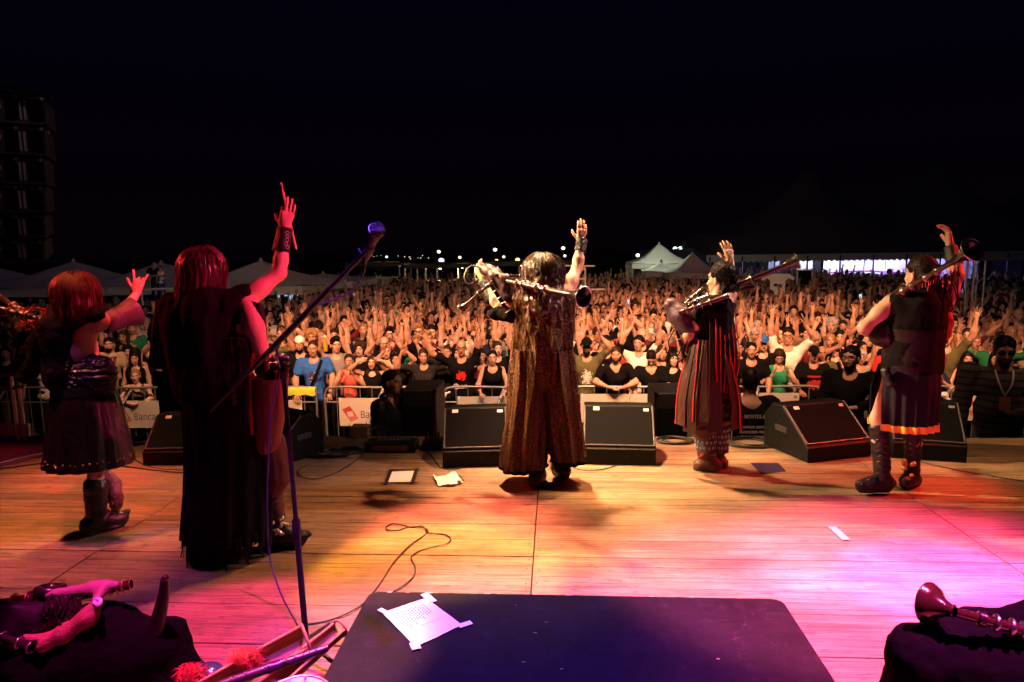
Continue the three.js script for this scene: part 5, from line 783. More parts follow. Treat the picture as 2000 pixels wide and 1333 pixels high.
// arm directions for the left of the picture (L: -x) and the right (R: +x): upper arm, forearm, finger direction, palm
const ARM = {
  up: (s, a = 0, b = 0) => [nv(s * (0.45 + a), 0.85, 0.3), nv(s * (0.05 + b), 1, 0.25), nv(s * (0.05 + b), 1, 0.15), V(0, 0, 1)],
  wide: (s) => [nv(s * 0.9, 0.5, 0.25), nv(s * 0.35, 0.95, 0.2), nv(s * 0.3, 1, 0.2), V(0, 0, 1)],
  high: (s) => [nv(s * 0.22, 0.95, 0.2), nv(s * -0.05, 1, 0.15), nv(0, 1, 0.1), V(0, 0, 1)],
  clapHigh: (s) => [nv(s * 0.6, 0.75, 0.4), nv(-s * 0.62, 0.75, 0.3), nv(-s * 0.25, 1, 0.2), V(-s, 0.1, 0.1)],
  clap: (s) => [nv(s * 0.35, -0.75, 0.55), nv(-s * 0.72, 0.75, 0.55), nv(-s * 0.25, 1, 0.35), V(-s, 0, 0.2)],
  down: (s) => [nv(s * 0.22, -1, 0.05), nv(s * 0.02, -0.95, 0.3), nv(0, -1, 0.25), V(-s, 0, 0)],
  rail: (s) => [nv(s * 0.3, -0.85, 0.35), nv(-s * 0.2, -0.35, 0.9), nv(-s * 0.3, -0.35, 0.9), V(0, -1, 0.1)],
  folded: (s) => [nv(s * 0.42, -0.75, 0.5), nv(-s * 0.8, -0.22, 0.55), nv(-s * 0.9, -0.15, 0.3), V(0, -1, 0)],
  heart: (s) => [nv(s * 0.75, 0.45, 0.45), nv(-s * 0.72, 0.6, 0.35), nv(-s * 0.8, 0.25, 0.3), V(0, -0.6, -0.6)],
  mouth: (s) => [nv(s * 0.45, -0.6, 0.6), nv(-s * 0.55, 0.85, 0.35), nv(-s * 0.3, 1, 0), V(-s * 0.5, 0, -1)],
  flex: (s) => [nv(s * 0.95, 0.15, 0.25), nv(-s * 0.35, 0.9, 0.25), nv(-s * 0.5, 0.85, 0.2), V(-s * 0.4, 0, 1)],
  straightRail: (s) => [nv(s * 0.28, -0.95, 0.3), nv(-s * 0.12, -0.8, 0.6), nv(-s * 0.1, -0.6, 0.8), V(0, -1, 0.2)],
};
const CURL = { open: [0.12, 0.1, 0.12, 0.16], loose: [0.4, 0.45, 0.5, 0.5], horns: [0.05, 1.3, 1.3, 0.05], grip: [0.9, 0.9, 0.9, 0.9], point: [0.05, 1.3, 1.3, 1.3] };
function crowdBody({ L, R, hL = 'open', hR = 'open', open = 0, yaw = 0, pitch = 0, roll = 0, lean = 0, beard = 0, w = 1, fem = false, face = true }, res = 1) {
  const pelvis = V(0, 0.95, 0), chest = V(0, 1.26, 0.015 + lean * 0.35), sw = (fem ? 0.165 : 0.192) * w, shY = 1.43, zz = lean * 0.5;
  const shL = V(-sw, shY, zz), shR = V(sw, shY, zz), neck = V(0, 1.49, zz), head = V(Math.sin(roll) * -0.05, 1.635, zz + 0.03 + pitch * 0.04), q = QE(pitch, yaw, roll);
  const arm = (sh, a) => { const el = sh.clone().addScaledVector(a[0], 0.285), wr = el.clone().addScaledVector(a[1], 0.25); return { el, wr }; };
  const aL = arm(shL, L), aR = arm(shR, R), m = [];
  const skin = [cap(pelvis, chest, 0.1, 0.11), cap(V(-sw * 0.7, shY - 0.02, zz), V(sw * 0.7, shY - 0.02, zz), 0.065, 0.065), cap(chest, V(0, shY - 0.03, zz), 0.11, 0.09), cap(V(0, 1.42, zz - 0.01), V(0, 1.585, zz + 0.01), fem ? 0.05 : 0.06, fem ? 0.047 : 0.056)];
  for (const [sh, a] of [[shL, aL], [shR, aR]]) skin.push(cap(sh, a.el, fem ? 0.046 : 0.056, fem ? 0.036 : 0.041), cap(a.el, a.el.clone().lerp(a.wr, 0.3), 0.041, fem ? 0.038 : 0.044), cap(a.el.clone().lerp(a.wr, 0.3), a.wr, fem ? 0.038 : 0.044, 0.027));
  const g = [field(skin, 0.019 * res, { k: 0.04 }), field(headPrims(head, q, 1, open, fem ? 0.93 : 1.02), (face ? 0.0085 : 0.0125) * res, { color: faceColor(head, q, 1, open, beard) })];
  for (const [wr, a, s, c] of [[aL.wr, L, -1, hL], [aR.wr, R, 1, hR]]) { const n = a[3], d = a[2]; let t = V().crossVectors(d, n); if (t.x * s > 0) t.negate(); g.push(roughHand(handChains(wr, d, n, t, fem ? 0.95 : 1.06, CURL[c], 0.28, 0.25), fem ? 0.95 : 1.06, res > 1.2 ? 3 : 5)); }
  const sleeve = fem ? 0.28 : 0.62, tor = [cap(V(0, 0.9, 0), chest, fem ? 0.125 : 0.145, fem ? 0.125 : 0.15), cap(V(-0.06, 0.88, 0), V(0.06, 0.88, 0), 0.12, 0.12), cap(V(-sw * 0.72, shY - 0.025, zz), V(sw * 0.72, shY - 0.025, zz), 0.076, 0.076), cap(V(-sw * 0.45, 1.3, zz * 0.7 + 0.01), V(sw * 0.45, 1.3, zz * 0.7 + 0.01), 0.115, 0.115)];
  if (fem) for (const s of [-1, 1]) tor.push(ell(V(s * 0.07, 1.28, zz + 0.1), [0.06, 0.06, 0.055]));
  for (const [sh, a] of [[shL, aL], [shR, aR]]) if (!fem) tor.push(cap(sh, sh.clone().lerp(a.el, sleeve), 0.071, 0.067));
  tor.push(cap(V(0, 1.46, zz + 0.05), V(0, 1.6, zz + 0.06), fem ? 0.075 : 0.055, 0.06, { neg: true, k: 0.02 }));
  const shirt = field(tor, 0.024 * res, { k: 0.05, disp: (p) => 0.016 * noise(p.x * 8, p.y * 9, p.z * 8) + 0.008 * noise(p.x * 20, p.y * 20, p.z * 20) });
  return { skin: merge(g), shirt, head, q, chest, wrL: aL.wr, wrR: aR.wr };
}
const pantsG = field([cap(V(-0.05, 0.93, 0), V(0.05, 0.93, 0), 0.125, 0.125), cap(V(-0.09, 0.9, 0), V(-0.11, 0.5, 0.01), 0.095, 0.07), cap(V(-0.11, 0.5, 0.01), V(-0.12, 0.1, 0), 0.07, 0.055), cap(V(0.09, 0.9, 0), V(0.11, 0.5, 0.01), 0.095, 0.07), cap(V(0.11, 0.5, 0.01), V(0.12, 0.1, 0), 0.07, 0.055)], 0.034, { k: 0.04 });
const shoesG = merge([-1, 1].map((s) => field([cap(V(s * 0.12, 0.045, -0.03), V(s * 0.135, 0.04, 0.15), 0.045, 0.04)], 0.024)));
// hair in head space
const HE = (x, y, z, a, b, c, o) => ell(V(x, y, z), [a, b, c], null, o), faceCut = (y = -0.035, h = 0.118) => HE(0, y, 0.1, 0.07, h, 0.075, { neg: true, k: 0.02 });
const hb = (n, k) => (p) => k * noise(p.x * n, p.y * n * 0.6, p.z * n);
const sideCut = [HE(0.095, -0.05, 0.02, 0.04, 0.055, 0.05, { neg: true, k: 0.02 }), HE(-0.095, -0.05, 0.02, 0.04, 0.055, 0.05, { neg: true, k: 0.02 })];
const HAIR = {
  short: field([HE(0, 0.055, -0.016, 0.085, 0.092, 0.102), HE(0, 0, -0.05, 0.078, 0.085, 0.07), faceCut(), ...sideCut], 0.012, { k: 0.03, disp: hb(48, 0.012) }),
  cropped: field([HE(0, 0.052, -0.014, 0.0785, 0.086, 0.097), HE(0, 0, -0.05, 0.073, 0.08, 0.064), faceCut(), ...sideCut], 0.012, { k: 0.03, disp: hb(60, 0.004) }),
  quiff: field([HE(0, 0.058, -0.014, 0.083, 0.094, 0.1), HE(0.01, 0.135, 0.045, 0.06, 0.035, 0.055), HE(0, 0, -0.05, 0.078, 0.085, 0.068), faceCut(-0.045, 0.122), ...sideCut], 0.012, { k: 0.03, disp: hb(36, 0.016) }),
  curly: field([HE(0, 0.06, -0.02, 0.112, 0.112, 0.118), HE(0, -0.01, -0.05, 0.1, 0.1, 0.08), faceCut(-0.03, 0.108)], 0.012, { k: 0.03, disp: hb(34, 0.03) }),
  long: field([HE(0, 0.052, -0.018, 0.09, 0.096, 0.105), cap(V(-0.075, 0.0, -0.02), V(-0.085, -0.22, 0.0), 0.035, 0.032), cap(V(0.075, 0.0, -0.02), V(0.085, -0.22, 0.0), 0.035, 0.032), cap(V(0, 0, -0.06), V(0, -0.22, -0.06), 0.08, 0.075), faceCut(-0.045, 0.12), HE(0, -0.16, 0.09, 0.06, 0.14, 0.08, { neg: true, k: 0.02 })], 0.012, { k: 0.03, disp: (p) => 0.012 * noise(p.x * 40, p.y * 8, p.z * 40) }),
  tied: field([HE(0, 0.052, -0.018, 0.083, 0.09, 0.102), HE(0, 0.06, -0.125, 0.04, 0.04, 0.04), HE(0, 0, -0.05, 0.076, 0.085, 0.066), faceCut(), ...sideCut], 0.012, { k: 0.03, disp: hb(40, 0.006) }),
};
const capG = merge([field([HE(0, 0.07, -0.012, 0.086, 0.084, 0.104), HE(0, -0.03, 0.0, 0.2, 0.075, 0.2, { neg: true, k: 0.006 })], 0.0115, { k: 0.01 }), field([HE(0, 0.052, 0.125, 0.065, 0.009, 0.07)], 0.01)]);
const hatG = merge([field([HE(0, 0.09, -0.01, 0.085, 0.085, 0.1)], 0.013), new THREE.CylinderGeometry(0.165, 0.175, 0.012, 24).translate(0, 0.065, 0)]);
const capHairG = field([HE(0, -0.0, -0.055, 0.076, 0.075, 0.06), faceCut(), ...sideCut], 0.012, { k: 0.02 });
const beardG = field([HE(0, -0.07, 0.036, 0.058, 0.05, 0.058), HE(0, -0.105, 0.06, 0.035, 0.038, 0.032), HE(0, 0.0, 0.07, 0.05, 0.045, 0.08, { neg: true, k: 0.012 }), HE(0, -0.062, 0.115, 0.024, 0.014, 0.035, { neg: true, k: 0.008 })], 0.0095, { k: 0.02, disp: hb(70, 0.006) });
const glassesG = merge([-1, 1].map((s) => new THREE.TorusGeometry(0.024, 0.0028, 5, 14).scale(1.1, 0.85, 1).translate(s * 0.033, 0.012, 0.1)).concat([rod(V(-0.009, 0.016, 0.102), V(0.009, 0.016, 0.102), 0.0025, 5), rod(V(-0.058, 0.016, 0.098), V(-0.08, 0.012, 0.0), 0.0025, 5), rod(V(0.058, 0.016, 0.098), V(0.08, 0.012, 0.0), 0.0025, 5)]));
const shadesG = merge([-1, 1].map((s) => new THREE.SphereGeometry(0.026, 10, 6).scale(1.05, 0.8, 0.25).translate(s * 0.033, 0.012, 0.1)).concat([rod(V(-0.06, 0.016, 0.098), V(-0.08, 0.012, 0.0), 0.003, 5), rod(V(0.06, 0.016, 0.098), V(0.08, 0.012, 0.0), 0.003, 5)]));
// torso front to carry a printed picture: a patch bent round the chest
function printPatch(w, h, y, z, lean = 0) { const g = new THREE.PlaneGeometry(w, h, 8, 4), P = g.attributes.position; for (let i = 0; i < P.count; i++) { const x = P.getX(i), yy = P.getY(i); P.setXYZ(i, x, y + yy, z - x * x * 2.1 + lean * (yy + 0.1) * 0.5); } g.computeVertexNormals(); return g; }
const printMat = (w, h, draw) => { const m = M([0.95, 0.95, 0.95], 0.8, { map: canvasTex(w, h, draw), transparent: true, alphaTest: 0.4 }); return m; };
const PRINT = {
  goblin: printMat(128, 160, (x) => { x.clearRect(0, 0, 128, 160); x.fillStyle = '#c01818'; for (let i = 0; i < 26; i++) { x.beginPath(); const a = i * 2.4, r = 8 + (i * 7) % 26; x.ellipse(64 + Math.cos(a) * r, 52 + Math.sin(a) * r * 0.9, 5 + i % 9, 4 + i % 6, a, 0, 6.3); x.fill(); } x.fillStyle = '#eee'; x.font = 'bold 32px sans-serif'; x.textAlign = 'center'; x.fillText('Goblin', 70, 138); x.strokeStyle = '#eee'; x.lineWidth = 4; x.beginPath(); x.arc(27, 126, 17, 0, 6.3); x.stroke(); }),
  gold: printMat(128, 96, (x) => { x.clearRect(0, 0, 128, 96); x.fillStyle = '#caa35a'; for (let i = 0; i < 15; i++) x.fillRect(16 + i * 6.5, 10 + (i % 3), 4, 6 + (i * 5) % 4); for (let i = 0; i < 9; i++) { x.fillRect(28 + i * 8.5, 34, 4, 22 + (i * 7) % 14); x.fillRect(26 + i * 8.5, 34 + (i * 11) % 20, 8, 4); } }),
  face: printMat(128, 160, (x) => { x.clearRect(0, 0, 128, 160); x.strokeStyle = '#d8d4c8'; for (let i = 0; i < 70; i++) { const a = i * 2.399, r = 6 + (i * 13) % 46; x.lineWidth = 2 + i % 3; x.beginPath(); x.arc(64 + Math.cos(a) * r * 0.7, 78 + Math.sin(a) * r, 4 + i % 9, a, a + 3.4); x.stroke(); } }),
  red: printMat(128, 128, (x) => { x.clearRect(0, 0, 128, 128); x.fillStyle = '#a01410'; for (let i = 0; i < 40; i++) { const a = i * 2.399, r = (i * 9) % 44; x.beginPath(); x.ellipse(64 + Math.cos(a) * r, 70 + Math.sin(a) * r * 0.8, 6 + i % 7, 4 + i % 8, a, 0, 6.3); x.fill(); } x.fillRect(20, 8, 88, 14); }),
  blueArt: printMat(128, 128, (x) => { x.clearRect(0, 0, 128, 128); for (let i = 0; i < 46; i++) { const a = i * 2.399, r = (i * 9) % 48; x.fillStyle = ['#6a2a20', '#1c1d3a', '#a9b4d8', '#3a2030'][i % 4]; x.beginPath(); x.ellipse(64 + Math.cos(a) * r, 64 + Math.sin(a) * r, 4 + i % 8, 3 + i % 6, a, 0, 6.3); x.fill(); } }),
  small: printMat(128, 32, (x) => { x.clearRect(0, 0, 128, 32); x.fillStyle = '#bbb'; for (let i = 0; i < 9; i++) x.fillRect(12 + i * 12, 8 + (i % 2) * 2, 7, 14 - (i * 3) % 6); }),
  dots: printMat(128, 160, (x) => { x.clearRect(0, 0, 128, 160); for (let i = 0; i < 260; i++) { x.fillStyle = ['#8a7c78', '#6a3030', '#4a4450'][i % 3]; x.fillRect((i * 37) % 126, (i * 61) % 158, 2, 5); } }),
};
const BARZ = -10.62;
// one person of the crowd; geometry shared between copies
function crowdPerson(pos, B, o) {
  const t = thing('person', o.label, 'person', pos, o.group), s = o.s || 1; t.rotation.y = o.turn || 0; t.scale.setScalar(s);
  const add = (n, g, m, par = t) => { const x = new THREE.Mesh(g, m); x.name = n; x.castShadow = x.receiveShadow = true; par.add(x); return x; };
  add('body', B.skin, o.skin); const sh = add('shirt', B.shirt, o.shirt);
  const onHead = (n, g, m) => { const x = add(n, g, m); x.position.copy(B.head); x.quaternion.copy(B.q); return x; };
  if (o.hair && o.hair !== 'none') onHead('hair', o.hair === 'cap' ? capHairG : HAIR[o.hair], o.hairM);
  if (o.hat) onHead(o.hatName || 'cap', o.hat, o.hatM);
  if (o.beard) onHead('beard', beardG, o.hairM);
  if (o.glasses) onHead('glasses', o.glasses === 2 ? shadesG : glassesG, MAT.blackMetal);
  add('trousers', pantsG, o.pants || PANTS[0]); add('shoes', shoesG, MAT.rubber);
  if (o.print) add('print', printPatch(o.print[1], o.print[2], o.print[3] ?? 1.2, (o.print[4] ?? 0.175), o.print[5] || 0), PRINT[o.print[0]], sh);
  if (o.strap) add('bag_strap', strip([V(0.13, 1.46, 0.08), V(0.07, 1.3, 0.185), V(-0.02, 1.1, 0.19), V(-0.1, 0.95, 0.16)], 0.045, V(0.2, 0, 1).normalize(), 0.008), MAT.black);
  return t;
}
const faceUp = (L, R, o = {}) => crowdBody({ L: ARM[L](-1), R: ARM[R || L](1), ...o });
// --- the front row, one by one: px, py of the head top, depth behind the barrier
const taken = [];
function front(px, py, dz, B, o) {
  const z = BARZ - dz, top = atZ(px, py, z), h = top.y - GY, s = clamp(h / 1.745, 0.86, 1.1); taken.push([top.x, z]);
  const t = crowdPerson(V(top.x, GY, z), B, { skin: SKIN[0], pants: PANTS[1], ...o, s, turn: o.turn ?? -Math.atan2(top.x, -z) * 0.6 });
  if (h < 1.745 * 0.86) t.position.y = top.y - 1.745 * s;
  return t;
}
{
  const H = HAIRM, G = 'front row of the crowd at the barrier';
  front(268, 722, 0.28, faceUp('folded', 'folded', { lean: 0.3, open: 0.2, fem: true }), { label: 'smiling fair-haired woman resting folded arms on the rail, near the left banner', hair: 'tied', hairM: H.fair, shirt: SHIRTM.olive, skin: SKIN[2] });
  front(262, 690, 0.75, faceUp('down', 'down', { fem: true, yaw: 0.2 }), { label: 'dark long-haired woman standing just behind the smiling fair-haired woman at the left', hair: 'long', hairM: H.black, shirt: SHIRTM.black });
  front(585, 660, 0.65, faceUp('down', 'down', { beard: 0.7 }), { label: 'bearded man in white skullcap and dark shirt left of the bright blue T-shirt', hair: 'none', hat: field([HE(0, 0.062, -0.012, 0.083, 0.086, 0.1), HE(0, -0.05, 0.03, 0.15, 0.085, 0.15, { neg: true, k: 0.01 })], 0.012, { k: 0.01 }), hatM: MAT.white, beard: 1, glasses: 1, hairM: H.black, shirt: SHIRTM.black });
  front(611, 668, 0.3, faceUp('straightRail', 'straightRail', { pitch: 0.05, w: 1.08 }), { label: 'man in bright blue printed T-shirt with a dark shoulder strap at the rail', hair: 'cropped', hairM: H.brown, shirt: SHIRTM.blue, print: ['blueArt', 0.26, 0.26, 1.2, 0.172], strap: 1, skin: SKIN[1] });
  front(655, 662, 0.7, faceUp('down', 'down', { yaw: 0.4 }), { label: 'dark-haired man in pale shirt between blue T-shirt and coral tank top', hair: 'quiff', hairM: H.black, shirt: SHIRTM.grey });
  front(681, 694, 0.3, faceUp('clap', 'clap', { fem: true, open: 0.3, yaw: 0.1 }), { label: 'woman in coral tank top clapping at the rail', hair: 'tied', hairM: H.brown, shirt: SHIRTM.coral, skin: SKIN[1] });
  front(726, 698, 0.32, faceUp('heart', 'heart', { fem: true, pitch: -0.1 }), { label: 'woman in black top making a heart with both hands overhead', hair: 'long', hairM: H.brown, shirt: SHIRTM.black, skin: SKIN[2] });
  front(773, 690, 0.34, faceUp('clapHigh', 'clapHigh', { fem: true, open: 0.3 }), { label: 'curly-haired woman in black bandeau clapping overhead behind the leather jacket', hair: 'curly', hairM: H.black, shirt: SHIRTM.black, skin: SKIN[1] });
  front(827, 684, 0.34, faceUp('flex', 'flex', {}), { label: 'man in dark speckled shirt with both fists bent up beside his head', hair: 'short', hairM: H.brown, shirt: SHIRTM.charcoal, print: ['dots', 0.3, 0.42, 1.15, 0.175], skin: SKIN[1] });
  front(835, 652, 0.95, faceUp('up', 'wide', { open: 1, pitch: -0.15 }), { label: 'shouting fair-haired young man with wide open mouth behind the speckled shirt', hair: 'quiff', hairM: H.fair, shirt: SHIRTM.black, skin: SKIN[0] });
  front(901, 667, 0.33, faceUp('wide', 'high', { open: 0.8, w: 1.12 }), { label: 'bald man with glasses in black T-shirt with red and white print, arms raised', hair: 'none', glasses: 1, shirt: SHIRTM.black, print: ['goblin', 0.3, 0.38, 1.16, 0.18], skin: SKIN[1], beard: 0 });
  front(940, 684, 0.55, faceUp('mouth', 'mouth', { fem: true }), { label: 'person covering the mouth with both hands, right of the bald man', hair: 'short', hairM: H.brown, shirt: SHIRTM.maroon });
  front(962, 686, 0.32, faceUp('rail', 'rail', { fem: true, lean: 0.1 }), { label: 'pale woman in black dress leaning on the rail beside the gold cloak', hair: 'tied', hairM: H.black, shirt: SHIRTM.black, skin: SKIN[2] });
  front(1146, 664, 0.33, faceUp('clapHigh', 'clapHigh', { beard: 0.8, open: 0.3 }), { label: 'bearded man in black cap and grey shirt with white print, arms crossed overhead', hair: 'cap', hat: capG, hatM: MAT.black, hairM: H.black, beard: 1, glasses: 2, shirt: SHIRTM.olive, print: ['face', 0.27, 0.36, 1.18, 0.175], skin: SKIN[1] });
  front(1184, 658, 0.7, faceUp('down', 'high', { open: 0.4, beard: 0.4 }), { label: 'smiling stubbled man in black just left of the gold-print T-shirt', hair: 'short', hairM: H.black, shirt: SHIRTM.black });
  front(1202, 678, 0.26, faceUp('folded', 'folded', { lean: 0.28, beard: 0.8, w: 1.06 }), { label: 'bearded man in black T-shirt with gold print, forearms on the rail', hair: 'short', hairM: H.brown, beard: 1, shirt: SHIRTM.black, print: ['gold', 0.26, 0.2, 1.24, 0.225, 0.2], skin: SKIN[0] });
  front(1248, 658, 0.95, faceUp('wide', 'up', { yaw: -0.4 }), { label: 'dark-haired man in open white shirt behind the bowed head', hair: 'short', hairM: H.black, shirt: SHIRTM.white, skin: SKIN[1] });
  front(1271, 684, 0.26, faceUp('straightRail', 'straightRail', { lean: 0.25, pitch: 0.75, w: 1.05 }), { label: 'man in plain black T-shirt bowing his head with hands hanging over the rail', hair: 'short', hairM: H.black, shirt: SHIRTM.black });
  front(1314, 690, 0.34, faceUp('clapHigh', 'up', { fem: true, yaw: 0.3 }), { label: 'woman in black tank top with crossed raised arms left of the brown leather piper', hair: 'long', hairM: H.black, shirt: SHIRTM.black, skin: SKIN[2] });
  front(1293, 678, 0.62, faceUp('clap', 'down', { fem: true, open: 0.5, yaw: 0.3 }), { label: 'singing woman with dark hair squeezed behind the bowed man', hair: 'long', hairM: H.brown, shirt: SHIRTM.charcoal });
  front(1442, 668, 0.72, faceUp('down', 'up', { open: 0.9 }), { label: 'shouting man in dark shirt right beside the brown leather piper', hair: 'short', hairM: H.black, shirt: SHIRTM.charcoal, skin: SKIN[1] });
  front(1467, 670, 0.28, faceUp('straightRail', 'straightRail', { lean: 0.16, beard: 0.6 }), { label: 'man in black T-shirt with both arms straight on the rail above the printed guard shirt', hair: 'cropped', hairM: H.black, shirt: SHIRTM.black, print: ['small', 0.2, 0.05, 1.27, 0.205], skin: SKIN[1] });
  front(1491, 658, 0.66, faceUp('mouth', 'down', { open: 0.4 }), { label: 'man in dark shirt and blue cap with a hand at his mouth', hair: 'cap', hat: capG, hatM: SHIRTM.blue, hairM: H.black, shirt: SHIRTM.black });
  front(1522, 684, 0.28, faceUp('clap', 'clap', { fem: true, pitch: 0.5 }), { label: 'person in bright green hooded top clapping with brown hair over the face', hair: 'long', hairM: H.brown, shirt: M([0.01, 0.26, 0.11], 0.85) });
  front(1540, 640, 0.75, faceUp('high', 'clapHigh', { yaw: -0.3 }), { label: 'man in long white T-shirt clapping overhead behind the green hooded top', hair: 'short', hairM: H.black, glasses: 1, shirt: SHIRTM.white, skin: SKIN[1] });
  front(1590, 680, 0.3, faceUp('rail', 'rail', { open: 0.9 }), { label: 'shouting man in black T-shirt with red print at the barrier end', hair: 'cap', hat: capG, hatM: MAT.black, hairM: H.black, shirt: SHIRTM.black, print: ['red', 0.3, 0.3, 1.18, 0.185], skin: SKIN[3] });
  front(1848, 640, 0.5, faceUp('down', 'up', { open: 0.9 }), { label: 'shouting grey-haired man in olive shirt right of the kilted piper', hair: 'short', hairM: H.grey, shirt: SHIRTM.olive });
  front(1890, 690, 0.35, faceUp('rail', 'rail', { fem: true }), { label: 'long-haired woman in black at the barrier left of the striped jumper', hair: 'long', hairM: H.black, shirt: SHIRTM.black });
  front(1945, 690, 0.5, faceUp('down', 'down', { fem: true, yaw: -0.2 }), { label: 'dark-haired woman looking over the barrier just behind the striped jumper', hair: 'long', hairM: H.black, shirt: SHIRTM.charcoal });
  front(1820, 700, 0.35, faceUp('wide', 'clap', { yaw: 0.3 }), { label: 'man in dark blue sweatshirt at the barrier beside the kilted piper', hair: 'short', hairM: H.brown, shirt: SHIRTM.navy });
}
// --- the rest: poses shared by many
const POSES = [
  ['up', 'up', { open: 0.5 }, 'arms up'], ['wide', 'wide', { open: 0.8, pitch: -0.1 }, 'arms spread high'], ['high', 'high', {}, 'arms straight up'], ['clapHigh', 'clapHigh', { open: 0.3 }, 'clapping overhead'], ['clapHigh', 'clapHigh', { fem: true, roll: 0.1 }, 'clapping overhead'],
  ['up', 'wide', { fem: true, open: 0.5 }, 'arms up'], ['down', 'high', { hR: 'horns', beard: 0.5 }, 'one arm raised'], ['up', 'down', { open: 0.6, yaw: 0.15 }, 'one arm raised'], ['high', 'up', { yaw: -0.2, hL: 'horns', hR: 'horns' }, 'arms up'],
  ['clap', 'clap', { open: 0.2 }, 'clapping'], ['clap', 'clap', { fem: true, yaw: 0.2 }, 'clapping'], ['down', 'down', { yaw: 0.25 }, 'arms down'], ['down', 'down', { fem: true, pitch: 0.08 }, 'arms down'], ['mouth', 'mouth', { open: 1 }, 'hands at mouth'], ['flex', 'flex', { w: 1.06 }, 'arms bent up'], ['high', 'high', { fem: true, open: 0.6, hR: 'loose' }, 'arms straight up'],
];
const bodies = POSES.map(([l, r, o]) => ({ ...crowdBody({ L: ARM[l](-1, rr(-0.1, 0.15), rr(-0.15, 0.15)), R: ARM[r](1, rr(-0.1, 0.15), rr(-0.15, 0.15)), face: false, ...o }), fem: !!o.fem, what: POSES.find((q) => q[2] === o)[3] }));
const lows = POSES.map(([l, r, o]) => ({ ...crowdBody({ L: ARM[l](-1, rr(-0.15, 0.2), rr(-0.2, 0.2)), R: ARM[r](1, rr(-0.15, 0.2), rr(-0.2, 0.2)), face: false, ...o }, 1.5), fem: !!o.fem }));
const SH = ['black', 'black', 'black', 'black', 'black', 'black', 'charcoal', 'charcoal', 'charcoal', 'white', 'grey', 'navy', 'maroon', 'olive', 'beige', 'red', 'green'];
const spots = [];
for (let r = 0, z = BARZ - 0.85; z > -42; r++, z -= lerp(0.52, 0.8, clamp(r / 40))) {
  const half = -z * 0.86 + 1, step = lerp(0.46, 0.62, clamp(r / 30));
  for (let x = -half + 0.6; x < half; x += step) {
    const px = x + rr(-0.16, 0.16) + (r % 2) * step / 2, pz = z + rr(-0.2, 0.2);
    if (taken.some(([a, b]) => Math.hypot(a - px, b - pz) < 0.4)) continue;
    const v = V(px, 0.2, pz).project(camera); if (Math.abs(v.x) > 1.06) continue;
    if (z < -24 && (px < -0.45 * -z || px > 0.52 * -z) && rnd() < 0.75) continue;
    if (z < -30 && rnd() < 0.4) continue;
    spots.push([px, pz, r]);
  }
}
const sector = (x, z) => { const v = V(x, 0.2, z).project(camera).x * 1000 + 1000; return v < 260 ? 'left of skirted woman' : v < 420 ? 'left of the black coat' : v < 640 ? 'behind the microphone boom' : v < 800 ? 'behind the jacketed guard' : v < 960 ? 'left of the gold cloak' : v < 1130 ? 'behind the gold cloak' : v < 1300 ? 'right of the gold cloak' : v < 1450 ? 'behind the leather piper' : v < 1600 ? 'above the turned monitor' : v < 1750 ? 'left of the kilted piper' : v < 1880 ? 'behind the kilted piper' : 'at the far right'; };
const rowWord = (r) => ['row two', 'row three', 'row four', 'row five', 'row six', 'row seven', 'row eight', 'row nine', 'row ten', 'row eleven', 'row twelve'][Math.min(11, r)];
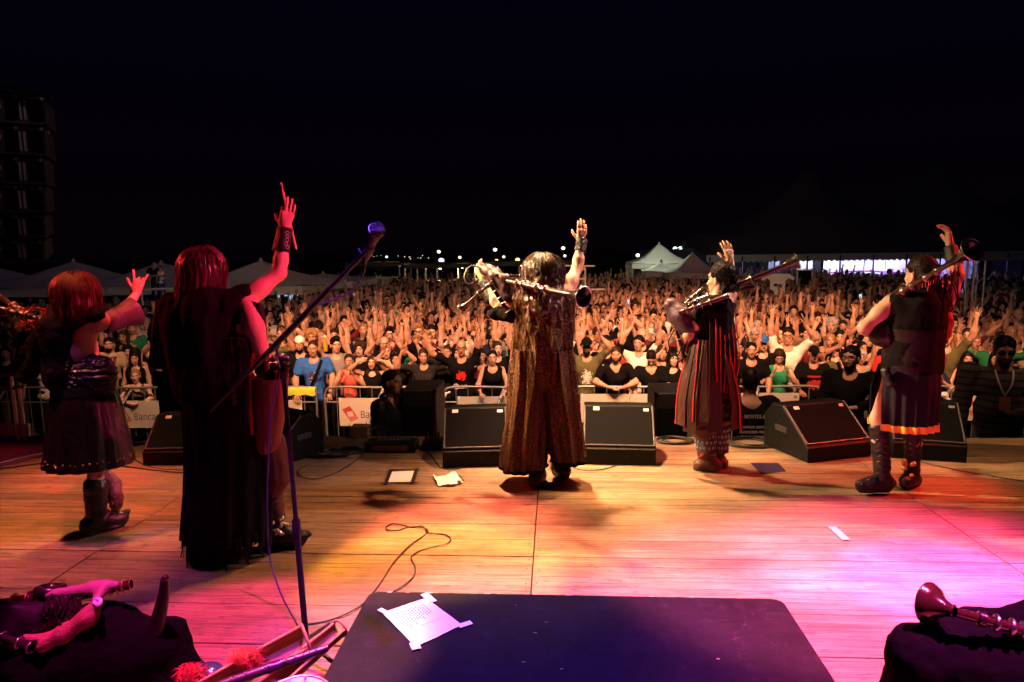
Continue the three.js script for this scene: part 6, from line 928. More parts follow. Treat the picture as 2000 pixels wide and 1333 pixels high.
{
  let n = 0; const copies = [], seenLabels = new Set();
  for (const [x, z, r] of spots) {
    const near = n < 255 && r < 12;
    let k = Math.floor(rnd() * POSES.length); const still = rnd(); if (still < (near ? 0.3 : 0.38)) k = pick([11, 12, 11, 12, 9, 10, 13]); if (Math.abs(x) > 0.36 * -z + 1 && rnd() < 0.5) k = 11 + Math.floor(rnd() * 2);
    const B = near ? bodies[k] : lows[k], sc = pick(SH), hk = B.fem ? pick(['long', 'long', 'tied', 'curly']) : pick(['short', 'short', 'short', 'cropped', 'quiff', 'curly', 'quiff', 'none', 'long', 'short']), hc = pick(['black', 'black', 'black', 'brown', 'brown', 'fair', 'grey']);
    const s = rr(0.90, 1.08) * (B.fem ? 0.95 : 1), turn = -Math.atan2(x, -z) * 0.7 + rr(-0.25, 0.25);
    if (near) {
      n++;
      const hs = hk === 'none' ? 'bald' : hk === 'cap' ? 'capped' : { black: 'dark', brown: 'brown', fair: 'fair', grey: 'grey' }[hc] + (hk === 'long' ? ' long-haired' : hk === 'curly' ? ' curly-haired' : hk === 'tied' ? ' tied-haired' : '-haired'), hat = hk === 'cap', cm = pick(['black', 'white', 'grey', 'red']); const lab = (w) => `${hs} ${B.fem ? 'woman' : 'man'} in ${w} top, ${B.what}, ${rowWord(r)}, ${sector(x, z)}`; let top = sc; for (let i = 0; i < SH.length && seenLabels.has(lab(top)); i++) top = SH[(SH.indexOf(sc) + i + 1) % SH.length]; seenLabels.add(lab(top));
      crowdPerson(V(x, GY, z), B, { s, turn, skin: pick(SKIN), shirt: SHIRTM[top], hair: hk, hairM: HAIRM[hc], hat: hat && rnd() < 0.85 ? capG : hat ? hatG : null, hatM: SHIRTM[cm], pants: pick(PANTS), beard: !B.fem && rnd() < 0.2, glasses: rnd() < 0.12 ? 1 : 0, label: lab(top), group: 'people packed in the crowd' });
    } else copies.push({ x, z, s, turn, k, c: SHIRT[sc], hk, hc: { black: [0.005, 0.004, 0.004], brown: [0.025, 0.012, 0.007], fair: [0.24, 0.13, 0.05], grey: [0.28, 0.27, 0.26] }[hc], tone: pick([0.5, 0.7, 0.9, 1.1]) });
  }
  const crowd = new THREE.Group(); crowd.name = 'crowd'; crowd.userData.kind = 'stuff'; scene.add(tag(crowd, 'dense festival crowd filling the dark field behind the nearer rows', 'crowd'));
  const mt = new THREE.Matrix4(), put = (name, g, mat, list, at) => { if (!list.length) return; const im = new THREE.InstancedMesh(g, mat, list.length); im.name = name; im.castShadow = im.receiveShadow = true; list.forEach((q, i) => { mt.compose(V(q.x, GY, q.z), QE(0, q.turn, 0), V(q.s, q.s, q.s)); if (at) mt.multiply(new THREE.Matrix4().compose(at.head, at.q, V(1, 1, 1))); im.setMatrixAt(i, mt); im.setColorAt(i, new THREE.Color().setRGB(...q.col)); }); im.userData.kind = 'stuff'; crowd.add(im); };
  const white = M([1, 1, 1], 0.9, { specularIntensity: 0.2 }), hairW = M([1, 1, 1], 0.55, { specularIntensity: 0.3 }), skinW = M([0.48, 0.28, 0.2], 0.5, { vertexColors: true });
  lows.forEach((B, k) => {
    const L = copies.filter((q) => q.k === k);
    put('bodies', B.skin, skinW, L.map((q) => ({ ...q, col: [q.tone, q.tone, q.tone] })));
    put('shirts', B.shirt, white, L.map((q) => ({ ...q, col: q.c })));
    put('trousers', pantsG, white, L.map((q) => ({ ...q, col: [0.02, 0.02, 0.03] })));
    for (const h of ['short', 'cropped', 'quiff', 'curly', 'long', 'tied']) put('hair', HAIR[h], hairW, L.filter((q) => q.hk === h).map((q) => ({ ...q, col: q.hc })), B);
    put('caps', capG, white, L.filter((q) => q.hk === 'cap').map((q) => ({ ...q, col: q.c })), B);
  });
  console.log('crowd near', n, 'far', copies.length);
}
// ---------------------------------------------------------------- barriers, banners, guards
srand(321);
{
  const W = 1.93, H = 1.1, z = BARZ, y0 = GY + 0.005, r = 0.11, galv = M([0.26, 0.26, 0.26], 0.5, { metalness: 0.6 });
  const proto = thing('crowd_barrier', '', 'barrier', V(0, 0, 0), 'crowd barriers in a row');
  const arc = [V(-W / 2, 0.12, 0), V(-W / 2, H - r, 0), V(-W / 2 + r * 0.3, H - r * 0.3, 0), V(-W / 2 + r, H, 0), V(W / 2 - r, H, 0), V(W / 2 - r * 0.3, H - r * 0.3, 0), V(W / 2, H - r, 0), V(W / 2, 0.12, 0)];
  part('frame', tube([arc[0], V(-W / 2, 0.5, 0), arc[1], arc[2], arc[3], V(0, H, 0), arc[4], arc[5], arc[6], V(W / 2, 0.5, 0), arc[7]], 0.0205, 8, 90), galv, proto);
  part('lower_rail', rod(V(-W / 2, 0.14, 0), V(W / 2, 0.14, 0), 0.018), galv, proto); part('middle_rail', rod(V(-W / 2, 0.86, 0), V(W / 2, 0.86, 0), 0.015), galv, proto);
  for (let i = 1; i < 10; i++) { const x = -W / 2 + W * i / 10; part('bar', rod(V(x, 0.14, 0), V(x, H, 0), 0.0085, 6), galv, proto); }
  for (const x of [-0.6, 0.6]) part('foot', [tube([V(x, 0.14, 0), V(x, 0.04, 0.02), V(x, 0.0, 0.28)], 0.02, 6, 10), rod(V(x, 0.14, 0), V(x, 0.0, -0.28), 0.02)], galv, proto, 'stuff');
  const strut = part('strut', rod(V(0, H * 0.98, 0.02), V(-0.42, 0, 0.75), 0.022), galv, proto);
  const labs = ['crowd barrier cut off by the left edge', 'crowd barrier behind the woman in the skirt', 'crowd barrier behind the long black coat', 'crowd barrier below the coral tank top, rounded right end', 'crowd barrier behind the left middle monitor', 'crowd barrier behind the right middle monitor', 'crowd barrier behind the printed guard shirt', 'crowd barrier behind the kilted piper', 'crowd barrier at the right beside the striped jumper'];
  [-90, 152, 393, 636, 868, 1113, 1357, 1604, 1850].forEach((px, i) => { const a = atZ(px, 800, z), o = i ? proto.clone() : proto; if (i) { o.name = numbered('crowd_barrier'); scene.add(o); } o.position.set(a.x + W / 2, y0, z); tag(o, labs[i], 'barrier', 'crowd barriers in a row'); });
}
function bannerTex(dx) { return canvasTex(1024, 360, (x) => {
  x.fillStyle = '#cfcac0'; x.fillRect(0, 0, 1024, 360);
  x.save(); x.translate(115, 205); x.rotate(-0.5); x.fillStyle = '#b4463f'; x.fillRect(-46, -92, 92, 184); x.fillStyle = '#c87a70'; x.fillRect(-46, 30, 92, 62); x.fillStyle = '#cfcac0'; x.rotate(0.28); x.fillRect(-30, -32, 60, 64); x.restore();
  x.fillStyle = '#3c4152'; x.font = '128px sans-serif'; x.textBaseline = 'middle'; x.fillText('Banca delle Marche', 215, 212, 770); x.fillStyle = '#8a867d'; x.fillRect(970, 30, 34, 40);
}); }
{
  const tex = bannerTex(), labs = ['white bank banner at the left, partly hidden by the long coat', 'end of a white bank banner right of the maroon mallet bag', 'white bank banner left of the leather-jacketed guard', 'white bank banner above the left middle monitor', 'white bank banner above the right middle monitor', 'white bank banner right of the printed guard shirt', 'white bank banner left of the striped jumper', 'white bank banner on the barrier behind the kilted piper'];
  [[218, 412, 783, 838], [396, 592, 782, 838], [661, 858, 778, 836], [893, 1090, 775, 832], [1134, 1332, 770, 828], [1362, 1559, 768, 826], [1878, 2078, 764, 822]].forEach(([x0, x1, y0, y1], i) => {
    const z = BARZ + 0.06, a = atZ(x0, y0, z), b = atZ(x1, y1, z), w = b.x - a.x, h = 0.46, t = thing('banner', labs[i], 'banner', V((a.x + b.x) / 2, a.y - h, z), 'bank banners on the barriers');
    const g = new THREE.BoxGeometry(w, h, 0.006, 24, 8, 1), P = g.attributes.position; for (let k = 0; k < P.count; k++) P.setZ(k, P.getZ(k) + 0.012 * noise(P.getX(k) * 3 + i * 9, P.getY(k) * 2, 3) + 0.006 * noise(P.getX(k) * 9 + i * 9, P.getY(k) * 5, 3)); g.computeVertexNormals(); g.translate((a.x + b.x) / 2, a.y - h / 2, z);
    part('sheet', g, M([0.9, 0.9, 0.9], 0.55, { map: tex }), t);
    part('cable_ties', [[a.x + 0.03, a.y - 0.02], [b.x - 0.03, b.y + h * 0.7]].map(([x, y]) => box(0.02, 0.05, 0.012, x, y, z + 0.006)), MAT.white, t, 'stuff');
  });
}
{ // cloth over the rail and knots of plastic between barriers
  const z = BARZ, a = atZ(556, 757, z), b = atZ(617, 757, z), t = thing('hi_vis_vest', 'bright lime green cloth hung over the rail below the blue T-shirt', 'cloth', V((a.x + b.x) / 2, a.y, z));
  const pos = [], idx = [], N = 16; for (let i = 0; i <= N; i++) for (let k = 0; k <= 10; k++) { const x = lerp(a.x, b.x, i / N) + 0.02 * noise(i * 0.4, k * 0.5, 2), s = k / 10 * 2 - 1, L = 0.14 + 0.04 * noise(i * 0.25, 1, 1); pos.push(x, a.y + 0.012 - Math.pow(Math.abs(s), 1.6) * L + 0.01 * noise(i, k, 1), z + Math.sign(s) * Math.min(0.04, Math.abs(s) * 0.09) + 0.02 * Math.abs(s) * noise(i * 0.7, k * 0.3, 5)); }
  for (let i = 0; i < N; i++) for (let k = 0; k < 10; k++) { const q = i * 11 + k; idx.push(q, q + 1, q + 11, q + 1, q + 12, q + 11); }
  const g = new THREE.BufferGeometry(); g.setAttribute('position', new THREE.Float32BufferAttribute(pos, 3)); g.setIndex(idx); g.computeVertexNormals(); part('cloth', g, M([0.5, 0.68, 0.06], 0.7), t);
  for (const [px, py, lab] of [[866, 772, 'knot of white plastic tape between the barriers by the gold cloak'], [1846, 772, 'knot of white plastic tape on the barrier post by the kilted piper']]) { const c = atZ(px, py, BARZ + 0.06), q = thing('plastic_tape', lab, 'tape', c), gs = [ell(c, [0.05, 0.05, 0.04])]; for (let i = 0; i < 5; i++) gs.push(cap(c, c.clone().add(V(rr(-0.12, 0.12), rr(-0.16, 0.1), rr(-0.03, 0.05))), 0.02, 0.01)); part('knot', field(gs, 0.009, { disp: (p) => hd(p, 40, 0.012) }), MAT.white, q); }
}
function guard(px, topY, z, B, o, turn, extra) {
  const top = atZ(px, topY, z), s = (top.y - GY) / 1.745, t = crowdPerson(V(top.x, GY, z), B, { skin: SKIN[1], pants: PANTS[1], ...o, s, turn });
  if (extra) extra((g, n, m) => { const x = new THREE.Mesh(norm(g), m); x.name = n; t.add(x); return x; }, B);
  return t;
}
const guardTex = canvasTex(256, 256, (x) => { x.clearRect(0, 0, 256, 256); x.fillStyle = '#c9c6c0'; x.textAlign = 'center'; x.font = 'bold 36px serif'; x.beginPath(); x.arc(30, 42, 17, 0, 6.3); x.fill(); x.fillText('MONTELAGO', 150, 54, 190); x.font = 'bold 27px sans-serif'; x.fillText('CORVUS CORAX', 128, 128, 200); x.fillText('MERCEDES PEÓN', 128, 164, 210); x.fillText('THE CLANSMEN', 128, 200, 180); });
{
  // shirt hem stays down in these; the guards stand in the pit close to the stage
  const jacket = MAT.blackLeather;
  guard(760, 727, -7.3, faceUp('down', 'down', { w: 1.06 }), { label: 'guard in black leather jacket seen in profile between barrier and stage', hair: 'cropped', hairM: HAIRM.black, shirt: jacket, skin: SKIN[3] }, 1.25, (add) => { for (const s of [-1, 1]) { const sh = V(s * 0.205, 1.43, 0), a = ARM.down(s), el = sh.clone().addScaledVector(a[0], 0.285), wr = el.clone().addScaledVector(a[1], 0.23); add(field([cap(sh, el, 0.085, 0.07), cap(el, wr, 0.07, 0.055)], 0.018, { disp: (p) => 0.008 * noise(p.x * 10, p.y * 26, p.z * 10) }), 'sleeve', jacket); } add(field([cap(V(-0.06, 1.49, -0.03), V(0.06, 1.49, -0.03), 0.055, 0.055), cap(V(0, 1.5, 0.04), V(0, 1.6, 0.06), 0.055, 0.05, { neg: true, k: 0.01 })], 0.014), 'collar', jacket); });
  guard(1466, 724, -7.35, faceUp('folded', 'folded', { w: 1.12 }), { label: 'guard seen from behind in black T-shirt with white printed back', hair: 'cropped', hairM: HAIRM.black, shirt: SHIRTM.black }, Math.PI, (add) => add(new THREE.PlaneGeometry(0.34, 0.34, 8, 2).translate(0, 1.22, 0.183), 'back_print', M([0.9, 0.9, 0.9], 0.8, { map: guardTex, transparent: true, alphaTest: 0.4 })).applyMatrix4(new THREE.Matrix4().makeRotationY(Math.PI)));
  guard(1664, 680, -8.6, faceUp('down', 'folded', { beard: 0.6, yaw: -0.3 }), { label: 'bearded guard in black with glasses standing in front of the barrier', hair: 'short', hairM: HAIRM.black, shirt: SHIRTM.black, glasses: 1, beard: 1 }, -0.5, (add) => { for (const s of [-1, 1]) { const sh = V(s * 0.195, 1.43, 0), a = (s < 0 ? ARM.down : ARM.folded)(s), el = sh.clone().addScaledVector(a[0], 0.285), wr = el.clone().addScaledVector(a[1], 0.22); add(field([cap(sh, el, 0.08, 0.066), cap(el, wr, 0.066, 0.05)], 0.018), 'sleeve', SHIRTM.black); } });
  const stripes = M([1, 1, 1], 0.9, { map: dataTex(8, 128, (x, y) => { const b = (y * 16) % 1 < 0.14; const v = b ? 0.16 : 0.33; return [v, v * 0.98, v * 0.95]; }, true) }); 
  guard(1962, 662, -8.0, faceUp('down', 'folded', { w: 1.22, beard: 0.6, pitch: 0.2 }), { label: 'heavy man in grey striped jumper and khaki trousers with a lanyard pass at far right', hair: 'short', hairM: HAIRM.black, shirt: stripes, pants: M([0.3, 0.27, 0.19], 0.85), beard: 1, glasses: 2 }, -0.35, (add) => {
    for (const s of [-1, 1]) { const sh = V(s * 0.235, 1.43, 0), a = (s < 0 ? ARM.down : ARM.folded)(s), el = sh.clone().addScaledVector(a[0], 0.285), wr = el.clone().addScaledVector(a[1], 0.2); add(field([cap(sh, el, 0.095, 0.075), cap(el, wr, 0.072, 0.055)], 0.018, { disp: (p) => hd(p, 16, 0.012) }), 'sleeve', stripes); }
    add(field([ell(V(0, 1.08, 0.06), [0.21, 0.2, 0.17]), cap(V(0, 0.95, 0), V(0, 1.3, 0.02), 0.19, 0.17)], 0.02, { disp: (p) => hd(p, 9, 0.014) }), 'jumper', stripes);
    add(strip([V(-0.07, 1.47, 0.09), V(-0.05, 1.36, 0.2), V(-0.01, 1.26, 0.225)], 0.014, V(0, 0, 1)), 'lanyard', MAT.white); add(strip([V(0.07, 1.47, 0.09), V(0.04, 1.36, 0.2), V(-0.01, 1.26, 0.225)], 0.014, V(0, 0, 1)), 'lanyard', MAT.white);
    add(rbox(0.085, 0.13, 0.006, 0.003).translate(-0.01, 1.19, 0.24), 'pass_card', M([0.75, 0.4, 0.18], 0.3)); add(rbox(0.06, 0.07, 0.006, 0.003).translate(0.16, 0.86, 0.15), 'badge', M([0.7, 0.2, 0.05], 0.3));
  });
  // man with a child on the platform
  const z = -19.4, pl = atZ(305, 592, z), tp = atZ(300, 511, z), s = (tp.y - pl.y) / 1.745, man = crowdPerson(V(tp.x, pl.y, z), faceUp('folded', 'folded', { yaw: 0.3 }), { label: 'man in black T-shirt holding a small child on the platform at left', hair: 'short', hairM: HAIRM.black, shirt: SHIRTM.black, skin: SKIN[1], s, turn: 0.2 });
  const kid = atZ(313, 520, z + 0.28); crowdPerson(V(kid.x, kid.y - 1.745 * 0.52, z + 0.28), faceUp('down', 'folded', { fem: true }), { label: 'small child in white top and jeans held in the arms of the man', hair: 'short', hairM: HAIRM.black, shirt: SHIRTM.white, pants: M([0.06, 0.09, 0.26], 0.9), skin: SKIN[1], s: 0.52, turn: 0.1 });
}
// speaker cabinets standing in the pit
function cabinet(px0, px1, pyTop, z, lab, hTo = GY) {
  const a = atZ(px0, pyTop, z), b = atZ(px1, pyTop, z), w = b.x - a.x, h = a.y - hTo, c = V((a.x + b.x) / 2, hTo + h / 2, z - 0.3), t = thing('speaker_cabinet', lab, 'speaker', V(c.x, hTo, c.z));
  part('cabinet', rbox(w, h, 0.6, 0.02).translate(c.x, c.y, c.z), M([0.014, 0.014, 0.015], 0.55, { bumpMap: hide, bumpScale: 0.002 }), t);
  part('grille', box(w * 0.86, h * 0.4, 0.012, c.x, c.y + h * 0.2, z + 0.004), MAT.blackMetal, t); part('handle', rbox(w * 0.3, 0.03, 0.03, 0.008).translate(c.x, c.y - h * 0.1, z + 0.01), MAT.steel, t);
  for (const s of [-1, 1]) part('corner', rbox(0.05, 0.05, 0.05, 0.01).translate(c.x + s * (w / 2 - 0.015), c.y + h / 2 - 0.015, z - 0.01), MAT.blackMetal, t);
}
cabinet(783, 851, 762, -7.2, 'black speaker cabinet right of the leather-jacketed guard'); cabinet(1279, 1345, 768, -7.4, 'black speaker cabinet between right middle monitor and brown leather piper');
cabinet(303, 352, 727, -8.4, 'black equipment box left of the long coat at the barrier');

// ---------------------------------------------------------------- floor monitors
function wedge(name, lab, cx, cz, w, h, d, turn, faceY = 0.62) {
  const t = thing('floor_monitor', lab, 'monitor', V(cx, 0, cz), 'black wedge floor monitors'); t.rotation.y = turn;
  // side outline (z, y): the slanted face looks back at the players (+z)
  const O = [[-d / 2, 0.012], [d / 2, 0.012], [d / 2, h * 0.3], [d * 0.46, h * 0.34], [-d * 0.1, h], [-d * 0.32, h], [-d / 2, h * 0.72]];
  const sh = new THREE.Shape(); O.forEach(([z, y], i) => i ? sh.lineTo(z, y) : sh.moveTo(z, y)); sh.closePath();
  const paint = M([0.004, 0.004, 0.004], 0.45, { specularIntensity: 0.25, bumpMap: hide, bumpScale: 0.0025 });
  const g = new THREE.ExtrudeGeometry(sh, { depth: w - 0.016, bevelEnabled: true, bevelSize: 0.008, bevelThickness: 0.008, bevelSegments: 2 }).translate(0, 0, -(w - 0.016) / 2).rotateY(-Math.PI / 2);
  const add = (n, q, m, par = t) => { const x = new THREE.Mesh(norm(q), m); x.name = n; x.castShadow = x.receiveShadow = true; par.add(x); return x; };
  const body = add('cabinet', g, paint);
  const p0 = V(0, h * 0.34, d * 0.46), p1 = V(0, h, -d * 0.1), L = p0.distanceTo(p1), mid = p0.clone().lerp(p1, 0.5), tilt = Math.atan2(p1.y - p0.y, p0.z - p1.z);
  const face = new THREE.Matrix4().compose(mid, QE(tilt - Math.PI / 2, 0, 0), V(1, 1, 1)), onFace = (q) => q.applyMatrix4(face);
  add('grille', onFace(rbox(w * 0.93, L * 0.92, 0.012, 0.005).translate(0, 0, 0.011)), M([0.003, 0.0028, 0.0035], 0.75, { specularIntensity: 0.1, bumpMap: weave, bumpScale: 0.002 }));
  for (const s of [-1, 1]) add('edge_rail', onFace(rbox(0.014, L * 0.98, 0.02, 0.005).translate(s * w * 0.482, 0, 0.012)), M([0.05, 0.045, 0.045], 0.3));
  add('edge_rail', onFace(rbox(w * 0.98, 0.014, 0.02, 0.005).translate(0, -L * 0.48, 0.012)), M([0.05, 0.045, 0.045], 0.3));
  add('label', onFace(box(0.05, 0.032, 0.003, -w * 0.32, L * 0.4, 0.019)), MAT.white);
  add('badge', onFace(box(0.045, 0.026, 0.003, w * 0.39, L * 0.38, 0.019)), MAT.steel);
  for (const s of [-1, 1]) { const hh = add('handle', rbox(0.006, 0.05, 0.15, 0.02).translate(s * (w / 2 + 0.003), h * 0.52, -d * 0.1), MAT.rubber); }
  add('socket', new THREE.CylinderGeometry(0.012, 0.012, 0.012, 14).rotateX(Math.PI / 2).translate(w * 0.1, h * 0.17, d / 2 + 0.006), MAT.blackMetal);
  for (const s of [-1, 1]) for (const q of [-1, 1]) add('foot', new THREE.CylinderGeometry(0.018, 0.02, 0.014, 10).translate(s * w * 0.42, 0.0, q * d * 0.4), MAT.rubber);
  return t;
}
{
  const W = (x0, x1, yb, lab, turn, h = 0.36, d = 0.52) => { const a = onY(x0, yb), b = onY(x1, yb), w = (b.x - a.x) / Math.cos(turn) * 0.92; wedge('m', lab, (a.x + b.x) / 2, a.z - d / 2, w, h, d, turn); };
  W(272, 425, 908, 'black floor monitor at left behind the long coat', 0.1, 0.36);
  W(455, 585, 905, 'black floor monitor right of the long coat, side panel showing', -0.55, 0.38, 0.5);
  W(855, 992, 912, 'black floor monitor left of the gold cloak', 0.1, 0.42);
  W(1137, 1290, 908, 'black floor monitor right of the gold cloak', -0.06, 0.42);
  W(1540, 1696, 899, 'black floor monitor between brown leather piper and kilted piper, turned left', 0.34, 0.40, 0.56);
  W(1762, 1900, 900, 'black floor monitor behind the kilted piper at right', -0.25, 0.42);
}
// ---------------------------------------------------------------- microphone on a boom stand
{
  const bz = onY(602, 1300).z, J = (x, y, d = 0) => atZ(x, y, bz + d), base = V(J(602, 1310).x, 0.02, bz), clutch = J(551, 700, -0.12), tail = J(411, 805, -0.42), tip = J(716, 490, 0.36);
  const t = thing('microphone_stand', 'black tripod microphone stand with long boom leaning up right', 'mic stand', V(base.x, 0, base.z));
  part('pole', [turned(base, clutch, [[0, 0.0135], [0.42, 0.0135], [0.42, 0.018], [0.47, 0.018], [0.475, 0.0105], [1, 0.0095]], 14)], MAT.blackMetal, t);
  part('clutch', [ball(clutch, 0.024, 12, 10), rod(clutch, clutch.clone().add(V(0.04, 0, 0.03)), 0.012)], MAT.blackMetal, t);
  part('boom', turned(tail, tip, [[0, 0.0055], [0.3, 0.0055], [0.3, 0.0105], [0.42, 0.0105], [0.42, 0.0125], [0.82, 0.0125], [0.83, 0.009], [1, 0.008]], 12), MAT.blackMetal, t);
  for (let i = 0; i < 3; i++) { const a = i * 2.094 + 0.5; part('leg', rod(base.clone().add(V(0, 0.1, 0)), V(base.x + Math.cos(a) * 0.3, 0.012, base.z + Math.sin(a) * 0.3), 0.009), MAT.blackMetal, t); }
  const m = thing('microphone', 'dark vocal microphone with round grille on the boom, edge lit purple', 'microphone', J(735, 448, 0.44)), hc = J(736, 449, 0.44), bodyEnd = J(722, 484, 0.36);
  const gr = M([0.012, 0.012, 0.014], 0.4, { metalness: 0.2, bumpMap: weave, bumpScale: 0.004 });
  part('grille', new THREE.SphereGeometry(0.0265, 28, 20).translate(hc.x, hc.y, hc.z), gr, m); part('band', new THREE.TorusGeometry(0.0262, 0.0022, 6, 28).applyQuaternion(new THREE.Quaternion().setFromUnitVectors(V(0, 0, 1), hc.clone().sub(bodyEnd).normalize())).translate(hc.x, hc.y, hc.z), MAT.steel, m);
  part('handle', turned(bodyEnd.clone().lerp(hc, -0.9), hc, [[0, 0.010], [0.05, 0.0115], [0.7, 0.0175], [0.8, 0.019], [0.86, 0.022], [1, 0.02]], 18), MAT.blackMetal, m);
  part('clip', [turned(bodyEnd.clone().lerp(hc, -0.35), bodyEnd.clone().lerp(hc, 0.15), [[0, 0.0165], [1, 0.02]], 14), rod(bodyEnd.clone().lerp(hc, -0.2), tip, 0.008)], MAT.rubber, m);
  const cb = thing('microphone_cable', 'blue-lit cable drooping from the microphone along the boom', 'cable', J(690, 560, 0.2));
  part('cable', tube([bodyEnd.clone().lerp(hc, -0.9), J(706, 500, 0.34), J(700, 486, 0.34), J(712, 515, 0.34), J(705, 545, 0.3), J(680, 572, 0.24), J(640, 590, 0.16), J(600, 606, 0.08), J(570, 640, 0), J(540, 690, -0.08), J(545, 720, -0.06), J(530, 800, -0.04), J(524, 900, -0.02), J(522, 1000, 0), J(527, 1090, 0), J(548, 1160, 0.04), J(583, 1228, 0.06), J(592, 1262, 0.0), V(base.x - 0.05, 0.006, base.z - 0.02), V(base.x + 0.05, 0.006, base.z - 0.1)], 0.0034, 6, 160), M([0.022, 0.018, 0.05], 0.45), cb);  // blue of the light is partly put into the cable colour
}
// ---------------------------------------------------------------- cables, boxes and papers on the boards
const fl = (x, y, h = 0.005) => onY(x, y, h);
function cable(lab, pts, r = 0.004, n = 0) { const P = pts.map(([x, y], i) => fl(x, y, r + 0.001 + 0.003 * (i % 3))), t = thing('cable', lab, 'cable', P[0]); part('cable', tube(P, r, 6, n || pts.length * 8), MAT.rubber, t); }
cable('thin cable with a loop snaking across the centre boards', [[590, 1222], [650, 1210], [700, 1186], [735, 1150], [768, 1100], [800, 1066], [828, 1046], [836, 1036], [822, 1030], [798, 1030], [778, 1036], [760, 1036], [754, 1030], [764, 1024], [784, 1026], [806, 1030], [824, 1028], [840, 1042], [866, 1044], [880, 1052], [872, 1062], [840, 1070], [812, 1080], [803, 1090], [811, 1108], [806, 1128], [790, 1142], [768, 1156]], 0.0042);
cable('single cable loop lying left of the taped white sheet', [[716, 880], [700, 895], [672, 915], [640, 930], [610, 936], [588, 930], [584, 918], [600, 908]], 0.004);
cable('cable running along the boards from the gold cloak to the right monitor', [[1112, 908], [1130, 917], [1160, 919], [1190, 914], [1210, 906]], 0.004);
cable('cable in front of the left middle monitor', [[812, 876], [836, 885], [850, 900], [862, 914], [885, 917], [905, 912], [930, 906], [935, 895]], 0.004);
cable('cable at far right behind the kilted piper', [[1790, 900], [1830, 910], [1900, 924], [2010, 942]], 0.004);
cable('cable at the left running under the woman in the skirt', [[-10, 918], [60, 908], [130, 902], [190, 905], [250, 912], [330, 922], [372, 924]], 0.005);
cable('cable dropping across the boards left of the left floor monitor', [[230, 886], [262, 898], [300, 914], [372, 920]], 0.004);
function coil(lab, cx, cy, rx, n, seedN, spread = 1) {
  srand(seedN); const c = fl(cx, cy), t = thing('cable_coil', lab, 'cable coil', c), R = rx, pts = [];
  for (let i = 0; i < n * 12; i++) { const a = i / 12 * 6.283, k = R * (1 + 0.22 * noise(i * 0.13, seedN, 1)), ox = 0.25 * R * spread * noise(i * 0.021, seedN, 5) * 4, oz = 0.12 * R * noise(i * 0.03, seedN, 9); pts.push(V(c.x + Math.cos(a) * k * 1.1 + ox, 0.008 + 0.035 * Math.abs(noise(i * 0.05, 3, seedN)), c.z + Math.sin(a) * k * 0.9 + oz)); }
  part('cable', tube(pts, 0.0058, 5, n * 34), MAT.rubber, t);
}
coil('loose cable coils left of the black stage box', 640, 886, 0.14, 9, 5, 1.4); coil('tight cable coil next to the black stage box', 678, 882, 0.09, 7, 6); coil('tangle of cables right of the right middle monitor', 1318, 862, 0.12, 8, 7); coil('tangle of cables between the brown boots and the turned monitor', 1455, 866, 0.17, 9, 8, 1.2); coil('cables bundled beside the left floor monitor', 268, 864, 0.12, 6, 9); coil('thin cables under the gold cloak', 1082, 868, 0.08, 4, 10);
{ // bundle of straight black cables at the left
  const t = thing('cable_bundle', 'thick bundle of black cables running in from the left edge', 'cables', fl(40, 895)); srand(31);
  for (let i = 0; i < 9; i++) { const o = i * 2.4; part('cable', tube([fl(-30, 905 + o * 0.8, 0.01), fl(30, 893 + o * 0.5, 0.012 + 0.006 * (i % 3)), fl(90, 882 + o * 0.4, 0.01), fl(150, 878 + o * 0.5 + rr(-3, 3), 0.01), fl(260, 882 + o + rr(-4, 4), 0.008)], 0.006, 5, 30), i === 4 ? M([0.3, 0.3, 0.3], 0.3) : MAT.rubber, t); }
}
